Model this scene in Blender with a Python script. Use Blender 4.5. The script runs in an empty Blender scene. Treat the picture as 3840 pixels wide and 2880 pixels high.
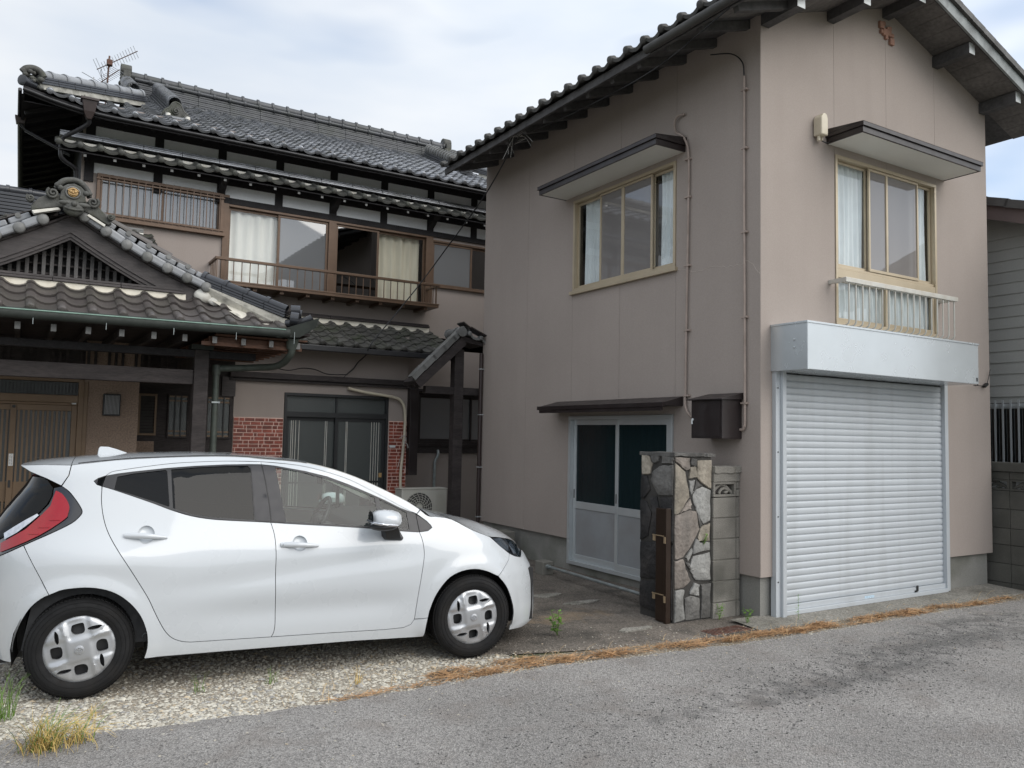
import bpy, bmesh, math, random
import numpy as np
from mathutils import Vector, Matrix
from mathutils.geometry import delaunay_2d_cdt
R = math.radians
random.seed(7); rng = np.random.default_rng(7)
scene = bpy.context.scene
COL = scene.collection

# ---------------------------------------------------------------- camera
CAM = Vector((0.0, 0.0, 1.70))
_yaw, _pitch, _roll = R(58.552), R(3.654), R(1.129)
_f = Vector((math.cos(_yaw)*math.cos(_pitch), math.sin(_yaw)*math.cos(_pitch), math.sin(_pitch)))
_r = Vector((math.sin(_yaw), -math.cos(_yaw), 0.0))
_u = _r.cross(_f)
_r2 = math.cos(_roll)*_r + math.sin(_roll)*_u
_u2 = -math.sin(_roll)*_r + math.cos(_roll)*_u
cam_data = bpy.data.cameras.new("camera")
cam = bpy.data.objects.new("camera", cam_data); COL.objects.link(cam)
m = Matrix.Identity(4)
for i in range(3):
    m[i][0] = _r2[i]; m[i][1] = _u2[i]; m[i][2] = -_f[i]; m[i][3] = CAM[i]
cam.matrix_world = m
cam_data.sensor_fit = 'HORIZONTAL'; cam_data.sensor_width = 36.0
cam_data.lens = 36.0*3016.9/3840.0
cam_data.clip_start = 0.05; cam_data.clip_end = 3000.0
scene.camera = cam

# ---------------------------------------------------------------- sky, sun, exposure
SKY_ROT = 0.31          # turns the cloud field
SUN_AZ, SUN_EL = R(-58.0), R(38.0)          # direction towards the sun, from +X anticlockwise
world = bpy.data.worlds.new("World"); scene.world = world; world.use_nodes = True
nt = world.node_tree; nt.nodes.clear()
def wn(t, **k):
    n = nt.nodes.new(t)
    for a, b in k.items(): setattr(n, a, b)
    return n
w_out = wn('ShaderNodeOutputWorld'); w_bg = wn('ShaderNodeBackground')
w_sky = wn('ShaderNodeTexSky'); w_sky.sky_type = 'NISHITA'; w_sky.sun_disc = False
w_sky.sun_elevation = SUN_EL; w_sky.sun_rotation = R(90) - SUN_AZ
w_sky.air_density = 1.0; w_sky.dust_density = 1.0; w_sky.ozone_density = 1.5
w_tc = wn('ShaderNodeTexCoord'); w_map = wn('ShaderNodeMapping')
w_map.inputs['Scale'].default_value = (1.0, 1.0, 3.2); w_map.inputs['Rotation'].default_value = (0, 0, SKY_ROT)
w_n1 = wn('ShaderNodeTexNoise'); w_n1.inputs['Scale'].default_value = 2.3
w_n1.inputs['Detail'].default_value = 3.5; w_n1.inputs['Roughness'].default_value = 0.45
w_rp = wn('ShaderNodeValToRGB')
w_rp.color_ramp.elements[0].position = 0.22; w_rp.color_ramp.elements[0].color = (0.0,)*3+(1,)
w_rp.color_ramp.elements[1].position = 0.44; w_rp.color_ramp.elements[1].color = (1,)*4
w_n2 = wn('ShaderNodeTexNoise'); w_n2.inputs['Scale'].default_value = 1.7; w_n2.inputs['Detail'].default_value = 5.0
w_cc = wn('ShaderNodeValToRGB')               # cloud brightness: thin and bluish to thick and white
w_cc.color_ramp.elements[0].position = 0.34; w_cc.color_ramp.elements[0].color = (5.3, 6.0, 7.0, 1)
w_cc.color_ramp.elements[1].position = 0.66; w_cc.color_ramp.elements[1].color = (7.7, 7.85, 8.0, 1)
# the cloud deck is brighter towards the veiled sun
w_dot = wn('ShaderNodeVectorMath', operation='DOT_PRODUCT')
w_dot.inputs[1].default_value = (math.cos(SUN_AZ)*math.cos(SUN_EL), math.sin(SUN_AZ)*math.cos(SUN_EL), math.sin(SUN_EL))
w_mr = wn('ShaderNodeMapRange'); w_mr.inputs['From Min'].default_value = -0.3; w_mr.inputs['From Max'].default_value = 1.0
w_mr.inputs['To Min'].default_value = 0.88; w_mr.inputs['To Max'].default_value = 1.30
w_mul = wn('ShaderNodeMix'); w_mul.data_type = 'RGBA'; w_mul.blend_type = 'MULTIPLY'; w_mul.inputs[0].default_value = 1.0
w_mix = wn('ShaderNodeMix'); w_mix.data_type = 'RGBA'
L = nt.links.new
L(w_tc.outputs['Generated'], w_map.inputs['Vector']); L(w_map.outputs[0], w_n1.inputs['Vector']); L(w_map.outputs[0], w_n2.inputs['Vector'])
L(w_n1.outputs['Fac'], w_rp.inputs['Fac']); L(w_n2.outputs['Fac'], w_cc.inputs['Fac'])
L(w_tc.outputs['Generated'], w_dot.inputs[0]); L(w_dot.outputs['Value'], w_mr.inputs['Value'])
L(w_cc.outputs['Color'], w_mul.inputs[6]); L(w_mr.outputs[0], w_mul.inputs[7])
w_sk2 = wn('ShaderNodeVectorMath', operation='SCALE'); w_sk2.inputs['Scale'].default_value = 1.45; L(w_sky.outputs[0], w_sk2.inputs[0])
L(w_rp.outputs['Color'], w_mix.inputs[0]); L(w_sk2.outputs[0], w_mix.inputs[6]); L(w_mul.outputs[2], w_mix.inputs[7])
L(w_mix.outputs[2], w_bg.inputs['Color']); w_bg.inputs['Strength'].default_value = 0.1
L(w_bg.outputs[0], w_out.inputs['Surface'])

sun_data = bpy.data.lights.new("sun", 'SUN'); sun_data.energy = 1.5; sun_data.angle = R(55); sun_data.color = (1.0, 0.95, 0.88)
sun = bpy.data.objects.new("sun", sun_data); COL.objects.link(sun)
_d = Vector((math.cos(SUN_AZ)*math.cos(SUN_EL), math.sin(SUN_AZ)*math.cos(SUN_EL), math.sin(SUN_EL)))
sun.rotation_euler = (-_d).to_track_quat('-Z', 'Y').to_euler(); sun.location = (6, -8, 12)
scene.view_settings.view_transform = 'Standard'; scene.view_settings.look = 'None'
scene.view_settings.exposure = 0.50; scene.view_settings.gamma = 1.0
scene.view_settings.use_curve_mapping = False
# ---------------------------------------------------------------- helpers
ORG = {}
class MB:
    """collects faces; build() links them as one mesh object"""
    def __init__(s): s.v = []; s.f = []
    def add(s, vs, fs):
        o = len(s.v); s.v += [tuple(p) for p in vs]; s.f += [tuple(i+o for i in f) for f in fs]; return s
    def box(s, x0, x1, y0, y1, z0, z1):
        return s.add([(x0,y0,z0),(x1,y0,z0),(x1,y1,z0),(x0,y1,z0),(x0,y0,z1),(x1,y0,z1),(x1,y1,z1),(x0,y1,z1)],
                     [(0,3,2,1),(4,5,6,7),(0,1,5,4),(1,2,6,5),(2,3,7,6),(3,0,4,7)])
    def beam(s, a, b, w, h, up=(0,0,1)):
        a = Vector(a); b = Vector(b); d = (b-a).normalized(); u = Vector(up)
        sd = d.cross(u).normalized(); u = sd.cross(d).normalized()
        P = []
        for p in (a, b):
            for i, j in ((-1,-1),(1,-1),(1,1),(-1,1)): P.append(p+sd*(i*w/2)+u*(j*h/2))
        return s.add(P, [(0,3,2,1),(4,5,6,7),(0,1,5,4),(1,2,6,5),(2,3,7,6),(3,0,4,7)])
    def tube(s, pts, r, n=8, cap=True):
        pts = [Vector(p) for p in pts]; k = len(pts); rr = r if hasattr(r, '__len__') else [r]*k
        ref = Vector((0,0,1)); P = []; prev = None
        for i, p in enumerate(pts):
            d = (pts[min(i+1,k-1)]-pts[max(i-1,0)]).normalized()
            if prev is None:
                a = d.cross(ref); a = a if a.length > 0.05 else d.cross(Vector((1,0,0))); a.normalize()
            else:
                a = (prev - d*prev.dot(d)); a = a.normalized() if a.length > 1e-6 else d.orthogonal().normalized()
            prev = a; b = d.cross(a)
            for j in range(n):
                t = 2*math.pi*j/n; P.append(p + (a*math.cos(t)+b*math.sin(t))*rr[i])
        F = [(i*n+j, i*n+(j+1)%n, (i+1)*n+(j+1)%n, (i+1)*n+j) for i in range(k-1) for j in range(n)]
        if cap: F += [tuple(range(n))[::-1], tuple((k-1)*n+j for j in range(n))]
        return s.add(P, F)
    def prism(s, poly, off):
        """poly: 3D points of one face, off: extrusion vector"""
        n = len(poly); off = Vector(off); P = [Vector(p) for p in poly]; Q = [p+off for p in P]
        return s.add(P+Q, [tuple(range(n))[::-1], tuple(range(n, 2*n))] + [(i,(i+1)%n,n+(i+1)%n,n+i) for i in range(n)])
    def quad(s, a, b, c, d): return s.add([a,b,c,d], [(0,1,2,3)])
    def lathe(s, prof, c, axis=(0,0,1), n=24, a0=0.0, a1=2*math.pi):
        ax = Vector(axis).normalized(); a = ax.orthogonal().normalized(); b = ax.cross(a); c = Vector(c)
        full = abs(a1-a0-2*math.pi) < 1e-6; m_ = n if full else n+1
        P = []
        for r, h in prof:
            for j in range(m_):
                t = a0+(a1-a0)*j/n; P.append(c+ax*h+(a*math.cos(t)+b*math.sin(t))*r)
        F = []
        for i in range(len(prof)-1):
            for j in range(n if full else n):
                F.append((i*m_+j, i*m_+(j+1)%m_, (i+1)*m_+(j+1)%m_, (i+1)*m_+j))
        return s.add(P, F)
    def ball(s, c, r, n=10, sq=(1,1,1)):
        prof = [(max(1e-4, math.sin(math.pi*i/n)), -math.cos(math.pi*i/n)) for i in range(n+1)]
        o = len(s.v); s.lathe(prof, (0,0,0), (0,0,1), n+2)
        for i in range(o, len(s.v)):
            p = s.v[i]; s.v[i] = (c[0]+p[0]*r*sq[0], c[1]+p[1]*r*sq[1], c[2]+p[2]*r*sq[2])
        return s
    def mesh(s, name, mat, smooth=None, org=(0,0,0)):
        me = bpy.data.meshes.new(name)
        ox, oy, oz = org
        me.from_pydata([(x-ox, y-oy, z-oz) for x, y, z in s.v], [], s.f); me.validate(); me.update()
        if isinstance(mat, (list, tuple)):
            for q in mat: me.materials.append(q)
        elif mat is not None: me.materials.append(mat)
        if smooth is not None:
            me.shade_smooth()
            if smooth < 180: me.set_sharp_from_angle(angle=R(smooth))
        return me
    def build(s, name, mat, parent=None, smooth=None, bevel=0.0, org=None, **props):
        if parent is not None: org = ORG[parent.name]
        elif org is None:
            a = np.array(s.v); org = (float((a[:,0].min()+a[:,0].max())/2), float((a[:,1].min()+a[:,1].max())/2), float(a[:,2].min()))
        me = s.mesh(name, mat, smooth, org)
        o = bpy.data.objects.new(name, me); COL.objects.link(o)
        if parent is not None: o.parent = parent
        else: o.location = org
        ORG[o.name] = tuple(org)
        if bevel:
            b = o.modifiers.new('bevel', 'BEVEL'); b.width = bevel; b.segments = 2; b.limit_method = 'ANGLE'; b.angle_limit = R(40)
            b.harden_normals = False
        for k, v in props.items(): o[k] = v
        return o
def thing(name, label, cat, loc, group=None, rotz=0.0):
    o = bpy.data.objects.new(name, None); COL.objects.link(o); o.empty_display_size = 0.2
    o.location = loc; o.rotation_euler = (0,0,rotz); o['label'] = label; o['category'] = cat
    if group: o['group'] = group
    ORG[o.name] = tuple(loc); return o
def tag(o, label, cat, group=None):
    o['label'] = label; o['category'] = cat
    if group: o['group'] = group
    return o
def inst(name, me, M, parent):
    """a piece that shares mesh data; M is its world matrix"""
    o = bpy.data.objects.new(name, me); COL.objects.link(o); o.parent = parent
    o.matrix_local = Matrix.Translation(-Vector(ORG[parent.name])) @ M
    ORG[o.name] = ORG[parent.name]
    return o
def frame(o, ex, ey, ez):
    M_ = Matrix.Identity(4)
    for i in range(3): M_[i][0] = ex[i]; M_[i][1] = ey[i]; M_[i][2] = ez[i]; M_[i][3] = o[i]
    return M_
def crom(pts, n=6, closed=False):
    P = [Vector(p) for p in pts]; out = []; k = len(P)
    for i in range(k if closed else k-1):
        p0 = P[(i-1)%k] if closed or i > 0 else P[0]*2-P[1]
        p1 = P[i]; p2 = P[(i+1)%k]; p3 = P[(i+2)%k] if closed or i+2 < k else P[-1]*2-P[-2]
        for j in range(n):
            t = j/n; out.append(0.5*((2*p1)+(p2-p0)*t+(2*p0-5*p1+4*p2-p3)*t*t+(3*p1-p0-3*p2+p3)*t**3))
    if not closed: out.append(P[-1])
    return out

# ---------------------------------------------------------------- materials
MT = {}
def lin(c): return tuple(((v/255)/12.92 if v/255 <= 0.04045 else (((v/255)+0.055)/1.055)**2.4) for v in c)
def pm(name, col, rough=0.7, metal=0.0, var=0.12, vs=2.5, bump=0.0, bs=60.0, fine=0.0, fs=40.0, spec=0.5, coat=0.0,
       stain=None, ss=1.2, sa=0.5, streak=False, rnd=0.0, stretch=(1,1,1), bdist=0.01):
    """procedural material: broad tone noise, fine grain, optional stains / vertical streaks, per-piece tone, bump"""
    ma = bpy.data.materials.new(name); ma.use_nodes = True; t = ma.node_tree; b = t.nodes['Principled BSDF']; MT[name] = ma
    N = t.nodes.new; K = t.links.new
    g = N('ShaderNodeNewGeometry'); mp = N('ShaderNodeMapping'); mp.inputs['Scale'].default_value = stretch
    K(g.outputs['Position'], mp.inputs['Vector'])
    def noise(s, d=4.0, vec=None):
        n = N('ShaderNodeTexNoise'); n.inputs['Scale'].default_value = s; n.inputs['Detail'].default_value = d
        K(vec or mp.outputs[0], n.inputs['Vector']); return n.outputs['Fac']
    def mrange(v, a, b_, c, d):
        n = N('ShaderNodeMapRange'); n.inputs[1].default_value = a; n.inputs[2].default_value = b_; n.inputs[3].default_value = c; n.inputs[4].default_value = d
        K(v, n.inputs[0]); return n.outputs[0]
    def math_(op, a, b_):
        n = N('ShaderNodeMath'); n.operation = op
        for i, q in enumerate((a, b_)):
            if isinstance(q, (int, float)): n.inputs[i].default_value = q
            else: K(q, n.inputs[i])
        return n.outputs[0]
    f = mrange(noise(vs), 0.3, 0.7, 1-var, 1+var)
    if fine: f = math_('MULTIPLY', f, mrange(noise(fs, 2.0), 0.3, 0.7, 1-fine, 1+fine))
    if rnd:
        oi = N('ShaderNodeObjectInfo'); f = math_('MULTIPLY', f, mrange(oi.outputs['Random'], 0, 1, 1-rnd, 1+rnd))
    mx = N('ShaderNodeMix'); mx.data_type = 'RGBA'; mx.blend_type = 'MULTIPLY'; mx.inputs[0].default_value = 1.0
    mx.inputs[6].default_value = (*col, 1)
    cb = N('ShaderNodeCombineColor')
    for i in range(3): K(f, cb.inputs[i])
    K(cb.outputs[0], mx.inputs[7]); c = mx.outputs[2]
    if stain is not None:
        vec = None
        if streak:
            m2 = N('ShaderNodeMapping'); m2.inputs['Scale'].default_value = (6, 6, 0.35) if ss < 3 else (1.6, 1.6, 0.25); K(g.outputs['Position'], m2.inputs['Vector']); vec = m2.outputs[0]
        sn = mrange(noise(ss, 6.0, vec), 0.48, 0.72, 0.0, sa)
        m3 = N('ShaderNodeMix'); m3.data_type = 'RGBA'; K(sn, m3.inputs[0]); K(c, m3.inputs[6]); m3.inputs[7].default_value = (*stain, 1); c = m3.outputs[2]
    K(c, b.inputs['Base Color'])
    rf = mrange(noise(vs*3+1), 0.3, 0.7, max(0.02, rough*0.85), min(1, rough*1.12)); K(rf, b.inputs['Roughness'])
    b.inputs['Metallic'].default_value = metal; b.inputs['Specular IOR Level'].default_value = spec
    if coat: b.inputs['Coat Weight'].default_value = coat; b.inputs['Coat Roughness'].default_value = 0.03
    if bump:
        bp = N('ShaderNodeBump'); bp.inputs['Strength'].default_value = bump; bp.inputs['Distance'].default_value = bdist
        K(noise(bs, 3.0), bp.inputs['Height']); K(bp.outputs[0], b.inputs['Normal'])
    return ma
def glass(name, tint=(0.8,0.85,0.85), refl=1.0, rough=0.0, body=None, bodyfac=0.0, ior=1.5, wob=0.0):
    """thin pane: fresnel reflection over a tinted see-through, optionally with a milky or dark body"""
    ma = bpy.data.materials.new(name); ma.use_nodes = True; t = ma.node_tree; t.nodes.clear(); N = t.nodes.new; K = t.links.new; MT[name] = ma
    out = N('ShaderNodeOutputMaterial'); tr = N('ShaderNodeBsdfTransparent'); tr.inputs[0].default_value = (*tint, 1)
    gl = N('ShaderNodeBsdfGlossy'); gl.inputs['Roughness'].default_value = rough; gl.inputs['Color'].default_value = (1,1,1,1)
    # two-sided Schlick reflectance, so that a pane behaves the same from both faces
    f0 = ((ior-1)/(ior+1))**2*refl
    lw = N('ShaderNodeLayerWeight'); lw.inputs['Blend'].default_value = 0.5
    pw = N('ShaderNodeMath'); pw.operation = 'POWER'; K(lw.outputs['Facing'], pw.inputs[0]); pw.inputs[1].default_value = 5.0
    mu = N('ShaderNodeMath'); mu.operation = 'MULTIPLY_ADD'; mu.use_clamp = True; K(pw.outputs[0], mu.inputs[0]); mu.inputs[1].default_value = 1-f0; mu.inputs[2].default_value = f0
    base = tr.outputs[0]
    if body is not None:
        df = N('ShaderNodeBsdfDiffuse'); df.inputs[0].default_value = (*body, 1); m0 = N('ShaderNodeMixShader'); m0.inputs[0].default_value = bodyfac
        K(tr.outputs[0], m0.inputs[1]); K(df.outputs[0], m0.inputs[2]); base = m0.outputs[0]
    if wob:
        g = N('ShaderNodeNewGeometry'); n = N('ShaderNodeTexNoise'); n.inputs['Scale'].default_value = wob; K(g.outputs['Position'], n.inputs['Vector'])
        bp = N('ShaderNodeBump'); bp.inputs['Strength'].default_value = 0.35; bp.inputs['Distance'].default_value = 0.01; K(n.outputs['Fac'], bp.inputs['Height'])
        K(bp.outputs[0], gl.inputs['Normal'])
    mx = N('ShaderNodeMixShader'); K(mu.outputs[0], mx.inputs[0]); K(base, mx.inputs[1]); K(gl.outputs[0], mx.inputs[2]); K(mx.outputs[0], out.inputs[0])
    return ma
pm('stucco', (0.355,0.306,0.275), rough=0.92, var=0.05, vs=0.8, fine=0.05, fs=90, bump=0.35, bs=150, bdist=0.004, stain=(0.29,0.247,0.22), ss=0.9, sa=0.16, streak=True, spec=0.2)
pm('stucco_house', (0.345,0.298,0.270), rough=0.92, var=0.05, vs=0.8, fine=0.06, fs=90, bump=0.4, bs=150, bdist=0.004, stain=(0.29,0.245,0.215), ss=0.9, sa=0.15, streak=True, spec=0.2)
pm('stucco_rough', (0.30,0.225,0.175), rough=0.95, var=0.08, vs=2, fine=0.22, fs=55, bump=0.8, bs=60, bdist=0.008, spec=0.2)
pm('plinth', (0.24,0.235,0.215), rough=0.9, var=0.15, vs=1.5, fine=0.08, fs=60, bump=0.3, bs=90, stain=(0.07,0.075,0.05), ss=1.6, sa=0.75)
pm('concrete_block', (0.21,0.198,0.175), rough=0.95, var=0.18, vs=2.5, fine=0.2, fs=110, bump=0.7, bs=130, stain=(0.055,0.055,0.045), ss=1.9, sa=0.8, rnd=0.1)
pm('block_dark', (0.10,0.097,0.085), rough=0.95, var=0.2, vs=2.5, fine=0.15, fs=110, bump=0.6, bs=130, stain=(0.035,0.036,0.03), ss=1.6, sa=0.7, rnd=0.08)  # darker base tone than the other blocks, with random blotches
pm('mortar', (0.20,0.19,0.165), rough=0.95, var=0.2, vs=4, bump=0.6, bs=120)
pm('mortar_black', (0.045,0.042,0.038), rough=0.92, var=0.25, vs=5, bump=0.6, bs=70)
pm('tile_ridge', (0.075,0.078,0.084), rough=0.48, metal=0.2, var=0.25, vs=3, rnd=0.2, bump=0.12, bs=40, stain=(0.04,0.045,0.035), ss=3, sa=0.6)
pm('tile', (0.24,0.248,0.265), rough=0.30, metal=0.6, var=0.22, vs=3, rnd=0.22, bump=0.12, bs=40, stain=(0.045,0.05,0.04), ss=2.5, sa=0.6, spec=0.55)
pm('tile_porch', (0.082,0.072,0.068), rough=0.45, var=0.12, vs=4, rnd=0.12, bump=0.1, bs=50, stain=(0.05,0.052,0.035), ss=2.2, sa=0.45, spec=0.45)
pm('tile_lower', (0.068,0.066,0.06), rough=0.5, var=0.2, vs=3, rnd=0.2, bump=0.15, bs=50, stain=(0.045,0.055,0.03), ss=2.6, sa=0.7, spec=0.45)
pm('tile_grey', (0.17,0.17,0.165), rough=0.5, var=0.2, vs=5, rnd=0.12, bump=0.15, bs=60, stain=(0.08,0.082,0.07), ss=4, sa=0.5)
pm('tile_glossy', (0.035,0.037,0.043), rough=0.22, var=0.15, vs=4, rnd=0.12, spec=0.6)
pm('tile_silver', (0.26,0.27,0.285), rough=0.42, var=0.2, vs=5, rnd=0.1, stain=(0.10,0.10,0.095), ss=5, sa=0.6)
pm('tile_eave', (0.085,0.086,0.08), rough=0.6, var=0.22, vs=5, rnd=0.15, bump=0.2, bs=50, stain=(0.08,0.085,0.06), ss=5, sa=0.6)
pm('tile_mossy', (0.075,0.075,0.068), rough=0.7, var=0.35, vs=12, bump=0.5, bs=40, stain=(0.05,0.055,0.03), ss=7, sa=0.7)
pm('tile_garage', (0.06,0.058,0.054), rough=0.65, var=0.2, vs=4, rnd=0.2, bump=0.2, bs=50)
pm('plaster_white', (0.74,0.72,0.66), rough=0.85, var=0.06, vs=3, stain=(0.42,0.38,0.30), ss=5, sa=0.6, bump=0.2, bs=40)
pm('plaster_old', (0.40,0.39,0.35), rough=0.9, var=0.3, vs=9, stain=(0.12,0.12,0.10), ss=6, sa=0.8, bump=0.3, bs=40)
pm('plaster_worn', (0.66,0.63,0.55), rough=0.9, var=0.12, vs=9, stain=(0.17,0.165,0.14), ss=9, sa=0.85, bump=0.5, bs=30)
pm('plaster_cream', (0.78,0.73,0.62), rough=0.85, var=0.06, vs=6, stain=(0.5,0.43,0.32), ss=8, sa=0.4)
pm('plaster_band', (0.80,0.82,0.84), rough=0.85, var=0.04, vs=2, fine=0.03, fs=50)
pm('wood_black', (0.026,0.0245,0.026), rough=0.75, spec=0.25, var=0.25, vs=3, fine=0.2, fs=60, bump=0.2, bs=50, stretch=(1,1,1))
pm('wood_dark', (0.042,0.035,0.034), rough=0.65, spec=0.3, var=0.3, vs=2, fine=0.3, fs=14, bump=0.25, bs=40, stretch=(1,6,6))
pm('wood_weathered', (0.055,0.047,0.046), rough=0.6, var=0.3, vs=3, fine=0.3, fs=20, bump=0.3, bs=30, stretch=(0.7,4,7))
pm('wood_slat', (0.085,0.080,0.078), rough=0.65, var=0.35, vs=6, fine=0.25, fs=30, rnd=0.3, stretch=(6,6,1))
pm('wood_brown', (0.095,0.042,0.022), rough=0.7, var=0.25, vs=4, fine=0.25, fs=20, stretch=(1,5,5))
pm('wood_soffit', (0.135,0.125,0.117), rough=0.75, var=0.3, vs=2, fine=0.2, fs=25)
pm('wood_eave', (0.075,0.072,0.072), rough=0.8, var=0.3, vs=3, fine=0.2, fs=25)
pm('wood_verge', (0.27,0.29,0.29), rough=0.75, var=0.25, vs=4, stain=(0.08,0.085,0.085), ss=6, sa=0.7)
pm('paint_white', (0.62,0.64,0.64), rough=0.6, var=0.1, vs=6)
pm('soffit_white', (0.70,0.69,0.64), rough=0.7, var=0.03, vs=1.5)
pm('metal_brownblack', (0.019,0.013,0.013), rough=0.42, var=0.2, vs=3, stain=(0.05,0.045,0.045), ss=4, sa=0.4)
pm('alu_gold', (0.46,0.385,0.275), rough=0.42, metal=0.3, var=0.06, vs=4)
pm('alu_brown', (0.125,0.078,0.050), rough=0.42, metal=0.25, var=0.12, vs=5)
pm('alu_door', (0.17,0.112,0.065), rough=0.45, metal=0.2, var=0.12, vs=4, stain=(0.12,0.075,0.04), ss=2, sa=0.4)
pm('alu_silver', (0.55,0.58,0.59), rough=0.38, metal=0.45, var=0.06, vs=3, stain=(0.4,0.4,0.38), ss=3, sa=0.3)
pm('alu_panel', (0.34,0.355,0.37), rough=0.5, metal=0.3, var=0.06, vs=2, stain=(0.27,0.26,0.25), ss=2.2, sa=0.55)
pm('alu_dark', (0.018,0.019,0.020), rough=0.45, var=0.1, vs=4)
pm('alu_rail', (0.52,0.51,0.47), rough=0.45, metal=0.3, var=0.08, vs=8, stain=(0.42,0.36,0.28), ss=9, sa=0.4)
pm('shutter_metal', (0.49,0.52,0.545), rough=0.52, metal=0.15, var=0.03, vs=1.5, stain=(0.40,0.42,0.43), ss=1.3, sa=0.45, streak=True, rnd=0.025)
pm('box_metal', (0.56,0.595,0.615), rough=0.26, metal=0.5, var=0.02, vs=1.2, bump=0.10, bs=1.6, bdist=0.02, stain=(0.5,0.53,0.54), ss=2, sa=0.3)
pm('pipe_wall', (0.36,0.29,0.25), rough=0.6, var=0.1, vs=8, stain=(0.2,0.16,0.13), ss=7, sa=0.4)
pm('pipe_brown', (0.035,0.022,0.02), rough=0.4, var=0.15, vs=6)
pm('copper_green', (0.036,0.042,0.037), rough=0.75, metal=0.2, var=0.25, vs=6, stain=(0.035,0.04,0.035), ss=7, sa=0.8)
pm('copper_pipe', (0.085,0.10,0.085), rough=0.6, metal=0.2, var=0.3, vs=7, stain=(0.05,0.05,0.042), ss=7, sa=0.7)
pm('copper_lip', (0.22,0.34,0.28), rough=0.6, var=0.2, vs=9)
pm('gutter_black', (0.02,0.02,0.022), rough=0.4, var=0.15, vs=6)
pm('rubber', (0.012,0.012,0.0125), rough=0.82, var=0.2, vs=9, bump=0.15, bs=90, stain=(0.028,0.025,0.022), ss=7, sa=0.35, spec=0.25)
pm('black_plastic', (0.014,0.014,0.015), rough=0.5, var=0.1, vs=9)
pm('pillar_black', (0.035,0.034,0.038), rough=0.45, var=0.08, vs=9)
pm('cream_plastic', (0.60,0.54,0.42), rough=0.5, var=0.08, vs=6, stain=(0.38,0.33,0.25), ss=6, sa=0.4)
pm('ac_plastic', (0.60,0.58,0.51), rough=0.5, var=0.05, vs=3, stain=(0.40,0.37,0.30), ss=3, sa=0.35)
pm('brick_red', (0.26,0.062,0.038), rough=0.32, var=0.3, vs=14, rnd=0.28, stain=(0.10,0.055,0.05), ss=16, sa=0.6)
pm('brick_joint', (0.72,0.52,0.45), rough=0.9, var=0.15, vs=8)
pm('stone_warm', (0.265,0.235,0.19), rough=0.85, var=0.28, vs=6, fine=0.15, fs=40, bump=0.8, bs=22, bdist=0.02, rnd=0.22, stain=(0.15,0.125,0.10), ss=6, sa=0.5, streak=True)
pm('stone_grey', (0.235,0.232,0.22), rough=0.85, var=0.25, vs=6, fine=0.15, fs=40, bump=0.8, bs=22, bdist=0.02, rnd=0.18, stain=(0.14,0.135,0.12), ss=6, sa=0.5, streak=True)
pm('stone_pink', (0.225,0.195,0.17), rough=0.85, var=0.28, vs=6, fine=0.15, fs=40, bump=0.8, bs=22, bdist=0.02, rnd=0.2, stain=(0.11,0.10,0.09), ss=6, sa=0.6, streak=True)
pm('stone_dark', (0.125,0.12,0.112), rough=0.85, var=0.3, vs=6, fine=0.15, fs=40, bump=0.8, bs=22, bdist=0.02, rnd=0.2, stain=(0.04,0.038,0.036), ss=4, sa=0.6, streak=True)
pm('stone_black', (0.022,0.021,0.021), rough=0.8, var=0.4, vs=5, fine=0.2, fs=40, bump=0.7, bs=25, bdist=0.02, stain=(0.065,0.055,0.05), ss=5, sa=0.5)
pm('gate_brown', (0.030,0.018,0.012), rough=0.35, metal=0.3, var=0.12, vs=5)
pm('siding', (0.37,0.37,0.35), rough=0.75, var=0.04, vs=2, rnd=0.04, fine=0.04, fs=60)
pm('roof_slate', (0.13,0.125,0.12), rough=0.7, var=0.15, vs=5, rnd=0.1)
pm('fascia_mauve', (0.16,0.12,0.115), rough=0.7, var=0.12, vs=4)
pm('cable_black', (0.012,0.012,0.013), rough=0.5, var=0.1, vs=9)
pm('cable_white', (0.45,0.44,0.42), rough=0.6, var=0.1, vs=9)
pm('rust', (0.115,0.055,0.038), rough=0.8, var=0.4, vs=30, stain=(0.22,0.2,0.18), ss=20, sa=0.5)
pm('alu_antenna', (0.30,0.31,0.32), rough=0.5, metal=0.5, var=0.2, vs=20)
pm('steel_pipe', (0.36,0.40,0.40), rough=0.45, metal=0.6, var=0.15, vs=8, stain=(0.18,0.15,0.12), ss=12, sa=0.4)
pm('gold_leaf', (0.46,0.30,0.13), rough=0.5, metal=0.1, var=0.2, vs=18)
pm('room_dark', (0.06,0.057,0.052), rough=0.9, var=0.1, vs=2)
pm('curtain_lace', (0.80,0.835,0.85), rough=0.9, var=0.06, vs=4)
pm('curtain_cream', (0.72,0.66,0.53), rough=0.9, var=0.08, vs=3, stretch=(5,5,0.6))
pm('curtain_white', (0.90,0.88,0.83), rough=0.9, var=0.05, vs=3, stretch=(5,5,0.6))
pm('screen_mesh', (0.50,0.48,0.47), rough=0.9, var=0.15, vs=3, stretch=(5,5,0.5))
pm('lamp_louver', (0.30,0.30,0.30), rough=0.5, var=0.1, vs=6)
glass('pane_clear', (0.90,0.92,0.915), 2.0)
glass('pane_dark', (0.10,0.12,0.13), 4.0)
glass('pane_frost', (0.28,0.29,0.29), 3.5, rough=0.02, body=(0.30,0.31,0.32), bodyfac=0.55)
glass('pane_figured', (0.12,0.14,0.14), 1.2, rough=0.12, body=(0.085,0.095,0.092), bodyfac=0.75, wob=90)
glass('pane_teal', (0.12,0.17,0.18), 0.5, rough=0.12, body=(0.016,0.032,0.036), bodyfac=0.6)
glass('pane_screen', (0.42,0.41,0.40), 2.5, rough=0.01, body=(0.33,0.31,0.30), bodyfac=0.62)
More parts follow.
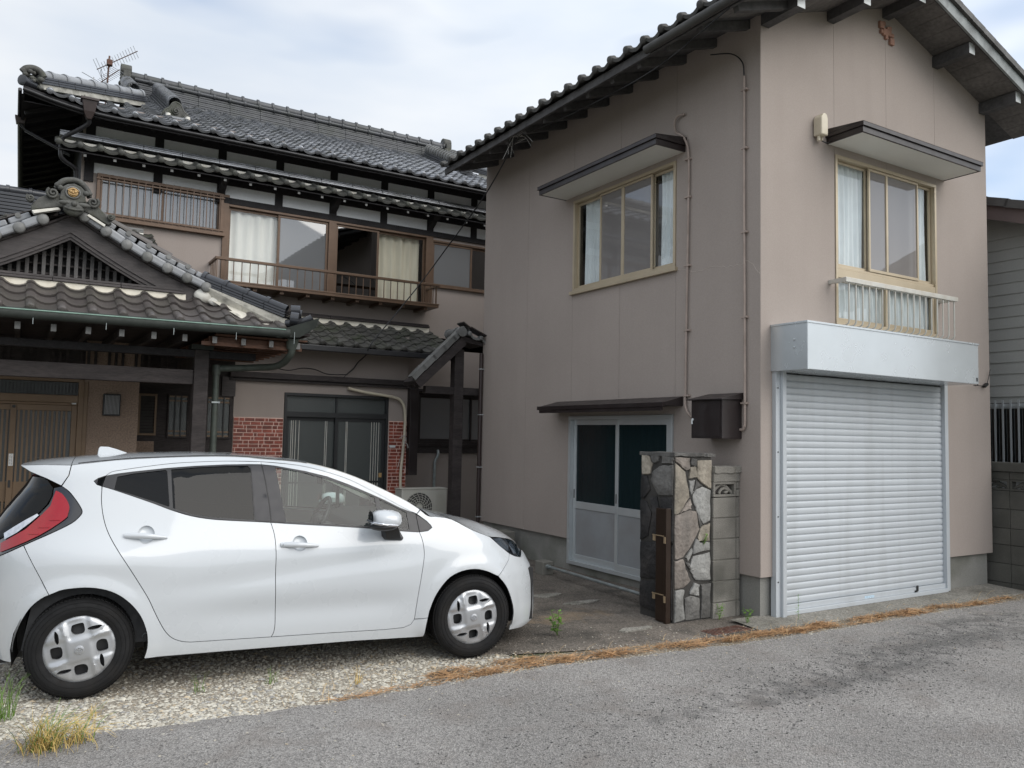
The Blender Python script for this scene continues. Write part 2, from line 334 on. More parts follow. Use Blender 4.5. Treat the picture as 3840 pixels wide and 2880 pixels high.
# ---------------------------------------------------------------- ground, road, yard
def ground_mat(name, c1, c2, c3, s_patch, s_grain, rough, bump, bs, dark=None, dark_pos=None, dark_r=1.0, spots=0.0):
    ma = bpy.data.materials.new(name); ma.use_nodes = True; t = ma.node_tree; b = t.nodes['Principled BSDF']; N = t.nodes.new; K = t.links.new; MT[name] = ma
    g = N('ShaderNodeNewGeometry')
    def noise(s, d=5.0):
        n = N('ShaderNodeTexNoise'); n.inputs['Scale'].default_value = s; n.inputs['Detail'].default_value = d; K(g.outputs['Position'], n.inputs['Vector']); return n.outputs['Fac']
    def mrange(v, a, b_, c, d):
        n = N('ShaderNodeMapRange'); n.inputs[1].default_value = a; n.inputs[2].default_value = b_; n.inputs[3].default_value = c; n.inputs[4].default_value = d; K(v, n.inputs[0]); return n.outputs[0]
    def mix(f, a, b_, mode='MIX'):
        n = N('ShaderNodeMix'); n.data_type = 'RGBA'; n.blend_type = mode
        if isinstance(f, float): n.inputs[0].default_value = f
        else: K(f, n.inputs[0])
        for i, q in ((6, a), (7, b_)):
            if isinstance(q, tuple): n.inputs[i].default_value = (*q, 1)
            else: K(q, n.inputs[i])
        return n.outputs[2]
    c = mix(mrange(noise(s_patch, 6), 0.38, 0.64, 0, 1), c1, c2)
    v = N('ShaderNodeTexVoronoi'); v.inputs['Scale'].default_value = s_grain; K(g.outputs['Position'], v.inputs['Vector'])
    sp = mrange(v.outputs['Color'], 0.0, 1.0, 0.40, 1.60)
    cb = N('ShaderNodeCombineColor')
    for i in range(3): K(sp, cb.inputs[i])
    c = mix(0.75, c, cb.outputs[0], 'MULTIPLY')
    c = mix(mrange(noise(s_patch*3.1, 6), 0.52, 0.74, 0, 0.75), c, c3)
    if spots:
        c = mix(mrange(noise(34, 2), 0.60, 0.68, 0, spots), c, (0.02,0.02,0.02))
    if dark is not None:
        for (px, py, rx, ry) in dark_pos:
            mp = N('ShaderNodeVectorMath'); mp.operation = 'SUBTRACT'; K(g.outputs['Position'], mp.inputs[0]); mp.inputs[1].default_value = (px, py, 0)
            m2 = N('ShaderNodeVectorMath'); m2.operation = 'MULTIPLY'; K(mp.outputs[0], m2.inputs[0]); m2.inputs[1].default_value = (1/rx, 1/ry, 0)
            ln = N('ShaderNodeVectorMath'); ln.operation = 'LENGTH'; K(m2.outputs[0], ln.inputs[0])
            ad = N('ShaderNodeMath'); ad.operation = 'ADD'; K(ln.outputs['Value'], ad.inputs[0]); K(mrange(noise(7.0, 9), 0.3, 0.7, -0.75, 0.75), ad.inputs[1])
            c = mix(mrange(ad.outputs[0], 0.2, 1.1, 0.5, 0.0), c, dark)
    K(c, b.inputs['Base Color']); K(mrange(noise(s_patch*2), 0.3, 0.7, rough-0.08, min(1, rough+0.08)), b.inputs['Roughness'])
    b.inputs['Specular IOR Level'].default_value = 0.3
    vd = N('ShaderNodeMath'); vd.operation = 'ADD'; K(v.outputs['Distance'], vd.inputs[0]); K(noise(bs, 4), vd.inputs[1])
    bp = N('ShaderNodeBump'); bp.inputs['Strength'].default_value = bump; bp.inputs['Distance'].default_value = 0.012; K(vd.outputs[0], bp.inputs['Height']); K(bp.outputs[0], b.inputs['Normal'])
    return ma
ground_mat('asphalt', (0.27,0.257,0.243), (0.345,0.328,0.31), (0.24,0.215,0.195), 0.9, 110, 0.88, 0.9, 60,
           dark=(0.075,0.074,0.072), dark_pos=[(6.9,4.05,1.7,0.26),(7.9,4.40,0.9,0.16),(5.0,3.75,1.6,0.18)], spots=0.5)
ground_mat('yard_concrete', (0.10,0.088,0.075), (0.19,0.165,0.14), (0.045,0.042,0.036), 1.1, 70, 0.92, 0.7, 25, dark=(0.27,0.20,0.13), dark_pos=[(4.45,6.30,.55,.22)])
ground_mat('apron_concrete', (0.20,0.19,0.165), (0.27,0.255,0.225), (0.11,0.105,0.085), 1.4, 80, 0.92, 0.5, 40)
ground_mat('gravel_bed', (0.33,0.29,0.235), (0.44,0.40,0.33), (0.20,0.17,0.135), 1.7, 60, 0.95, 1.0, 45)
ground_mat('soil', (0.22,0.18,0.13), (0.30,0.25,0.19), (0.14,0.11,0.08), 1.2, 60, 0.95, 0.8, 40)
ground_mat('earth', (0.12,0.11,0.075), (0.08,0.10,0.045), (0.15,0.13,0.10), 0.15, 3, 0.95, 0.5, 2)
pm('moss_concrete', (0.20,0.19,0.165), rough=0.95, var=0.2, vs=3, stain=(0.10,0.10,0.06), ss=3, sa=0.7, bump=0.4, bs=60)

def edge_y(x):     # the road's far edge
    return float(np.interp(x, [-60,-2,0,.7,1.3,2.0,2.7,3.5,4.3,5.2,6.4,7.9,9.3,10,12,80],
                              [5.3,5.3,5.22,5.06,5.015,4.985,5.02,5.03,4.92,4.83,4.79,4.80,4.74,4.75,4.75,4.7]))
def struct(o): o['kind'] = 'structure'; return o
def sheet(name, mat, outline, z, nz=None):
    b = MB(); b.add([(x, y, z if nz is None else nz(x, y)) for x, y in outline], [tuple(range(len(outline)))])
    return struct(b.build(name, mat, org=(0,0,0)))
sheet('ground', MT['earth'], [(-900,-900),(900,-900),(900,900),(-900,900)], -0.03)
xs = [-60,-20,-8,-4,-2,-1.5] + [ -1+0.07*i for i in range(180)] + [12,14,20,40,80]
jag = lambda x: 0.012*math.sin(x*13.1)+0.010*math.sin(x*31.7+1)+0.006*math.sin(x*71.3)
b = MB(); n = len(xs)
b.add([(x, -3.2, 0.0) for x in xs]+[(x, edge_y(x)+jag(x), 0.0) for x in xs]+[(x, edge_y(x)+jag(x)+0.02, -0.028) for x in xs],
      [(i,i+1,n+i+1,n+i) for i in range(n-1)]+[(n+i,n+i+1,2*n+i+1,2*n+i) for i in range(n-1)])
struct(b.build('road', MT['asphalt'], org=(0,0,0)))
sheet('gravel_lot', MT['gravel_bed'], [(-9,5.0)]+[(x, edge_y(x)-0.01) for x in (-2,-1,0,.7,1.3,2.0,2.7,3.3)]+[(3.35,5.4),(3.25,6.3),(3.4,8.6),(-9,8.6)], -0.012)
sheet('verge_soil', MT['soil'], [(x, edge_y(x)-0.01) for x in (2.3,2.7,3.5,4.3,5.2,6.4,7.9,9.3,10,12)]+[(12,5.3)]+[(x, edge_y(x)+0.30) for x in (9.3,7.9,6.4,5.2,4.3,3.5,2.7)], -0.008)
# stained concrete of the yard: a slab with a broken near edge
yo = [(2.95,5.62),(3.4,5.50),(3.9,5.36),(4.5,5.22),(5.1,5.10),(5.6,5.05),(6.2,5.02)]
b = MB(); b.add([(x,y,0.0) for x,y in yo]+[(6.2,14.0,0.0),(2.0,14.0,0.0),(-6,14.0,0.0),(-6,8.4,0.0),(3.2,8.4,0.0),(3.1,6.4,0.0)], [tuple(range(13))])
ye = [(x,y,0.0) for x,y in yo]; b.add(ye+[(x,y-0.015,-0.02) for x,y,_ in ye], [(i,i+1,len(ye)+i+1,len(ye)+i) for i in range(len(ye)-1)])
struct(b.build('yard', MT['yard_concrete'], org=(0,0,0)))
# concrete apron in front of the shutter, sloping to the road
ao = [(5.75,5.08),(6.3,5.03),(7.2,5.02),(8.2,5.0),(9.0,4.96),(9.8,4.93),(10.1,4.95)]
b = MB(); k = len(ao)
b.add([(x,y,0.006) for x,y in ao]+[(x,5.42,0.028) for x,y in ao]+[(x,y-0.012,-0.02) for x,y in ao],
      [(i,i+1,k+i+1,k+i) for i in range(k-1)]+[(i+1,i,2*k+i,2*k+i+1) for i in range(k-1)])
struct(b.build('apron', MT['apron_concrete'], org=(0,0,0)))
# loose gravel: thousands of small stones, nobody could count them
def stones(name, mats, pts, sizes, seed):
    r = np.random.default_rng(seed); n = len(pts)
    base = np.array([(1,0,0),(0.35,0.95,0.1),(-0.8,0.6,0),(-0.75,-0.65,0.05),(0.4,-0.9,0),(0,0.1,0.75),(0.45,0.2,0.6)])
    tri = np.array([(0,1,6),(1,5,6),(1,2,5),(2,3,5),(3,4,5),(4,6,5),(4,0,6)])
    a = r.uniform(0, 2*np.pi, n); ca, sa = np.cos(a), np.sin(a)
    sc = np.stack([sizes*r.uniform(.8,1.3,n), sizes*r.uniform(.55,1.0,n), sizes*r.uniform(.35,.85,n)], 1)
    V_ = base[None]*sc[:,None]*r.uniform(.82,1.18,(n,7,3))
    X_ = V_[...,0]*ca[:,None]-V_[...,1]*sa[:,None]; Y_ = V_[...,0]*sa[:,None]+V_[...,1]*ca[:,None]
    V_ = np.stack([X_+pts[:,0:1], Y_+pts[:,1:2], V_[...,2]+pts[:,2:3]], -1).reshape(-1,3)
    F_ = (tri[None]+np.arange(n)[:,None,None]*7).reshape(-1,3)
    me = bpy.data.meshes.new(name); me.vertices.add(len(V_)); me.vertices.foreach_set('co', V_.ravel())
    me.loops.add(F_.size); me.loops.foreach_set('vertex_index', F_.ravel().astype(np.int32))
    me.polygons.add(len(F_)); me.polygons.foreach_set('loop_start', np.arange(0, F_.size, 3, dtype=np.int32))
    for q in mats: me.materials.append(q)
    mi = np.repeat(r.choice(len(mats), n, p=[.52,.26,.14,.08][:len(mats)]/np.sum([.52,.26,.14,.08][:len(mats)])), 7).astype(np.int32)
    me.polygons.foreach_set('material_index', mi); me.update(calc_edges=True); me.validate()
    o = bpy.data.objects.new(name, me); COL.objects.link(o); o['kind'] = 'stuff'; return o
pm('gravel_a', (0.53,0.50,0.425), rough=0.95, var=0.25, vs=40); pm('gravel_b', (0.42,0.385,0.32), rough=0.95, var=0.3, vs=40)
pm('gravel_c', (0.31,0.30,0.28), rough=0.95, var=0.3, vs=40); pm('gravel_d', (0.46,0.38,0.27), rough=0.95, var=0.3, vs=40)
GM = [MT['gravel_a'], MT['gravel_b'], MT['gravel_c'], MT['gravel_d']]
n = 44000
px = rng.uniform(-1.4, 3.5, n); py = 4.96+ (rng.uniform(0, 1, n)**1.25)*2.6
ed = np.array([edge_y(x) for x in px]); keep = (py > ed-0.015+rng.normal(0,0.012,n)) & (rng.uniform(0,1,n) < np.clip((3.55-px)/0.5, 0.10, 1)) & (rng.uniform(0,1,n) < np.clip((8.4-py)/2.0, .3, 1))
keep &= rng.uniform(0,1,n) < np.clip(.75+.5*np.sin(px*2.3+1.1*np.sin(py*3.1))*np.sin(py*2.9+.7*np.sin(px*1.7+2)), .18, 1)
P_ = np.stack([px[keep], py[keep], np.full(keep.sum(), -0.010)], 1)
g = stones('gravel', GM, P_, np.clip(rng.lognormal(math.log(.0098),.40,len(P_)),.004,.028), 3); g['label'] = 'pale crushed stone gravel under and before the white car'; g['category'] = 'gravel'
# stray chips on the yard, the verge and the road shoulder
n = 2600
px = rng.uniform(2.6, 9.9, n); ed = np.array([edge_y(x) for x in px]); py = ed + rng.exponential(0.22, n) - 0.05
pz = np.where(py < ed, 0.001, np.where(py < ed+0.25, -0.006, 0.002))
k1 = (py < 5.35) | (px < 5.2)
n2 = 500; qx = rng.uniform(-0.5, 9, n2); qy = np.array([edge_y(x) for x in qx]) - rng.exponential(0.5, n2)
P_ = np.concatenate([np.stack([px[k1],py[k1],pz[k1]],1), np.stack([qx,qy,np.full(n2,0.0005)],1)])
g = stones('stone_chips', GM[1:]+[GM[0]], P_, rng.uniform(0.003, 0.010, len(P_)), 5); g['label'] = 'loose stone chips along the edge of the asphalt road'; g['category'] = 'gravel'
n = 3000
qx = np.concatenate([rng.normal(6.6,1.3,1500), rng.normal(4.8,1.3,1500)]); qy = np.concatenate([4.0+(qx[:1500]-6.6)*.12+rng.normal(0,.25,1500), 3.75+rng.normal(0,.3,1500)])
k2 = np.array([y < edge_y(x)-0.05 for x, y in zip(qx, qy)])
pm('asphalt_chip', (0.035,0.034,0.033), rough=0.9, var=0.4, vs=40)
g = stones('asphalt_crumbs', [MT['asphalt_chip']], np.stack([qx[k2],qy[k2],np.full(k2.sum(),0.0005)],1), rng.uniform(0.003,0.009,k2.sum()), 8)
g['label'] = 'dark crumbs of worn asphalt scattered on the road'; g['category'] = 'gravel'

# dry straw along the road edge
def blades(name, mat, roots, length, lean, width, seed, flat=1.0, nseg=3):
    r = np.random.default_rng(seed); b = MB()
    for (x, y, z) in roots:
        a = r.uniform(0, 2*math.pi); l = length*r.uniform(.5, 1.3); le = lean*r.uniform(.5, 1.2); w = width*r.uniform(.6, 1.3)
        cx, cy = math.cos(a), math.sin(a); sx, sy = -cy*w, cx*w; bend = r.uniform(-.8,.8)
        V_ = []; 
        for i in range(nseg+1):
            t = i/nseg; h = l*t*math.cos(le*t)*flat; d = l*t*math.sin(le*(0.35+0.65*t))
            ox = cx*d-cy*bend*d*t*.5; oy = cy*d+cx*bend*d*t*.5; ww = 1-t*0.8
            V_ += [(x+ox-sx*ww, y+oy-sy*ww, z+h), (x+ox+sx*ww, y+oy+sy*ww, z+h+0.001)]
        b.add(V_, [(2*i,2*i+1,2*i+3,2*i+2) for i in range(nseg)])
    return b
pm('straw', (0.40,0.235,0.115), rough=0.8, var=0.35, vs=14, fine=0.3, fs=60)
pm('straw_pale', (0.50,0.36,0.19), rough=0.8, var=0.3, vs=14)
clumps = [(2.60,.10,.7),(2.95,.12,1.0),(3.2,.13,1.1),(3.55,.12,.9),(3.9,.10,.8),(4.25,.11,.5),(4.6,.10,.7),(5.0,.09,.9),(5.35,.10,1.1),(5.7,.10,1.2),(6.05,.10,1.0),(6.5,.09,1.0),(6.95,.09,.9),(7.4,.09,.9),(7.9,.08,.9),(8.35,.08,.9),(8.8,.08,.8),(9.25,.07,.6)]
def straw_heaps(heaps, seed):
    r = np.random.default_rng(seed); b = MB()
    for (hx, hy, rx, ry, hh, n) in heaps:
        for i in range(n):
            a = r.uniform(0, 6.283); q_ = math.sqrt(r.uniform(0, 1))*r.choice((1,1,1,1.5)); x = hx+rx*q_*math.cos(a); y = hy+ry*q_*math.sin(a)
            z = .001+hh*max(0,1-q_*q_)*r.uniform(0,1); l = r.uniform(.04,.16); d = r.normal(0.15,.75)+(math.pi if r.uniform() < .5 else 0); pt = r.normal(0,.22); w = r.uniform(.0009,.0022); bn = r.normal(0,.35)
            P = []
            for t in (-.5,-.15,.2,.5):
                px = x+l*t*math.cos(d+bn*t); py = y+l*t*math.sin(d+bn*t); pz = max(.0008, z+l*t*math.sin(pt)+.004*(.25-t*t)); nx, ny = -math.sin(d)*w, math.cos(d)*w
                P += [(px-nx,py-ny,pz),(px+nx,py+ny,pz+w*.8)]
            b.add(P, [(2*k,2*k+1,2*k+3,2*k+2) for k in range(3)])
    return b
heaps = []
for cx, sp, w in clumps:
    for k in range(3):
        x = cx+rng.uniform(-.2,.2); wide = 1.5 if x < 3.8 else 1.0
        heaps.append((x, edge_y(x)+.03+sp*1.1*rng.uniform(.0,1.5), rng.uniform(.08,.20), rng.uniform(.022,.05)*wide, rng.uniform(.015,.045), int(120*w*rng.uniform(.3,1.3))))
heaps += [(1.95,5.03,.16,.02,.012,60),(2.25,5.06,.2,.02,.01,40)]
o = straw_heaps(heaps, 11).build('dry_straw', MT['straw'], org=(0,0,0)); o['kind'] = 'stuff'; tag(o, 'dry orange straw strewn along the edge of the road', 'straw')
roots = [(x, edge_y(x)+abs(rng.normal(0.06,0.12)), -0.004) for x in np.concatenate([rng.uniform(2.5,9.6,200), rng.normal(1.9,.25,40)])]
o = blades('dry_stalks', None, roots, 0.13, 1.3, 0.0016, 12, flat=0.9).build('dry_stalks', MT['straw_pale'], org=(0,0,0)); o['kind'] = 'stuff'; tag(o, 'thin pale dead stalks among the straw by the kerbless road', 'straw')
# grass tufts at the left
pm('grass_green', (0.11,0.20,0.03), rough=0.6, var=0.3, vs=20); pm('grass_yellow', (0.50,0.36,0.12), rough=0.7, var=0.3, vs=16)
def tuft(x, y, s, nb, mats, label, seed, lean=0.9):
    r = np.random.default_rng(seed); t = thing('grass_tuft', label, 'grass', (x, y, -0.008))
    for i, (ma, fr) in enumerate(mats):
        rt = [(x+r.normal(0,.05*s), y+r.normal(0,.04*s), -0.008) for _ in range(int(nb*fr))]
        blades('blades', None, rt, 0.24*s, lean*(1.0 if i == 0 else 0.7), 0.0024, seed+i, nseg=4).build('blades', MT[ma], t)
    return t
tuft(0.20, 4.99, 0.9, 240, [('grass_yellow',.72),('grass_green',.28)], 'yellowing grass tuft with green roots where gravel meets asphalt', 21, 1.35)
tuft(0.36, 5.02, 0.8, 90, [('grass_yellow',.85),('grass_green',.15)], 'straw coloured spreading grass clump beside the greener tuft', 24, 1.5)
tuft(-0.03, 5.62, 1.0, 110, [('grass_green',1.0)], 'fresh green grass clump behind the rear tyre of the car', 27, 0.5)
for i, (x, y, s) in enumerate([(0.47,5.42,.45),(1.1,5.62,.5),(2.05,5.30,.55),(1.55,5.58,.45)]):
    tuft(x, y, s, 14, [('grass_yellow' if i in (0,2) else 'grass_green',1.0)], ['single dry blade tuft in gravel under the rear wheel','thin green shoots in the gravel beside the rear wheel','small yellow green shoots in gravel near the front wheel','low green shoots in the gravel below the rear door'][i], 40+i, 0.6)
# weeds
pm('leaf', (0.13,0.26,0.035), rough=0.5, var=0.3, vs=25)
def weed(x, y, z, s, leaves, label, seed, upright=False):
    r = np.random.default_rng(seed); t = thing('weed', label, 'weed', (x, y, z)); st = MB(); lf = MB()
    for k in range(4 if not upright else 1):
        a = r.uniform(0, 6.28); h = s*(r.uniform(.7,1.1)); d = 0 if upright else s*.35
        top = Vector((x+math.cos(a)*d, y+math.sin(a)*d, z+h)); base = Vector((x, y, z))
        st.tube([base, (base+top)/2+Vector((0,0,s*.06)), top], 0.0018, 5)
        for j in range(leaves):
            f = 0.15+0.85*(j+.5)/leaves; p = base.lerp(top, f); b_ = r.uniform(0,6.28); l = s*(r.uniform(.16,.30) if not upright else r.uniform(.10,.16)); w = l*(.36 if not upright else .16)
            dr = Vector((math.cos(b_), math.sin(b_), r.uniform(-.1,.5))).normalized(); sd = dr.cross(Vector((0,0,1))).normalized()
            lf.add([p, p+dr*l*.4+sd*w, p+dr*l, p+dr*l*.4-sd*w], [(0,1,2,3)])
    st.build('stem', MT['leaf'], t); lf.build('leaf', MT['leaf'], t, kind='stuff'); return t
weed(4.02, 5.75, 0, 0.21, 12, 'leafy green weed beside the car front bumper', 1)
weed(6.38, 5.16, 0.01, 0.30, 22, 'slender upright weed growing before the shutter', 2, True)
weed(5.74, 5.55, 0, 0.14, 6, 'small green weed at the foot of the stone pillar', 3)
weed(5.82, 5.28, 0, 0.15, 6, 'wilting leafy weed below the block wall', 4)
weed(5.60, 5.612, 0.70, 0.10, 9, 'little green sprout growing from a pillar joint', 5)
# drain cover by the pillar
d = thing('drain_cover', 'rusty iron drain cover set flush before the stone pillar', 'drain cover', (5.45, 5.22, 0.0))
MB().box(5.25,5.72,5.13,5.30,-0.012,0.005).build('frame', MT['rust'], d)
for i in range(12): MB().box(5.27+i*0.037,5.288+i*0.037,5.14,5.29,0.005,0.010).build('bar', MT['rust'], d)

# wooded hills beyond the street, behind the camera: they show only as reflections
b = MB(); n = 60; V_ = []
for i in range(n+1):
    a = R(-200+220*i/n); rr = 190+30*math.sin(i*.7); h = 13+7*math.sin(i*.37+1)+3*math.sin(i*1.13)
    V_ += [(rr*math.cos(a), rr*math.sin(a), -2), ((rr+45)*math.cos(a), (rr+45)*math.sin(a), h), ((rr+140)*math.cos(a), (rr+140)*math.sin(a), -2)]
b.add(V_, [(3*i+k,3*i+3+k,3*i+4+k,3*i+1+k) for i in range(n) for k in (0,1)])
pm('woodland', (0.045,0.075,0.05), rough=0.9, var=0.3, vs=.08, fine=0.3, fs=.6)
struct(b.build('hills', MT['woodland'], None, 60, org=(0,0,0)))
# ---------------------------------------------------------------- wall and roof builders
def wbox(mb, M_, a0, a1, z0, z1, d0, d1):
    P = [M_(a,z,d) for d in (d0,d1) for (a,z) in ((a0,z0),(a1,z0),(a1,z1),(a0,z1))]
    return mb.add(P, [(0,3,2,1),(4,5,6,7),(0,1,5,4),(1,2,6,5),(2,3,7,6),(3,0,4,7)])
def wall(root, M_, a0, a1, z0, ztop, holes, joints, mat, depth=0.10, gap=0.0035, name='wall_panel'):
    cuts = [a0]+sorted(j for j in joints if a0 < j < a1)+[a1]; zt = ztop if callable(ztop) else (lambda a: ztop)
    for i in range(len(cuts)-1):
        p0 = cuts[i]+(gap/2 if i else 0); p1 = cuts[i+1]-(gap/2 if i < len(cuts)-2 else 0)
        hs = [(max(h[0],p0), min(h[1],p1), max(h[2],z0), h[3]) for h in holes if h[0] < p1-1e-6 and h[1] > p0+1e-6]
        A = sorted({p0, p1, *[h[0] for h in hs], *[h[1] for h in hs]}); Zs = sorted({z0, *[h[2] for h in hs], *[h[3] for h in hs]})
        full = [h for h in hs if h[0] <= p0+.02 and h[1] >= p1-.02]; seg = lambda z: sum(z > h[3]-1e-4 for h in full)
        mbs = {}
        def mq(z, *q): mbs.setdefault(seg(z), MB()).quad(*q)
        for k in range(len(A)-1):
            for j in range(len(Zs)):
                za = Zs[j]; last = j == len(Zs)-1
                c = (A[k]+A[k+1])/2; cz = (za+(zt(c) if last else Zs[j+1]))/2
                if any(h[0] < c < h[1] and h[2] < cz < h[3] for h in hs): continue
                t0 = zt(A[k]) if last else Zs[j+1]; t1 = zt(A[k+1]) if last else Zs[j+1]
                mq(cz, M_(A[k],za,0), M_(A[k+1],za,0), M_(A[k+1],t1,0), M_(A[k],t0,0))
        for (h0,h1,hz0,hz1), o in zip(hs, [h for h in holes if h[0] < p1-1e-6 and h[1] > p0+1e-6]):
            if hz0 > z0+1e-6: mq(hz0-.01, M_(h0,hz0,0), M_(h1,hz0,0), M_(h1,hz0,-depth), M_(h0,hz0,-depth))
            mq(hz1+.01, M_(h0,hz1,0), M_(h1,hz1,0), M_(h1,hz1,-depth), M_(h0,hz1,-depth))
            if h1-h0 < p1-p0-.02:
                if h0 == o[0]: mq(hz0+.01, M_(h0,hz0,0), M_(h0,hz1,0), M_(h0,hz1,-depth), M_(h0,hz0,-depth))
                if h1 == o[1]: mq(hz0+.01, M_(h1,hz0,0), M_(h1,hz1,0), M_(h1,hz1,-depth), M_(h1,hz0,-depth))
        for p, ok in ((p0, i > 0), (p1, i < len(cuts)-2)):
            zz = Zs+[zt(p)]
            for j in range(len(zz)-1):
                if ok and not any(h[0]-1e-6 <= p <= h[1]+1e-6 and h[2] <= zz[j]+1e-6 < h[3] for h in hs): mq(zz[j]+.01, M_(p,zz[j],0), M_(p,zz[j+1],0), M_(p,zz[j+1],-0.02), M_(p,zz[j],-0.02))
        for k in range(len(A)-1):
            c = (A[k]+A[k+1])/2
            if not any(h[0] < c < h[1] and h[2] <= z0+1e-6 for h in hs): mq(z0, M_(A[k],z0,0), M_(A[k+1],z0,0), M_(A[k+1],z0,-depth), M_(A[k],z0,-depth))
        for mb in mbs.values(): mb.build(name, mat, root)
def room(root, M_, a0, a1, z0, z1, d0, d1, mat='room_dark'):
    """a plain dark room behind an opening"""
    b = MB(); b.quad(M_(a0,z0,d1),M_(a1,z0,d1),M_(a1,z1,d1),M_(a0,z1,d1))
    for a in (a0,a1): b.quad(M_(a,z0,d0),M_(a,z1,d0),M_(a,z1,d1),M_(a,z0,d1))
    for z in (z0,z1): b.quad(M_(a0,z,d0),M_(a1,z,d0),M_(a1,z,d1),M_(a0,z,d1))
    return b.build('interior_wall', MT[mat], root)
def curtain(root, M_, a0, a1, z0, z1, d, mat, folds=9, amp=0.018, pinch=0.0, seed=0):
    b = MB(); n = folds*8; r = random.Random(seed); ph = r.uniform(0,6); V_ = []
    for j, z in enumerate((z0, z0+(z1-z0)*.35, z0+(z1-z0)*.7, z1)):
        for i in range(n+1):
            t = i/n; c = (a0+a1)/2; a = a0+(a1-a0)*t; a = c+(a-c)*(1-pinch*(1-j/3*0.2)*math.sin(math.pi*(j+.4)/3.8))
            V_.append(M_(a, z, d+amp*math.sin(t*folds*2*math.pi+ph)+amp*.5*math.sin(t*folds*4.3+j)))
    b.add(V_, [(j*(n+1)+i, j*(n+1)+i+1, (j+1)*(n+1)+i+1, (j+1)*(n+1)+i) for j in range(3) for i in range(n)])
    return b.build('curtain', MT[mat], root, smooth=180)
# pantile pieces: x across, y up the slope, z off the roof
TP = [(0,.020),(.003,.044),(.020,.056),(.045,.061),(.070,.053),(.095,.031),(.130,.012),(.170,.004),(.210,.006),(.245,.018),(.278,.034)]
def tile_mesh(name, mat, w=0.265, length=0.30, lift=0.024, th=0.018, eave=None):
    s = w/0.265; b = MB(); n = len(TP)
    pr = [(x*s, z*s) for x, z in TP]
    V_ = [(x, 0, z+lift) for x, z in pr]+[(x, length, z) for x, z in pr]+[(x, 0, z+lift-th) for x, z in pr]
    F_ = [(i,i+1,n+i+1,n+i) for i in range(n-1)]+[(2*n+i,2*n+i+1,i+1,i) for i in range(n-1)]+[(n-1,2*n+n-1,2*n-1),(0,n,2*n)]
    b.add(V_, F_)
    if eave:                                    # round end disc and hanging lip of an eave tile
        b.lathe([(0.0005,-.030),(.030*s,-.028),(.040*s,-.022),(.043*s,-.010),(.043*s,.05)], (.046*s,0,.040+lift-.008), (0,1,0), 14)
        k = [(x,z) for x,z in pr[4:]]; m_ = len(k)
        V2 = [(x,-.012,z+lift+.002) for x,z in k]+[(x,-.012,z+lift-eave) for x,z in k]+[(x,.004,z+lift+.002) for x,z in k]+[(x,.004,z+lift-eave) for x,z in k]
        b.add(V2, [(m_+i,m_+i+1,i+1,i) for i in range(m_-1)]+[(i,i+1,2*m_+i+1,2*m_+i) for i in range(m_-1)]+[(m_+i,3*m_+i,3*m_+i+1,m_+i+1) for i in range(m_-1)])
    return b.mesh(name, mat, 50)
def roof_tiles(root, o, ex, es, ncol, nrow, me, me_eave=None, w=0.265, course=0.235, keep=None, limit=300, name='roof_tile', mat=None, jitter=0.008, start=0, bend=None):
    """lays tiles from the eave up; pieces past the limit are joined into one part"""
    ex = Vector(ex).normalized(); es = Vector(es).normalized(); nz = ex.cross(es).normalized(); o = Vector(o); cnt = 0; rest = MB()
    for r_ in range(start, nrow):
        for c in range(ncol):
            x, s = c*w, r_*course
            if keep and not keep(x+w/2, s+course/2): continue
            p = o+ex*x+es*s+nz*(0.012+random.uniform(-jitter,jitter)*.5); p.z += bend(p) if bend else 0; a = random.uniform(-1,1)*jitter
            M_ = frame(p, ex+nz*a, es, nz-ex*a)
            mm = me_eave if (r_ == 0 and me_eave) else me
            if cnt < limit: inst('eave_tile' if mm is me_eave else name, mm, M_, root); cnt += 1
            else: rest.add([M_ @ v.co for v in mm.vertices], [tuple(q.vertices) for q in mm.polygons])
    if rest.v: rest.build('far_tiles', mat or me.materials[0], root, 50, kind='stuff')
def cap_tiles(root, a, b, r, me_mat, step=0.27, collar=0.012, name='cap_tile', up=0.0):
    """a row of half-round cap tiles with a raised collar at each joint"""
    a = Vector(a); b_ = Vector(b); d = (b_-a); n = max(1, round(d.length/step)); d.normalize(); stp = (b_-a).length/n
    q = MB(); q.lathe([(r,0),(r*.97,stp-.045),(r+collar,stp-.045),(r+collar,stp-.004),(r*.9,stp)], (0,0,0), (0,1,0), 12)
    me = q.mesh(name, me_mat, 40); sd = d.cross(Vector((0,0,1))).normalized(); uu = sd.cross(d)
    for i in range(n): inst(name, me, frame(a+d*(i*stp), sd, d, uu), root)
def courses(root, a, b, n, h, w0, w1, mat, up=(0,0,1), name='ridge_course', seg=None, th=None):
    """stacked flat ridge tiles, each course a little narrower than the one below"""
    a = Vector(a); b = Vector(b); u = Vector(up)
    for i in range(n):
        w = w0+(w1-w0)*i/max(1,n-1)+(0.012 if i % 2 == 0 else 0); q = MB()
        ln = (b-a).length; k = max(1, round(ln/(seg or 0.9))); dd = (b-a)/k
        for j in range(k):
            t0 = a+dd*(j+(0.004/ (ln/k) if j else 0)); t1 = a+dd*(j+1)
            q.beam(t0+u*(h*(i+.5)), t1+u*(h*(i+.5)), w*(1+random.uniform(-.02,.02)), h*.80, up)
        q.build(name, mat, root, bevel=0.004)

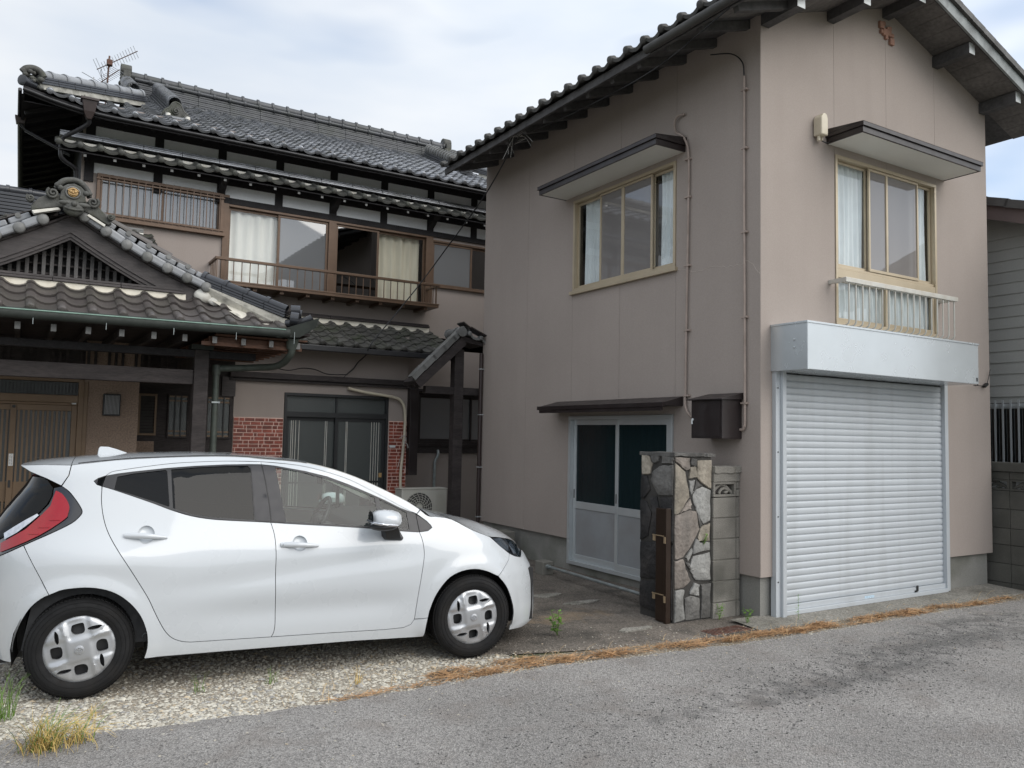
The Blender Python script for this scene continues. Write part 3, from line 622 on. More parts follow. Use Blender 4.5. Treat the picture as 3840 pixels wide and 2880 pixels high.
# ---------------------------------------------------------------- garage house
XC, YG, XE, YE, ZS = 6.071, 5.342, 10.137, 10.808, 0.399
XR = (XC+XE)/2
gh = thing('garage_house', 'two-storey taupe stucco house with a roller shutter and gabled tile roof', 'house', (XR, (YG+YE)/2, 0.0))
ML = lambda a, z, d: (XC-d, a, z)          # left wall: a = y
MG = lambda a, z, d: (a, YG-d, z)          # gable wall: a = x
soff = lambda x: 6.60-0.335*abs(x-XR)      # underside of the roof
wall(gh, ML, YG, YE, ZS, 5.92, [(6.525,8.456,3.576,4.775),(6.545,8.486,-1,1.962)], [6.5255,7.49,8.4555,9.55], MT['stucco'])
wall(gh, MG, XC, XE, ZS, lambda x: soff(x)+0.03, [(7.2,9.04,2.926,4.73),(6.30,9.165,-1,2.40)], [7.195,8.10,9.036], MT['stucco'])
b = MB(); b.quad((XE,YG,ZS),(XE,YE,ZS),(XE,YE,5.92),(XE,YG,5.92)); b.build('wall_panel', MT['stucco'], gh)
b = MB(); b.add([(XC,YE,ZS),(XE,YE,ZS),(XE,YE,5.95),(XR,YE,6.6),(XC,YE,5.95)], [(0,1,2,3,4)]); b.build('wall_panel', MT['stucco'], gh)
i_ = 0.045
MB().box(XC+i_,XC+.25,YG+i_,6.545,-.03,ZS+.01).build('foundation', MT['plinth'], gh)
MB().box(XC+i_,XC+.25,8.486,YE-i_,-.03,ZS+.01).build('foundation', MT['plinth'], gh)
MB().box(XC+i_+.205,6.30,YG+i_,YG+.25,-.03,ZS+.008).build('foundation', MT['plinth'], gh)
MB().box(9.165,XE-i_,YG+i_,YG+.25,-.03,ZS+.01).build('foundation', MT['plinth'], gh)
MB().box(XE-.25,XE-i_,YG+.251,YE-i_,-.03,ZS+.01).build('foundation', MT['plinth'], gh)
# roof: deck, soffit boards, purlins, rafters, bargeboard
XEV = 5.36; XEV2 = 2*XR-XEV; YV = 4.85; YB = 10.83
for sgn in (-1, 1):
    xe = XR+sgn*(XR-XEV)
    b = MB(); b.prism([(XR,YV,soff(XR)+.002),(xe,YV,soff(xe)+.002),(xe,YV,soff(xe)+.055),(XR,YV,soff(XR)+.055)], (0,YB-YV,0)); b.build('roof_deck', MT['wood_eave'], gh)
    n = 13
    for k in range(n):      # soffit boards under the verge
        x0 = XR+sgn*(XR-XEV)*k/n; x1 = XR+sgn*(XR-XEV)*(k+1)/n-sgn*.005
        b = MB(); b.prism([(x0,YV+.03,soff(x0)-.010),(x1,YV+.03,soff(x1)-.010),(x1,YV+.03,soff(x1)+.001),(x0,YV+.03,soff(x0)+.001)], (0,YG-YV-.03+.02,0)); b.build('soffit_board', MT['wood_soffit'], gh)
    # bargeboard
    b = MB(); b.prism([(XR,YV-.028,soff(XR)-.05),(xe,YV-.028,soff(xe)-.045),(xe,YV-.028,soff(xe)+.085),(XR,YV-.028,soff(XR)+.085)], (0,.026,0)); b.build('bargeboard', MT['wood_verge'], gh)
for px in (6.13, 7.14, XR, 9.06, 10.05):
    b = MB(); z1 = soff(px)-.012; b.box(px-.055,px+.055,4.905,YG-.001,z1-.125,z1)
    pu = b.build('purlin', MT['wood_eave'], gh)
    MB().box(px-.054,px+.054,4.900,4.9045,z1-.124,z1-.001).build('painted_end', MT['paint_white'], pu)
y = 5.05
while y < YE:
    MB().beam((XC+.05,y,soff(XC+.05)-.05),(XEV+.05,y,soff(XEV+.05)-.045),.06,.085).build('rafter', MT['wood_eave'], gh); y += 0.452
MB().box(XEV-.012,XEV+.02,YV+.02,YB,soff(XEV)-.04,soff(XEV)+.05).build('fascia_board', MT['wood_eave'], gh)
MB().tube([(XEV-.06,4.87,soff(XEV)-.005),(XEV-.06,6.16,soff(XEV)-.005)],.045,10).build('gutter', MT['tile_garage'], gh, 40)
t_g = tile_mesh('garage_tile', MT['tile_garage'], 0.271); t_ge = tile_mesh('garage_eave_tile', MT['tile_garage'], 0.271, eave=.035)
sl = Vector((1,0,0.335)).normalized()
roof_tiles(gh, (XEV-.055,YB,soff(XEV)+.058-.018), (0,-1,0), sl, 22, 12, t_g, t_ge, w=.271, limit=66)
sr = Vector((-1,0,0.335)).normalized()
roof_tiles(gh, (XEV2+.055,YV,soff(XEV2)+.040), (0,1,0), sr, 22, 12, t_g, t_ge, w=.271, limit=0)
# verge tiles along both slopes of the gable
q = MB(); q.box(-.02,.16,0,.255,-.020,.052); vt = q.mesh('verge_tile', MT['tile_garage'], None)
q = MB(); q.lathe([(.0005,-.03),(.04,-.03),(.05,-.02),(.05,.24)], (.07,0,.05), (0,1,0), 12); vr = q.mesh('verge_roll', MT['tile_garage'], 40)
for sgn, es in ((-1, sl), (1, sr)):
    for k in range(12):
        p = Vector((XEV-.05 if sgn < 0 else XEV2+.05, YV-.045, soff(XEV)+.085))+es*(k*.235); ex = Vector((0,1,0)); nz = ex.cross(es)*(-1 if sgn < 0 else 1)
        tilt = es+nz*(-.05); inst('verge_tile', vt, frame(p+nz*.012, ex, tilt, nz), gh); inst('verge_roll', vr, frame(p+nz*.012, ex, tilt, nz), gh)
cap_tiles(gh, (XR,YV-.05,soff(XR)+.20), (XR,YB+.02,soff(XR)+.20), .09, MT['tile_garage'])
courses(gh, (XR,YV-.04,soff(XR)+.06), (XR,YB,soff(XR)+.06), 3, .045, .30, .24, MT['tile_garage'])
# vent of pierced terracotta pieces in the gable
pm('terracotta', (0.36,0.20,0.145), rough=0.8, var=0.15, vs=14, bump=0.2, bs=80)
for (dx,dz,s) in ((-.085,.075,1),(-.025,.005,1),(.045,.015,1),(-.045,.10,.6),(.10,-.07,1),(.03,.055,.55),(.065,.07,.6),(.11,.0,.6),(.0,-.045,.6),(-.085,.0,.55)):
    b = MB(); cx, cz = 8.095+dx, 6.29+dz; wbox(b, MG, cx-.038*s, cx+.038*s, cz-.038*s, cz+.038*s, -.01, .03); b.build('vent_piece', MT['terracotta'], gh, bevel=.006)
# windows --------------------------------------------------------------
def sash(parent, M_, a0, a1, z0, z1, d, fw, frame_mat, pane_mat, name='sash'):
    b = MB()
    wbox(b,M_,a0,a1,z0,z0+fw*1.2,d-.012,d+.012); wbox(b,M_,a0,a1,z1-fw,z1,d-.0119,d+.0119); wbox(b,M_,a0,a0+fw,z0+fw*1.2,z1-fw,d-.0115,d+.0115); wbox(b,M_,a1-fw,a1,z0+fw*1.2,z1-fw,d-.0115,d+.0115)
    s_ = b.build(name, MT[frame_mat], parent, bevel=.002)
    p = MB(); p.quad(M_(a0+fw*.8,z0+fw,d),M_(a1-fw*.8,z0+fw,d),M_(a1-fw*.8,z1-fw*.8,d),M_(a0+fw*.8,z1-fw*.8,d)); p.build('pane', MT[pane_mat], s_)
    return s_
def outer_frame(parent, M_, a0, a1, z0, z1, d0, d1, fw, mat, name='frame', sill=True):
    b = MB(); wbox(b,M_,a0,a1,z1-fw,z1,d0,d1); wbox(b,M_,a0,a0+fw,z0+fw,z1-fw,d0,d1-.001); wbox(b,M_,a1-fw,a1,z0+fw,z1-fw,d0,d1-.001); wbox(b,M_,a0,a1,z0,z0+fw,d0,d1)
    f_ = b.build(name, MT[mat], parent, bevel=.002)
    if sill: s_ = MB(); wbox(s_,M_,a0-.03,a1+.03,z0-.045,z0-.001,-.02,d1+.03); s_.build('sill', MT[mat], parent, bevel=.003)
    return f_
outer_frame(gh, ML, 6.528, 8.453, 3.578, 4.773, -.08, .015, .035, 'alu_gold')
zz0, zz1 = 3.615, 4.735
sash(gh, ML, 7.88, 8.42, zz0, zz1, -.055, .03, 'alu_gold', 'pane_clear'); sash(gh, ML, 6.56, 6.96, zz0, zz1, -.055, .03, 'alu_gold', 'pane_clear')
sash(gh, ML, 7.46, 7.905, zz0, zz1, -.015, .025, 'alu_gold', 'pane_screen'); sash(gh, ML, 6.93, 7.462, zz0, zz1, -.016, .025, 'alu_gold', 'pane_screen')
room(gh, ML, 6.3, 8.7, 3.2, 5.2, -.11, -1.6)
curtain(gh, ML, 7.93, 8.33, 3.62, 4.75, -.11, 'curtain_lace', 6, .02, .14, 1); curtain(gh, ML, 6.50, 6.90, 3.62, 4.75, -.11, 'curtain_lace', 6, .02, .10, 2)
curtain(gh, ML, 6.95, 7.9, 3.62, 4.75, -.30, 'screen_mesh', 10, .015, 0, 3)
outer_frame(gh, MG, 7.203, 9.037, 2.93, 4.727, -.08, .012, .035, 'alu_gold')
b = MB(); wbox(b, MG, 7.24, 9.0, 3.42, 3.51, -.075, .008); wbox(b, MG, 7.24, 9.0, 3.515, 3.545, -.075, -.01); b.build('transom', MT['alu_gold'], gh, bevel=.003)
for a0,a1,d,pm_ in ((7.24,7.80,-.055,'pane_clear'),(8.68,9.0,-.055,'pane_clear'),(7.785,8.12,-.016,'pane_screen'),(8.10,8.70,-.015,'pane_screen')):
    sash(gh, MG, a0, a1, 3.55, 4.69, d, .026, 'alu_gold', pm_)
for a0,a1,d in ((7.24,8.11,-.055),(8.08,9.0,-.02)): sash(gh, MG, a0, a1, 2.97, 3.42, d, .03, 'alu_gold', 'pane_clear')
room(gh, MG, 7.0, 9.2, 2.7, 5.0, -.11, -1.6)
curtain(gh, MG, 7.24, 7.78, 3.55, 4.70, -.11, 'curtain_lace', 7, .02, 0, 4); curtain(gh, MG, 7.8, 8.7, 3.55, 4.70, -.24, 'screen_mesh', 8, .02, 0, 5)
curtain(gh, MG, 8.7, 9.0, 3.55, 4.70, -.11, 'curtain_lace', 4, .02, 0, 6); curtain(gh, MG, 7.24, 9.0, 2.95, 3.46, -.11, 'curtain_lace', 22, .02, 0, 7)
# window hoods
def hood(M_, a0, a1, zlo, zhi, dep):
    h = MB(); wbox(h, M_, a0+.02, a1-.02, zlo+.005, zhi-.02, .0, dep-.02); hd = h.build('window_hood', MT['soffit_white'], gh)
    f = MB(); e = .03
    for (z0_,z1_,o) in ((zhi-.042,zhi,0.018),(zlo,zhi-.043,0.0)):
        wbox(f,M_,a0-o,a1+o,z0_,z1_,dep-.02,dep+o); wbox(f,M_,a0-o,a0+.02,z0_,z1_,.0,dep-.0205); wbox(f,M_,a1-.02,a1+o,z0_,z1_,.0,dep-.0205)
    f.build('hood_fascia', MT['metal_brownblack'], hd, bevel=.002)
    t_ = MB(); t_.add([M_(a0-.02,zhi+.001,dep+.02),M_(a1+.02,zhi+.001,dep+.02),M_(a1+.02,zhi+.05,0),M_(a0-.02,zhi+.05,0)],[(0,1,2,3)]); t_.add([M_(a0-.02,zhi+.001,dep+.02),M_(a0-.02,zhi+.05,0),M_(a0-.02,zhi,0)],[(0,1,2)]); t_.add([M_(a1+.02,zhi+.001,dep+.02),M_(a1+.02,zhi+.05,0),M_(a1+.02,zhi,0)],[(0,1,2)]); t_.build('hood_roof', MT['metal_brownblack'], hd)
    return hd
hood(ML, 6.386, 8.645, 4.831, 4.937, .427); hood(MG, 7.068, 9.22, 4.809, 4.912, .43)
# side door with its hood
hb = MB(); hb.add([ML(6.40,2.075,.30),ML(8.77,2.075,.30),ML(8.77,2.155,0),ML(6.40,2.155,0),ML(6.40,2.055,.30),ML(8.77,2.055,.30),ML(8.77,2.05,0),ML(6.40,2.05,0)],[(0,1,2,3),(4,7,6,5),(0,4,5,1),(0,3,7,4),(1,5,6,2)])
dh = hb.build('door_hood', MT['metal_brownblack'], gh)
f = MB(); wbox(f, ML, 6.385, 8.785, 2.035, 2.082, .285, .312); wbox(f, ML, 6.42, 8.75, 1.995, 2.034, .27, .30); f.build('hood_fascia', MT['metal_brownblack'], dh, bevel=.002)
outer_frame(gh, ML, 6.548, 8.483, 0.09, 1.96, -.08, .02, .045, 'alu_silver', 'door_frame', False)
MB().box(XC+.02,XC+.2,6.55,8.48,-.02,.088).build('door_step', MT['plinth'], gh)
for a0,a1,d in ((7.46,8.435,-.05),(6.6,7.54,-.012)):
    b = MB(); fw = .055
    wbox(b,ML,a0,a0+fw,.135,1.915,d-.015,d+.015); wbox(b,ML,a1-fw,a1,.135,1.915,d-.015,d+.015); wbox(b,ML,a0+fw,a1-fw,1.85,1.915,d-.014,d+.014); wbox(b,ML,a0+fw,a1-fw,.79,.88,d-.014,d+.014); wbox(b,ML,a0+fw,a1-fw,.135,.215,d-.014,d+.014)
    dr = b.build('sliding_door', MT['alu_silver'], gh, bevel=.003)
    p = MB(); wbox(p,ML,a0+fw*.8,a1-fw*.8,.20,.80,d-.004,d+.004); p.build('kick_panel', MT['alu_panel'], dr)
    p = MB(); p.quad(ML(a0+fw*.8,.87,d),ML(a1-fw*.8,.87,d),ML(a1-fw*.8,1.86,d),ML(a0+fw*.8,1.86,d)); p.build('pane', MT['pane_teal'], dr)
    p = MB(); wbox(p,ML,a1-.035,a1-.02,.92,1.03,d+.015,d+.018); p.build('finger_pull', MT['alu_dark'], dr)
room(gh, ML, 6.4, 8.6, -.02, 2.2, -.11, -2.0)
curtain(gh, ML, 6.62, 8.4, .85, 1.9, -.16, 'screen_mesh', 14, .02, 0, 12)
# roller shutter --------------------------------------------------------
sh = MB(); wbox(sh, MG, 6.235, 6.345, .012, 2.40, -.02, .045)
sg = sh.build('shutter', MT['shutter_metal'], gh, bevel=.003)
sh = MB(); wbox(sh, MG, 6.30, 6.352, .0, 2.38, .0455, .075); sh.build('guide_rail', MT['shutter_metal'], sg, bevel=.003)
sh = MB(); wbox(sh, MG, 9.10, 9.165, .03, 2.40, -.02, .04); sh.build('guide_rail', MT['shutter_metal'], sg, bevel=.003)
n = 34; h = (2.36-.115)/n
pr = [(-.06,-.006),(.0,-.004),(.05,.002),(.15,.005),(.35,.0075),(.60,.008),(.85,.0065),(.92,.004),(.96,-.003),(1.0,-.005)]
q = MB(); sx = [6.345+(9.12-6.345)*k/10 for k in range(11)]; V_ = [(x, -d, t*h) for x in sx for t, d in pr]; m_ = len(pr)
q.add(V_, [(k*m_+i,(k+1)*m_+i,(k+1)*m_+i+1,k*m_+i+1) for k in range(10) for i in range(m_-1)]); sme = q.mesh('shutter_slat', MT['shutter_metal'], 60)
for k in range(n): inst('shutter_slat', sme, Matrix.Translation((0, YG+.012+random.uniform(-.0015,.0015), .115+k*h+random.uniform(-.0012,.0012))), sg)
b = MB(); wbox(b,MG,6.35,9.115,.022,.062,-.01,.045); wbox(b,MG,6.35,9.115,.063,.114,-.01,.020); bb = b.build('bottom_bar', MT['shutter_metal'], sg, bevel=.003)
b = MB(); wbox(b,MG,8.53,8.56,.075,.135,.021,.03); wbox(b,MG,8.5,8.535,.068,.085,.021,.035); b.build('latch', MT['alu_dark'], bb)
b = MB(); wbox(b,MG,7.62,7.78,.072,.098,.0205,.0215); pm('sticker_blue',(0.45,0.58,0.68),rough=.5,var=.25,vs=60); b.build('sticker', MT['sticker_blue'], bb)
b = MB(); wbox(b,MG,6.353,6.358,.70,.83,.02,.03); b.build('edge_clip', MT['alu_dark'], sg)
MB().quad(MG(6.2,0,-.10),MG(9.2,0,-.10),MG(9.2,2.5,-.10),MG(6.2,2.5,-.10)).build('interior_wall', MT['room_dark'], gh)
# shutter box
b = MB(); wbox(b, MG, 6.214, 9.102, 2.37, 2.816, -.05, .428); sb = b.build('shutter_box', MT['box_metal'], sg, bevel=.004)
b = MB(); wbox(b, MG, 6.205, 9.111, 2.806, 2.825, -.0, .436); wbox(b, MG, 6.2135, 6.228, 2.368, 2.805, .4285, .4315); b.build('box_trim', MT['box_metal'], sb, bevel=.002)
for (yy,zz) in ((.28,2.66),(.28,2.585)):
    q = MB(); q.lathe([(.012,0),(.012,.006),(.0005,.009)], (6.214, YG-yy, zz), (-1,0,0), 8); q.build('rivet', MT['alu_silver'], sb)
b = MB(); wbox(b,MG,9.055,9.075,2.40,2.44,.429,.434); b.build('slot', MT['alu_dark'], sb)
for i in range(4):
    q = MB(); q.lathe([(.007,0),(.007,.004),(.0005,.006)], (6.262, YG-.046, .35+i*.62), (0,-1,0), 8); q.build('screw', MT['alu_dark'], sg)
# gable balcony rail
rl = MB(); wbox(rl, MG, 7.085, 9.10, 3.325, 3.375, .165, .215); wbox(rl, MG, 7.085, 7.13, 3.33, 3.372, 0, .164); wbox(rl, MG, 9.055, 9.10, 3.33, 3.372, 0, .164)
rail = rl.build('balcony_rail', MT['alu_rail'], gh, bevel=.004)
for i in range(18):
    x = 7.16+i*.1115
    q = MB(); q.tube([(x,YG-.19,3.325),(x,YG-.19,2.93),(x,YG-.178,2.905),(x,YG-.15,2.893),(x,YG-.02,2.893)],.0085,8); q.build('baluster', MT['alu_rail'], rail, 60)
b = MB(); wbox(b, MG, 7.13, 9.07, 2.893, 2.912, .03, .055); b.build('lower_bar', MT['alu_rail'], rail)
# light cracks in the stucco below the side window
pm('crack', (0.55,0.48,0.43), rough=0.95)
cp = [Vector(p) for p in ((6.50,3.55),(6.36,3.515),(6.28,3.49),(6.16,3.475),(5.98,3.50),(5.86,3.475),(5.76,3.455),(5.60,3.45),(5.50,3.47),(5.40,3.37),(5.35,3.31))]
b = MB(); b.tube([ML(p.x+random.uniform(-.01,.01), p.y+random.uniform(-.008,.008), .0005) for p in crom([Vector((p.x,p.y,0)) for p in cp], 4)], .0022, 4); b.build('crack_filler', MT['crack'], gh)

# ---------------------------------------------------------------- things on the garage house
mb = thing('meter_box', 'dark brown metal meter box with sloped lid on the stucco wall', 'meter box', (5.93, 5.80, 1.708))
MB().box(5.80,6.069,5.575,5.995,1.708,2.095).build('case', MT['metal_brownblack'], mb, bevel=.004)
b = MB(); b.add([(5.765,5.55,2.098),(5.765,6.03,2.098),(6.069,6.03,2.165),(6.069,5.55,2.165),(5.765,5.55,2.086),(5.765,6.03,2.086),(6.069,6.03,2.0965),(6.069,5.55,2.0965)],[(0,3,2,1),(4,5,6,7),(0,1,5,4),(1,2,6,5),(2,3,7,6),(3,0,4,7)]); b.build('lid', MT['metal_brownblack'], mb, bevel=.003)
MB().box(5.795,5.7995,5.60,5.97,1.73,2.075).build('door', MT['metal_brownblack'], mb)
q = MB(); q.lathe([(.012,0),(.012,.012),(.008,.016),(.0005,.017)],(5.795,5.965,1.895),(-1,0,0),10); q.box(5.778,5.786,5.958,5.975,1.85,1.895); q.build('handle', MT['paint_white'], mb, 40)
c1 = thing('conduit', 'taupe painted conduit rising past the side window to a curl', 'conduit', (6.05, 6.5, 1.7))
pts = crom([Vector(p) for p in ((6.045,6.05,1.90),(6.045,6.22,1.92),(6.045,6.33,2.02),(6.045,6.34,2.25),(6.045,6.33,3.0),(6.045,6.315,4.0),(6.045,6.31,4.72),(6.03,6.36,4.96),(6.03,6.50,5.08),(6.03,6.52,5.20),(6.03,6.46,5.25),(6.05,6.38,5.245))], 8)
MB().tube(pts, .013, 8).build('pipe', MT['pipe_wall'], c1, 60)
for z in (2.15,2.85,3.55,4.3,4.72): MB().box(6.030,6.07,6.285,6.365,z,z+.018).build('clip', MT['pipe_wall'], c1)
c2 = thing('conduit', 'taupe painted conduit beside the house corner above the meter box', 'conduit', (6.05, 5.53, 1.7))
pts = crom([Vector(p) for p in ((6.045,5.575,1.80),(6.045,5.545,1.80),(6.045,5.525,1.83),(6.045,5.515,1.95),(6.045,5.52,3.0),(6.045,5.53,4.2),(6.045,5.53,5.35))], 8)
MB().tube(pts, .013, 8).build('pipe', MT['pipe_wall'], c2, 60)
MB().tube(crom([Vector(p) for p in ((6.045,5.53,5.35),(6.04,5.55,5.50),(6.0,5.66,5.62),(5.9,5.85,5.66))],6), .007, 6).build('cable', MT['cable_black'], c2, 60)
for z in (2.05,2.9,3.75,4.6,5.2): MB().box(6.030,6.07,5.49,5.56,z,z+.018).build('clip', MT['pipe_wall'], c2)
lp = thing('sensor_unit', 'beige weatherproof sensor casing above the street side window hood', 'sensor', (6.9, 5.30, 4.78))
b = MB(); P_ = [(6.85,4.84),(6.955,4.84),(6.955,5.02),(6.94,5.06),(6.91,5.075),(6.88,5.06),(6.85,5.02)]; b.prism([(x,YG-.11,z) for x,z in P_],(0,.105,0)); b.build('case', MT['cream_plastic'], lp, bevel=.012)
q = MB(); q.tube([(6.88,YG-.05,4.84),(6.88,YG-.05,4.79)],.018,8); q.tube([(6.93,YG-.05,4.84),(6.93,YG-.05,4.80)],.012,8); q.build('cable_gland', MT['cream_plastic'], lp, 50)
MB().tube(crom([Vector(p) for p in ((6.93,YG-.05,4.80),(6.98,YG-.07,4.78),(7.06,YG-.05,4.82))],6),.006,6).build('cable', MT['cable_black'], lp)
# power plug hanging by the shutter box
w = thing('hanging_plug', 'short black cable with a plug hanging at the corner of the shutter box', 'cable', (10.0, 5.3, 2.36))
MB().tube(crom([Vector(p) for p in ((9.11,YG-.42,2.40),(9.3,YG-.30,2.37),(9.6,YG-.1,2.40),(9.95,YG-.03,2.41),(10.02,YG-.03,2.44),(10.10,YG-.03,2.62))],8),.005,5).build('cable', MT['cable_black'], w)
MB().beam((9.95,YG-.03,2.40),(10.02,YG-.03,2.44),.04,.03).build('plug', MT['cable_black'], w, bevel=.004)
# ---------------------------------------------------------------- main house
YM, YL = 13.2, 12.2
MM = lambda a, z, d: (a, YM-d, z)
MW = lambda a, z, d: (a, YL-d, z)
mh = thing('main_house', 'large old two-storey house with black timber, white plaster bands and grey tile roof', 'house', (4.0, 15.5, 0.0))
PX = [.70,1.637,2.566,3.482,4.406,5.332,6.242,7.147,8.06]
wall(mh, MM, .60, 9.0, 3.45, 6.50, [(.81,2.60,4.815,5.44),(2.66,6.19,3.97,5.30),(6.31,8.00,4.40,5.25)], [], MT['stucco_house'], .10)
b = MB(); b.quad((.60,YM,0),(.60,19.0,0),(.60,19.0,6.6),(.60,YM,6.6)); b.quad((9.0,YM,0),(9.0,19.0,0),(9.0,19.0,6.6),(9.0,YM,6.6)); b.quad((.60,19,0),(9,19,0),(9,19,6.6),(.60,19,6.6)); b.build('side_wall', MT['wood_black'], mh)
for i, x in enumerate(PX):
    b = MB(); wbox(b, MM, x-.062, x+.062, 5.305, 6.42, .002, .032); b.build('post', MT['wood_black'], mh)
    if i in (2,4,6):        # carved bracket arms
        b = MB(); b.prism([(x-.05,YM-.033,5.42),(x-.05,YM-.033,5.66),(x-.05,YM-.36,5.66),(x-.05,YM-.36,5.60),(x-.05,YM-.30,5.56),(x-.05,YM-.22,5.545),(x-.05,YM-.17,5.50),(x-.05,YM-.10,5.46)],(.10,0,0)); b.build('bracket', MT['wood_black'], mh, bevel=.004)
for i in range(len(PX)-1):
    a0, a1 = PX[i]+.064, PX[i+1]-.064
    for z0, z1 in ((5.945,6.145),(5.40 if i >= 2 else 5.445,5.595)):
        b = MB(); wbox(b, MM, a0, a1, z0, z1, .003, .012); b.build('plaster_panel', MT['plaster_band'], mh)
b = MB(); wbox(b, MM, .60, 8.9, 6.147, 6.42, .003, .045); b.build('eave_beam', MT['wood_black'], mh)
b = MB(); wbox(b, MM, .63, 8.9, 5.597, 5.943, .003, .040); b.build('hood_beam', MT['wood_black'], mh)
b = MB(); wbox(b, MM, 2.60, 8.3, 5.302, 5.398, .003, .036); b.build('lintel', MT['wood_black'], mh)
# lattice window
outer_frame(mh, MM, .812, 2.61, 4.80, 5.442, -.06, .06, .045, 'alu_brown')
for a0,a1,d in ((.86,1.74,-.03),(1.70,2.565,-.055)): sash(mh, MM, a0, a1, 4.85, 5.395, d, .03, 'alu_brown', 'pane_frost')
for i in range(18):
    x = .875+i*.0985; b = MB(); wbox(b, MM, x-.006, x+.006, 4.79, 5.40, .062, .076); b.build('grille_bar', MT['alu_brown'], mh)
b = MB(); wbox(b, MM, .80, 2.62, 4.83, 4.85, .061, .08); wbox(b, MM, .80, 2.62, 5.35, 5.37, .061, .08); b.build('grille_rail', MT['alu_brown'], mh)
room(mh, MM, .65, 2.63, 4.5, 5.6, -.1, -1.2)
# balcony windows
b = MB(); wbox(b, MM, 2.61, 2.70, 3.97, 5.44, -.05, .035); wbox(b, MM, 4.345, 4.475, 3.97, 5.30, -.05, .03); wbox(b, MM, 6.17, 6.31, 3.97, 5.30, -.05, .03); wbox(b, MM, 2.70, 6.17, 5.262, 5.30, -.05, .028); wbox(b, MM, 6.31, 8.0, 5.215, 5.25, -.05, .02); wbox(b, MM, 6.28, 8.02, 4.37, 4.40, -.05, .05); wbox(b, MM, 2.70, 6.17, 3.95, 3.985, -.05, .03)
b.build('window_frame', MT['alu_brown'], mh, bevel=.003)
for a0,a1,d,p,z0 in ((2.70,3.55,-.045,'pane_clear',3.99),(3.49,4.345,-.015,'pane_frost',3.99),(4.475,5.27,-.015,'pane_dark',3.99),(5.20,6.17,-.045,'pane_clear',3.99),(6.31,7.14,-.015,'pane_frost',4.40),(7.10,7.99,-.045,'pane_dark',4.40)):
    sash(mh, MM, a0, a1, z0, 5.262 if a0 < 6.2 else 5.215, d, .04, 'alu_brown', p)
room(mh, MM, 2.64, 8.2, 3.9, 5.6, -.1, -1.8)
curtain(mh, MM, 2.68, 3.56, 3.99, 5.28, -.10, 'curtain_white', 5, .018, 0, 8); curtain(mh, MM, 5.28, 6.10, 3.99, 5.28, -.14, 'curtain_cream', 5, .02, 0, 9); curtain(mh, MM, 3.50, 3.72, 3.99, 5.28, -.12, 'curtain_cream', 3, .02, .5, 10)
# balcony
bl = MB(); bl.box(2.45,6.215,12.69,YM,3.915,3.96); bal = bl.build('balcony', MT['alu_brown'], mh, bevel=.004)
b = MB(); b.box(2.43,6.23,12.68,12.74,4.295,4.335); b.box(2.43,2.475,12.741,YM,4.297,4.333); b.box(6.185,6.23,12.741,YM,4.297,4.333); b.box(2.44,6.225,12.685,12.725,3.961,3.985); b.build('handrail', MT['alu_brown'], bal, bevel=.003)
q = MB(); q.box(-.006,.006,-.006,.006,3.985,4.295); bme = q.mesh('baluster', MT['alu_brown'])
for i in range(31): inst('baluster', bme, Matrix.Translation((2.46+i*.1238, 12.71, 0)), bal)
for x in (2.455, 6.205):
    for j in range(4): inst('baluster', bme, Matrix.Translation((x, 12.80+j*.11, 0)), bal)
for i in range(9): MB().box(2.6+i*.42,2.66+i*.42,12.75,YM,3.87,3.914).build('joist', MT['alu_brown'], bal)
# tile hood above the windows
t_e = tile_mesh('hood_tile', MT['tile_eave'], 0.265, length=.32, eave=.032)
es = Vector((0,1,.55)).normalized()
roof_tiles(mh, (.24,12.75,5.615), (1,0,0), es, 31, 1, t_e, t_e)
courses(mh, (.30,13.085,5.855), (8.5,13.085,5.855), 3, .032, .20, .13, MT['tile'], seg=.55)
b = MB(); b.add([(.26,12.77,5.60),(8.5,12.77,5.60),(8.5,YM,5.80),(.26,YM,5.80),(.26,12.77,5.585),(8.5,12.77,5.585),(8.5,YM,5.785),(.26,YM,5.785)],[(0,1,2,3),(4,7,6,5),(0,4,5,1),(0,3,7,4),(1,5,6,2)]); b.build('hood_deck', MT['wood_black'], mh)
b = MB(); b.box(.27,8.5,12.975,13.06,5.725,5.80); b.build('plaster_fill', MT['plaster_white'], mh)
for i in range(20):
    x = .62+i*.385; r_ = MB().beam((x,12.80,5.565),(x,YM,5.76),.04,.045).build('rafter', MT['wood_black'], mh)
    MB().box(x-.019,x+.019,12.792,12.797,5.542,5.582).build('painted_end', MT['tile_grey'], r_)
# ---- main roof
EY, EZ, SL, RY = 12.58, 6.13, 0.475, 16.0
XL, XRr, XGL, XGR = -.17, 9.42, 1.30, 7.95
rz = lambda y: EZ+SL*(y-EY)
b = MB()
b.add([(XL,EY,EZ+.15),(.4,EY,EZ+.03),(.95,EY,EZ),(XRr,EY,EZ),(XGR,EY+1.47,rz(EY+1.47)),(XGR,RY,rz(RY)),(XGL,RY,rz(RY)),(XGL,EY+1.47,rz(EY+1.47))],[(0,1,7),(1,2,7),(2,3,4,5,6,7)])
b.add([(XL,2*RY-EY,EZ),(XRr,2*RY-EY,EZ),(XGR,2*RY-EY-1.47,rz(EY+1.47)),(XGR,RY,rz(RY)),(XGL,RY,rz(RY)),(XGL,2*RY-EY-1.47,rz(EY+1.47))],[(0,5,4,3,2,1)])
b.add([(XL,EY,EZ+.15),(XGL,EY+1.47,rz(EY+1.47)),(XGL,2*RY-EY-1.47,rz(EY+1.47)),(XL,2*RY-EY,EZ)],[(0,1,2,3)]); b.add([(XRr,EY,EZ),(XGR,EY+1.47,rz(EY+1.47)),(XGR,2*RY-EY-1.47,rz(EY+1.47)),(XRr,2*RY-EY,EZ)],[(0,3,2,1)])
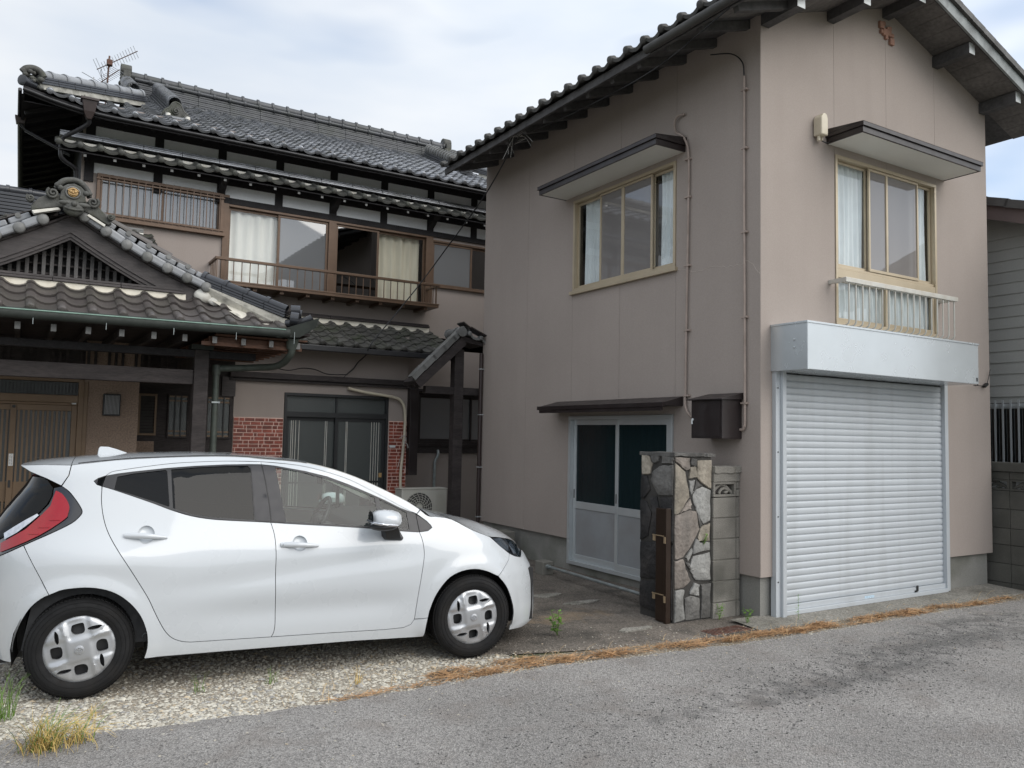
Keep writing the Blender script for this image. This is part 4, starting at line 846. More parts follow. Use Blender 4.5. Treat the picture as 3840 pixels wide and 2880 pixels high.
for xg in (XGL+.1, XGR-.1): b.add([(xg,EY+1.47,rz(EY+1.47)),(xg,RY,rz(RY)),(xg,2*RY-EY-1.47,rz(EY+1.47))],[(0,1,2)])
b.build('roof_deck', MT['wood_black'], mh)
# eave soffits, a little below the deck
b = MB(); b.quad((XL,EY,EZ-.035),(XRr,EY,EZ-.035),(XRr,YM,rz(YM)-.04),(XL+.6,YM,rz(YM)-.04)); b.quad((XL,EY,EZ-.0355),(XL+.6,YM,rz(YM)-.04),(.6,19.0,rz(YM)-.04),(XL,19.42,EZ-.0355)); b.build('soffit', MT['wood_black'], mh)
b = MB(); b.box(.95,XRr,EY-.015,EY,EZ-.075,EZ+.012); b.build('fascia_board', MT['wood_black'], mh)
up_ = lambda x: .15*max(0,min(1,(.95-x)/1.1))**2
xs_ = [.95-1.12*k/10 for k in range(11)]; b = MB(); n = 11
b.add([(x,EY-.015,EZ-.075+up_(x)) for x in xs_]+[(x,EY-.015,EZ+.03+up_(x)) for x in xs_]+[(x,EY+.02,EZ-.075+up_(x)) for x in xs_]+[(x,EY+.02,EZ+.03+up_(x)) for x in xs_],[(i,n+i,n+i+1,i+1) for i in range(n-1)]+[(n+i,3*n+i,3*n+i+1,n+i+1) for i in range(n-1)]+[(i,i+1,2*n+i+1,2*n+i) for i in range(n-1)]); b.build('fascia_board', MT['wood_black'], mh)
ys_ = [EY+1.1*k/8 for k in range(9)]; uy = lambda y: .15*max(0,min(1,(EY+1.1-y)/1.1))**2; n = 9; b = MB()
b.add([(XL-.015,y,EZ-.085+uy(y)) for y in ys_]+[(XL-.015,y,EZ+.03+uy(y)) for y in ys_]+[(XL+.02,y,EZ-.085+uy(y)) for y in ys_],[(i,i+1,n+i+1,n+i) for i in range(n-1)]+[(i,2*n+i,2*n+i+1,i+1) for i in range(n-1)]); b.box(XL-.015,XL,EY+1.1,19.4,EZ-.085,EZ+.02); b.build('fascia_board', MT['wood_black'], mh)
for i in range(24): MB().beam((.75+i*.36,EY+.03,EZ-.06),(.75+i*.36,YM-.05,rz(YM)-.075),.05,.05).build('rafter', MT['wood_black'], mh)
for i in range(16): MB().beam((XL+.03,EY+.4+i*.40,EZ-.06),(.60,EY+.4+i*.40,EZ+.25),.05,.05).build('rafter', MT['wood_black'], mh)
b = MB(); b.tube([(x,EY-.04,EZ-.03+up_(x)) for x in xs_[::-1]]+[(XRr,EY-.04,EZ-.03)],.024,8); b.build('gutter', MT['gutter_black'], mh, 50)
b = MB(); b.tube([(XL-.035,y,EZ-.03+uy(y)) for y in ys_]+[(XL-.035,19.3,EZ-.03)],.024,8); b.build('gutter', MT['gutter_black'], mh, 50)
t_m = tile_mesh('house_tile', MT['tile'], 0.268, lift=.03, th=.022); t_me = tile_mesh('house_eave_tile', MT['tile'], 0.268, lift=.03, eave=.03)
esm = Vector((0,1,SL)).normalized(); cs = esm.y
upsweep = lambda p: .15*max(0,min(1,(.95-p.x)/1.1))**2*max(0,1-(p.y-EY)/1.6)
def keepm(x, s):
    run = s*cs; xx = x+XL
    return (run+XL+.06 < xx < XRr-run-.06) if run < 1.47 else (1.34 < xx < XGR-.05)
roof_tiles(mh, (XL,EY-.03,EZ+.0), (1,0,0), esm, 36, 16, t_m, t_me, w=.268, keep=keepm, limit=300, bend=upsweep)
# corner upsweep pieces and hips
for sgn, xa in ((1, XL), (-1, XRr)):
    A = Vector((xa+sgn*.14, EY+.14, EZ+.20 if sgn > 0 else EZ+.10)); B = Vector((xa+sgn*1.62, EY+1.62, rz(EY+1.62)+.04))
    d = (B-A).normalized()
    q = MB(); q.beam(A+Vector((0,0,.045)), B+Vector((0,0,.045)), .17, .07); q.build('plaster_bed', MT['plaster_old'], mh)
    courses(mh, A+Vector((0,0,.08)), B+Vector((0,0,.08)), 3, .036, .20, .17, MT['tile_glossy'], seg=.30)
    cap_tiles(mh, A+Vector((0,0,.215)), B+Vector((0,0,.215)), .070, MT['tile_silver'], step=.29, collar=.014)
    q = MB(); p = A-d*.05; rr_ = random.Random(4)
    for k in range(26): q.ball((p.x+rr_.uniform(-.10,.12),p.y+rr_.uniform(-.09,.05),p.z+rr_.uniform(.0,.22)),rr_.uniform(.03,.055),6,(1,.8,.8))
    q.tube(crom([p+Vector((-.13,-.05,.20)),p+Vector((-.08,-.05,.26)),p+Vector((.0,-.04,.285)),p+Vector((.08,-.03,.26)),p+Vector((.13,-.03,.19))],4),.045,8); q.build('ridge_end_ornament', MT['tile_mossy'], mh, 60)
    q = MB(); q.lathe([(.0005,-.01),(.045,-.01),(.075,0),(.075,.02),(.065,.03),(.062,.30)], Vector((xa-sgn*.02, EY-.02, EZ+.245)), (sgn*.7,.7,.05), 14); q.build('corner_roll', MT['tile_glossy'], mh, 40)
# descending ridges on the front slope
for xk, y1, mt, stp in ((1.36,14.55,'tile',.11),(1.88,13.62,'tile',.12),(7.35,13.9,'tile',.13),(7.92,14.55,'tile',.13)):
    A = Vector((xk, 15.75, rz(15.75)+.10)); B = Vector((xk, y1, rz(y1)+.10)); up = Vector((0,-SL,1)).normalized()
    courses(mh, B, A, 3, .04, .25, .19, MT['tile_ridge'], up=up, seg=.4)
    cap_tiles(mh, B+up*.175, A+up*.175, .095, MT['tile_grey' if xk > 7 else 'tile'], step=stp, collar=.018)
q = MB(); z0 = rz(13.5)+.01   # scroll ornament at the foot of the front descending ridge
sc_ = lambda x, z: (1.885+(x-1.89)*1.0, 13.48, z0+(z-.05)*1.0+.03)
q.prism([sc_(*p) for p in ((1.70,.05),(1.74,.16),(1.80,.20),(1.84,.29),(1.89,.31),(1.95,.28),(2.0,.19),(2.06,.15),(2.10,.05))],(0,.07,0))
for x_, z_, r_ in ((1.75,.10,.05),(1.89,.17,.06),(2.04,.10,.05)):
    c = Vector(sc_(x_,z_))+Vector((0,-.01,0)); q.tube([c+Vector((r_*(1-.035*k)*math.cos(.5*k+1),-.0015*k,r_*(1-.035*k)*math.sin(.5*k+1))) for k in range(22)],.013,6); q.ball((c.x,c.y,c.z),.022,6)
arc = crom([Vector(sc_(*p))+Vector((0,.02,0)) for p in ((1.69,.07),(1.74,.17),(1.80,.22),(1.85,.30),(1.90,.32),(1.96,.29),(2.01,.20),(2.07,.15),(2.11,.06))],4); q.tube(arc,.022,7)
q.build('ridge_end_ornament', MT['tile_mossy'], mh, 50)
q = MB(); q.box(1.77,2.03,13.33,13.46,z0-.045,z0+.015); q.box(1.78,2.02,13.32,13.34,z0-.02,z0-.005); wf = q.build('ridge_foot', MT['tile_silver'], mh)
for x_ in (1.755, 2.045): q = MB(); q.tube([(x_,13.34,z0-.06),(x_,13.34,z0+.045)],.036,10); q.build('lime_plug', MT['plaster_white'], wf, 50)
# main ridge
zr0 = rz(RY)-.03
courses(mh, (XGL+.14,RY,zr0), (XGR-.12,RY,zr0), 8, .042, .36, .22, MT['tile_ridge'], seg=.60)
cap_tiles(mh, (XGL+.12,RY,zr0+.42), (XGR-.10,RY,zr0+.42), .085, MT['tile_ridge'], step=.29, collar=.022)
cap_tiles(mh, (XGL+.6,RY-.20,zr0-.035), (XGR-.6,RY-.20,zr0-.035), .060, MT['tile_ridge'], step=.29, collar=.012)
cap_tiles(mh, (XGL+.2,RY-.13,zr0+.33), (XGR-.2,RY-.13,zr0+.33), .034, MT['tile_ridge'], step=.29, collar=.016)
for x_ in (XGL+.06, XGR-.04):
    q = MB(); q.tube([(x_-.09,RY,zr0+.50),(x_+.09,RY,zr0+.50)],.115,14); q.box(x_-.05,x_+.07,RY-.16,RY+.16,zr0-.05,zr0+.46); q.box(x_-.06,x_+.06,RY-.20,RY-.10,zr0+.05,zr0+.22); q.ball((x_-.05,RY-.12,zr0+.30),.06,7); q.ball((x_-.05,RY+.12,zr0+.30),.06,7)
    q.build('ridge_end_ornament', MT['tile_mossy'], mh, 45, bevel=.01)
# rain heads and downpipe at the corner
q = MB(); q.add([(.56,12.47,6.10),(.70,12.47,6.10),(.70,12.60,6.10),(.56,12.60,6.10),(.535,12.445,6.26),(.725,12.445,6.26),(.725,12.625,6.26),(.535,12.625,6.26),(.60,12.50,6.00),(.66,12.50,6.00),(.66,12.57,6.00),(.60,12.57,6.00)],[(0,1,5,4),(1,2,6,5),(2,3,7,6),(3,0,4,7),(0,8,9,1),(1,9,10,2),(2,10,11,3),(3,11,8,0),(4,5,6,7),(8,11,10,9)]); q.box(.515,.745,12.425,12.645,6.25,6.285); q.build('rain_head', MT['pipe_brown'], mh, bevel=.004)
MB().tube(crom([Vector(p) for p in ((.63,12.54,6.02),(.62,12.60,5.95),(.40,12.75,5.80),(.34,12.80,5.76),(.32,12.82,5.68),(.32,12.84,5.53),(.36,12.88,5.47),(.50,13.0,5.42),(.53,13.05,5.36),(.535,13.08,5.1),(.54,13.08,3.9))],5),.030,8).build('downpipe', MT['gutter_black'], mh, 60)
q = MB(); q.add([(-.24,13.3,6.02),(-.14,13.3,6.02),(-.14,13.4,6.02),(-.24,13.4,6.02),(-.26,13.28,6.12),(-.12,13.28,6.12),(-.12,13.42,6.12),(-.26,13.42,6.12)],[(0,3,2,1),(0,1,5,4),(1,2,6,5),(2,3,7,6),(3,0,4,7),(4,5,6,7)]); q.build('rain_head', MT['pipe_brown'], mh)
MB().tube([(-.19,13.35,6.03),(-.12,13.38,5.95),(.45,13.1,5.62)],.025,8).build('downpipe', MT['gutter_black'], mh, 60)
# ---- lower roof in front of the balcony
t_l = tile_mesh('lower_tile', MT['tile_lower'], 0.265, lift=.026, th=.02); t_le = tile_mesh('lower_eave_tile', MT['tile_lower'], 0.265, lift=.026, eave=.03)
esl = Vector((0,1.45,.58)).normalized()
roof_tiles(mh, (1.655,11.73,2.975), (1,0,0), esl, 17, 6, t_l, t_le)
b = MB(); b.add([(1.5,11.76,2.965),(6.2,11.76,2.965),(6.2,YM,3.54),(1.5,YM,3.54),(1.5,11.76,2.93),(6.2,11.76,2.93),(6.2,YM,3.505),(1.5,YM,3.505)],[(0,1,2,3),(4,7,6,5),(0,4,5,1),(0,3,7,4),(1,5,6,2)]); b.build('lower_roof_deck', MT['wood_dark'], mh)
b = MB(); b.box(1.6,6.15,12.93,13.19,3.44,3.572); b.build('plaster_fill', MT['plaster_cream'], mh)
courses(mh, (1.6,13.02,3.572), (6.15,13.02,3.572), 2, .035, .24, .18, MT['wood_dark'], seg=.9)
b = MB(); b.box(1.5,6.2,11.66,11.735,2.90,2.985); b.build('gutter', MT['gutter_black'], mh, bevel=.01)
# ---- ground floor wall
wall(mh, MW, 2.68, 5.447, 0, 3.06, [(3.42,5.12,-1,2.285)], [], MT['stucco_house'], .12)
b = MB(); b.quad((5.447,YL,0),(5.447,13.0,0),(5.447,13.0,3.3),(5.447,YL,3.3)); b.build('return_wall', MT['stucco_house'], mh)
b = MB(); wbox(b, MW, 2.60, 5.62, 2.475, 2.56, .001, .10); wbox(b, MW, 2.60, 5.62, 2.43, 2.473, .001, .06); b.build('ledge', MT['wood_dark'], mh, bevel=.004)
b = MB(); wbox(b, MW, 5.45, 5.60, 1.02, 2.43, -.2, .12); b.build('shutter_case', MT['metal_brownblack'], mh, bevel=.006)
# brick facing: base of joint mortar with single bricks
def brick_field(a0, a1, z0, z1, seed):
    r = random.Random(seed); fld = MB(); wbox(fld, MW, a0, a1, z0, z1, .001, .014); base = fld.build('brick_facing', MT['brick_joint'], mh)
    cache = {}
    def bm(w):
        k = round(w,3)
        if k not in cache:
            q = MB(); q.box(0,k,-.008,0,0,.042); cache[k] = q.mesh('brick', MT['brick_red'])
        return cache[k]
    z = z1-.055; row = 0
    while z > z0:
        a = a0+.004; sizes = [.135,.066,.135,.135,.04,.10,.135,.03,.135,.066]; i = (row*3) % len(sizes); first = True
        while a < a1-.012:
            w = sizes[i % len(sizes)]*(r.choice((.5,1)) if first else 1); w = min(w, a1-.004-a); first = False
            if w > .012: inst('brick', bm(w), Matrix.Translation((a, YL-.014, z)), base)
            a += w+.013; i += 1
        z -= .0555; row += 1
brick_field(2.685, 3.412, .60, 1.893, 1); brick_field(5.128, 5.443, .60, 1.893, 2)
b = MB(); wbox(b, MW, 5.14, 5.245, 1.465, 1.503, .025, .030); b.build('name_plate', MT['paint_white'], mh)
# black sliding doors with a transom light
outer_frame(mh, MW, 3.425, 5.115, 0.02, 2.282, -.10, .012, .04, 'alu_dark', 'door_frame', False)
b = MB(); wbox(b, MW, 3.465, 5.075, 1.92, 2.0, -.09, .006); wbox(b, MW, 4.245, 4.275, 2.0, 2.242, -.09, -.03); b.build('transom', MT['alu_dark'], mh)
for a0,a1 in ((3.465,4.245),(4.275,5.075)): b = MB(); b.quad(MW(a0,2.0,-.06),MW(a1,2.0,-.06),MW(a1,2.242,-.06),MW(a0,2.242,-.06)); b.build('transom_pane', MT['pane_figured'], mh)
for a0,a1,d,bars in ((3.465,4.30,-.07,(3.559,3.588,3.627,3.681,4.093,4.119)),(4.235,5.075,-.03,(4.417,4.437,4.844,4.887,4.926,4.969))):
    s_ = sash(mh, MW, a0, a1, .06, 1.92, d, .055, 'alu_dark', 'pane_figured', 'sliding_door')
    for x in bars: b = MB(); wbox(b, MW, x-.005, x+.005, .12, 1.865, d+.003, d+.010); b.build('trim_bar', MT['alu_rail'], s_)
    if a1 > 5: b = MB(); wbox(b, MW, 4.985, 5.035, .985, 1.055, d+.012, d+.02); b.build('lock', MT['gold_leaf'], s_)
    b = MB(); wbox(b, MW, a0+.05, a1-.05, .90, .93, d-.010, d+.011); b.build('mid_rail', MT['alu_dark'], s_)
room(mh, MW, 3.3, 5.3, -.02, 2.4, -.12, -2.0)
# recessed wall with frosted window under the passage roof
MR = lambda a, z, d: (a, 12.9-d, z)
wall(mh, MR, 5.45, 9.0, 0, 3.2, [(5.95,8.2,1.52,2.42)], [], MT['stucco_house'], .1)
outer_frame(mh, MR, 5.955, 8.195, 1.525, 2.415, -.06, .03, .05, 'metal_brownblack', 'window_frame')
for a0,a1 in ((6.0,7.06),(7.02,8.15)): sash(mh, MR, a0, a1, 1.57, 2.37, -.03 if a0 > 6.5 else -.055, .035, 'metal_brownblack', 'pane_frost')
room(mh, MR, 5.6, 8.4, 1.2, 2.6, -.11, -1.2)
b = MB(); wbox(b, MR, 5.47, 8.9, 1.36, 1.50, .001, .03); b.build('sill_board', MT['wood_dark'], mh)
b = MB(); wbox(b, MR, 5.6, 8.9, 2.43, 2.47, .0, .25); b.build('ledge', MT['wood_dark'], mh)
MB().tube(crom([Vector(p) for p in ((6.32,12.80,1.42),(6.32,12.79,1.33),(6.27,12.79,1.22),(6.26,12.79,1.1),(6.26,12.79,.10))],5),.026,10).build('drain_pipe', MT['steel_pipe'], mh, 60)
# ---- passage roof between the houses
pr_ = thing('passage_roof', 'small dark tiled lean-to roof on a timber post between the two houses', 'roof', (5.6, 11.5, 0.0))
b = MB(); b.prism([(4.93,10.80,2.47),(5.71,10.80,3.20),(6.06,10.80,3.12),(6.06,10.80,3.06),(5.71,10.80,3.12),(4.97,10.80,2.42)],(0,.42,0)); b.build('deck', MT['wood_dark'], pr_)
MB().beam((4.97,10.79,2.42),(5.72,10.79,3.12),.035,.13,(0,0,1)).build('bargeboard', MT['wood_dark'], pr_)
b = MB(); b.box(5.62,5.775,10.86,11.01,0,3.0); b.build('post', MT['wood_dark'], pr_, bevel=.006)
for i in range(2): MB().beam((4.98,10.93+i*.22,2.40),(5.70,10.93+i*.22,3.07),.04,.05).build('rafter', MT['wood_dark'], pr_)
MB().beam((5.15,10.93,2.36),(6.06,10.93,2.36),.09,.11).build('tie_beam', MT['wood_dark'], pr_)
q = MB(); q.box(0,.26,-.02,.14,0,.03); q.box(0,.26,-.025,0,-.05,.032); pt = q.mesh('verge_tile', MT['tile_grey'])
ddir = Vector((.73,0,.70)).normalized()
for k in range(5):
    p = Vector((4.90,10.78,2.50))+ddir*(k*.225)+Vector((-.7,0,.73))*.02; nz = Vector((-ddir.z,0,ddir.x)); inst('verge_tile', pt, frame(p, ddir+nz*.06, Vector((0,1,0)), nz), pr_)
cap_tiles(pr_, (5.72,10.72,3.27), (5.72,11.3,3.27), .07, MT['tile_grey'], step=.27)
q = MB(); q.tube([(5.66,10.71,3.25),(5.66,10.80,3.25)],.075,12); q.build('ridge_end', MT['tile_grey'], pr_, 50)
t_p = tile_mesh('passage_eave_tile', MT['tile_grey'], 0.22, eave=.035)
for k in range(2): inst('eave_tile', t_p, frame(Vector((5.74+k*.20,10.74,3.19-k*.055)), Vector((1,0,-.25)), Vector((0,1,.0)), Vector((.25,0,1))), pr_)
MB().beam((5.80,10.80,3.33),(6.07,10.80,3.22),.20,.02).build('flashing', MT['metal_brownblack'], pr_); MB().beam((5.74,10.95,3.42),(5.92,10.95,3.30),.22,.02).build('flashing', MT['metal_brownblack'], pr_)
dp = MB().tube([(6.03,10.78,2.95),(6.03,10.78,.02)],.030,10); dpo = dp.build('rain_pipe', MT['pipe_brown'], None, 60); tag(dpo, 'dark brown vertical rain pipe at the back corner of the garage house', 'pipe')
for z in (2.7,2.0,1.2,.45): MB().box(6.0,6.075,10.75,10.81,z,z+.015).build('bracket', MT['alu_silver'], dpo)
# AC unit
ac = thing('air_conditioner', 'beige outdoor air conditioner unit with round fan grille beside the brick wall', 'air conditioner', (5.57, 11.84, 0.0))
MB().box(5.175,5.965,11.70,11.98,.26,.815).build('case', MT['ac_plastic'], ac, bevel=.018)
MB().box(5.165,5.975,11.69,11.99,.8155,.83).build('top_cover', MT['ac_plastic'], ac, bevel=.006)
q = MB(); q.lathe([(.235,0),(.235,.003),(.0005,.003)],(5.47,11.699,.535),(0,-1,0),32); q.build('fan_shade_disc', MT['room_dark'], ac)  # flat dark disc on the case, painting in the shade of the fan hollow
q = MB()
for rr in (.06,.095,.13,.165,.2,.23): q.tube([(5.47+rr*math.cos(t*math.pi/16),11.69,.535+rr*math.sin(t*math.pi/16)) for t in range(33)],.0035,5)
for t in range(18): a = t*math.pi/9; q.tube([(5.47+.05*math.cos(a),11.688,.535+.05*math.sin(a)),(5.47+.14*math.cos(a+.12),11.686,.535+.14*math.sin(a+.12)),(5.47+.235*math.cos(a+.35),11.69,.535+.235*math.sin(a+.35))],.004,5)
q.lathe([(.05,0),(.05,.012),(.0005,.014)],(5.47,11.69,.535),(0,-1,0),16); q.build('fan_grille', MT['ac_plastic'], ac)
for i in range(8): MB().box(5.765,5.92,11.692,11.6995,.50+i*.032,.512+i*.032).build('louvre', MT['ac_plastic'], ac)
for x in (5.25,5.85): MB().box(x,x+.06,11.66,12.02,0,.26).build('foot', MT['plinth'], ac)
hs = thing('pipe_cover', 'cream insulated hose running along the stucco wall down to the air conditioner', 'hose', (5.1, 12.14, .8))
MB().tube(crom([Vector((x,12.135,z)) for x,z in ((4.40,2.39),(4.45,2.38),(4.683,2.339),(5.008,2.302),(5.184,2.279),(5.297,2.232),(5.368,2.11),(5.387,1.863),(5.366,1.45),(5.334,1.04),(5.337,.80))]+[Vector((5.30,12.05,.68))],6),.024,10).build('hose', MT['cream_plastic'], hs, 60)
q = MB(); q.tube(crom([Vector((x,12.10,z)) for x,z in ((5.28,1.62),(5.37,1.66),(5.40,1.60),(5.36,1.56),(5.42,1.52),(5.44,1.46))],5),.006,5); q.tube(crom([Vector((5.37,12.10,1.62)),Vector((5.34,12.1,1.40)),Vector((5.29,12.12,1.22)),Vector((5.26,12.14,1.10))],5),.004,5); q.build('tie', MT['cable_white'], hs)
# left wing roof seen past the porch
lw = thing('wing_roof', 'low tiled side roof tucked against the upper wall behind the porch gable', 'roof', (0.2, 12.8, 3.6))
t_w = tile_mesh('wing_tile', MT['tile_lower'], .265, lift=.03); esw = Vector((0,1,.45)).normalized()
roof_tiles(lw, (-2.7,12.05,4.14), (1,0,0), esw, 16, 4, t_w, t_w)
b = MB(); b.add([(-2.7,12.08,4.13),(1.56,12.08,4.13),(1.56,13.2,4.64),(-2.7,13.2,4.64),(-2.7,12.08,4.06),(1.56,12.08,4.06),(1.56,13.2,4.57),(-2.7,13.2,4.57)],[(0,1,2,3),(4,7,6,5),(0,4,5,1),(0,3,7,4),(1,5,6,2)]); b.build('deck', MT['wood_black'], lw)
MB().box(.62,1.45,12.98,13.17,4.53,4.60).build('plaster_fill', MT['plaster_white'], lw)
courses(lw, (.62,13.08,4.60), (1.45,13.08,4.60), 2, .035, .20, .16, MT['tile_grey'], seg=.9)
courses(lw, (-2.7,13.0,4.55), (.55,13.0,4.55), 7, .05, .30, .2, MT['tile_glossy'], seg=.5)
cap_tiles(lw, (-2.7,13.0,4.95), (.55,13.0,4.95), .06, MT['tile_glossy'], step=.28)
b = MB(); b.box(-2.7,.595,13.21,16,0,4.5); b.build('wing_wall', MT['wood_black'], lw)
# TV antenna
an = thing('tv_antenna', 'rusty mast with two fishbone television antennas on the roof', 'antenna', (1.02, 15.4, 7.0))
MB().tube([(1.01,15.4,7.05),(1.03,15.4,7.8),(1.04,15.4,8.18)],.015,8).build('mast', MT['rust'], an, 60)
for nm,A,B,ed,nel,le in (('upper_yagi',(.86,15.5,7.93),(1.46,15.2,8.30),(.46,.1,-.88),15,.085),('lower_yagi',(.84,15.5,7.62),(1.20,15.3,7.94),(.94,.1,-.34),15,.075)):
    A = Vector(A); B = Vector(B); d = (B-A).normalized(); s_ = Vector(ed).normalized()
    bo = MB().beam(A, B, .011, .011).build('boom', MT['rust'], an)
    for i in range(nel):
        c = A.lerp(B, (i+.3)/nel); l = le*(2.0 if i < 2 else .8+.5*i/nel); MB().tube([c-s_*l, c+s_*l], .0045, 5).build('element', MT['alu_antenna'], bo)
    if nm == 'lower_yagi':
        for k in (-1,0,1): c = A+Vector((-.02,0,k*.13)); MB().tube([c-s_*.2, c+s_*.2], .006, 5).build('reflector', MT['alu_antenna'], bo)
        MB().beam(A+Vector((-.02,0,-.16)),A+Vector((-.02,0,.16)),.02,.02,(0,1,0)).build('reflector_bar', MT['alu_antenna'], bo)
MB().box(1.0,1.09,15.33,15.43,8.0,8.10).build('junction', MT['rust'], an, bevel=.01); MB().tube(crom([Vector((.95,15.72,8.05)),Vector((.93,15.6,7.95)),Vector((.96,15.5,7.75)),Vector((1.0,15.42,7.6))],5),.006,5).build('cable', MT['cable_black'], an)
# service cable from the garage eave to the main house wall
cb = MB(); cb.tube(crom([Vector(p) for p in ((5.5,8.95,5.70),(5.55,9.9,5.15),(5.6,11.2,4.62),(5.35,11.6,4.09),(4.95,11.65,3.55),(4.56,11.62,3.06),(4.53,11.75,2.90),(4.52,12.06,2.80),(4.46,12.09,2.70),(4.35,12.09,2.60))],8),.010,6)
cbo = cb.build('service_cable', MT['cable_black'], None, 60); tag(cbo, 'slack black service cable from the garage eave to the main house wall', 'cable')
cb = MB(); cb.tube(crom([Vector((x,12.09,z)) for x,z in ((3.10,2.66),(3.222,2.642),(3.432,2.613),(3.643,2.658),(3.84,2.651),(4.042,2.59),(4.35,2.60))],6),.008,6); cb.tube(crom([Vector((4.35,12.09,2.60)),Vector((4.31,12.06,2.57)),Vector((4.29,12.06,2.53))],4),.005,5)
cbo = cb.build('wall_cable', MT['cable_black'], None, 60); tag(cbo, 'wavy black cable resting on the dark ledge above the brick facing', 'cable')
cb = MB(); cb.tube(crom([Vector(p) for p in ((5.30,5.02,5.60),(5.44,6.2,5.52),(5.48,7.6,5.56),(5.5,8.95,5.68),(5.62,9.2,5.72),(5.60,9.5,5.62))],8),.007,6)
cbo = cb.build('eave_cable', MT['cable_black'], None, 60); tag(cbo, 'thin cable strung under the tiled eave of the garage house', 'cable')
q = MB(); r = random.Random(5)
for i in range(14):
    p = Vector((5.5,8.95,5.68)); q.tube(crom([p, p+Vector((r.uniform(-.06,.06),r.uniform(-.2,.25),r.uniform(-.05,.12))), p+Vector((r.uniform(-.08,.08),r.uniform(-.35,.3),r.uniform(-.25,.1)))],4),.003,4)
o = q.build('cable_tangle', MT['cable_white'], None); tag(o, 'tangle of loose pale wire ends at the eave cable joint', 'cable')
# ---------------------------------------------------------------- entrance porch
po = thing('entrance_porch', 'timber entrance porch with a tiled gable roof and carved ridge ornament', 'porch', (0.39, 10.2, 0.0))
PXc = 0.37
def gz(t):      # upper edge of the gable bargeboard, t = distance from the centre
    return 3.90-.50*t-.05*math.sin(min(1,t/1.35)*math.pi)+.0*t
# skirt roof at the front
t_po = tile_mesh('porch_tile', MT['tile_porch'], .265, lift=.028, th=.022, length=.29); t_poe = tile_mesh('porch_eave_tile', MT['tile_porch'], .265, lift=.028, eave=.03)
esp = Vector((0,.74,.385)).normalized()
keepp = lambda x, s: (-1.95+s*.9 < x-2.123 < 2.72-s*1.05)
roof_tiles(po, (-2.123,8.87,2.765), (1,0,0), esp, 19, 4, t_po, t_poe, course=.222, keep=keepp)
b = MB(); b.add([(-2.1,8.90,2.755),(2.76,8.90,2.80),(1.75,9.64,3.14),(-1.0,9.64,3.14)],[(0,1,2,3)]); b.add([(-2.1,8.90,2.725),(2.76,8.90,2.77),(2.76,11.9,2.77),(-2.1,11.9,2.725)],[(0,3,2,1)]); b.quad((-2.1,8.9,2.725),(2.76,8.9,2.77),(2.76,8.9,2.80),(-2.1,8.9,2.755)); b.build('roof_deck', MT['wood_dark'], po)
MB().box(1.75,2.74,8.93,11.8,2.705,2.722).build('soffit_board', MT['wood_brown'], po)
b = MB(); b.box(-1.0,1.52,9.485,9.70,3.05,3.192); b.build('plaster_fill', MT['plaster_cream'], po)
courses(po, (-1.05,9.57,3.192), (1.50,9.57,3.192), 2, .032, .20, .16, MT['wood_weathered'], seg=.62)
# upper gable roof planes behind the bargeboard
b = MB()
for s_ in (-1,1):
    b.quad((PXc,9.42,3.93),(PXc+s_*1.40,9.42,3.24),(PXc+s_*1.40,12.1,3.24),(PXc,12.1,3.93)); b.quad((PXc+s_*1.40,9.50,3.24),(PXc+s_*2.40,9.0,2.80),(PXc+s_*2.40,12.0,2.80),(PXc+s_*1.40,12.1,3.24))
b.build('side_roof_deck', MT['wood_dark'], po)
t_ps = tile_mesh('side_tile', MT['tile_porch'], .265)
for s_ in (1,-1):
    e = Vector((-s_*.88,0,.46)).normalized()
    roof_tiles(po, (PXc+s_*2.42, 9.0 if s_ > 0 else 12.0, 2.80), (0,s_,0), e, 11, 11, t_ps, None, limit=0, keep=lambda x, s, S=s_: (x > (.45 if s > .9 else s*.5)) if S > 0 else (x < 2.5))
# bargeboards in two steps, slightly curved
for s_ in (-1,1):
    for (dz0,dz1,y0,y1,nm,mt) in ((-.175,0,9.50,9.545,'bargeboard','wood_weathered'),(-.215,-.176,9.515,9.55,'barge_trim','wood_weathered'),(-.245,-.2155,9.53,9.56,'barge_trim','wood_weathered'),(.001,.028,9.47,9.55,'barge_cap','wood_dark')):
        q = MB(); ts = [1.36*i/12 for i in range(13)]
        top = [(PXc+s_*t, gz(t)+dz1) for t in ts]; bot = [(PXc+s_*t, gz(t)+dz0) for t in ts]
        n = len(ts); V_ = [(x,y,z) for y in (y0,y1) for x,z in top]+[(x,y,z) for y in (y0,y1) for x,z in bot]
        F_ = [(i,i+1,2*n+i+1,2*n+i) for i in range(n-1)]+[(n+i,3*n+i,3*n+i+1,n+i+1) for i in range(n-1)]+[(i,n+i,n+i+1,i+1) for i in range(n-1)]+[(2*n+i,2*n+i+1,3*n+i+1,3*n+i) for i in range(n-1)]+[(n-1,2*n-1,4*n-1,3*n-1),(0,2*n,3*n,n)]
        q.add(V_, F_); q.build(nm, MT[mt], po)
# louvred gable infill
b = MB(); b.add([(PXc,9.80,3.72),(PXc+1.25,9.80,3.2),(PXc-1.25,9.80,3.2)],[(0,1,2)]); b.build('gable_backing', MT['wood_black'], po)
for z in (3.30,3.40,3.50,3.58): hw = max(.05,(3.68-z)/.46); MB().box(PXc-hw,PXc+hw,9.735,9.76,z,z+.018).build('gable_rail', MT['wood_dark'], po)
for i in range(33):
    x = PXc-1.2+i*.075; zt = gz(abs(x-PXc))-.225
    if zt > 3.29: MB().box(x-.017,x+.017,9.70,9.722,3.262,zt).build('gable_slat', MT['wood_slat'], po)
MB().box(PXc-1.25,PXc+1.15,9.68,9.74,3.235,3.262).build('gable_sill', MT['wood_weathered'], po)
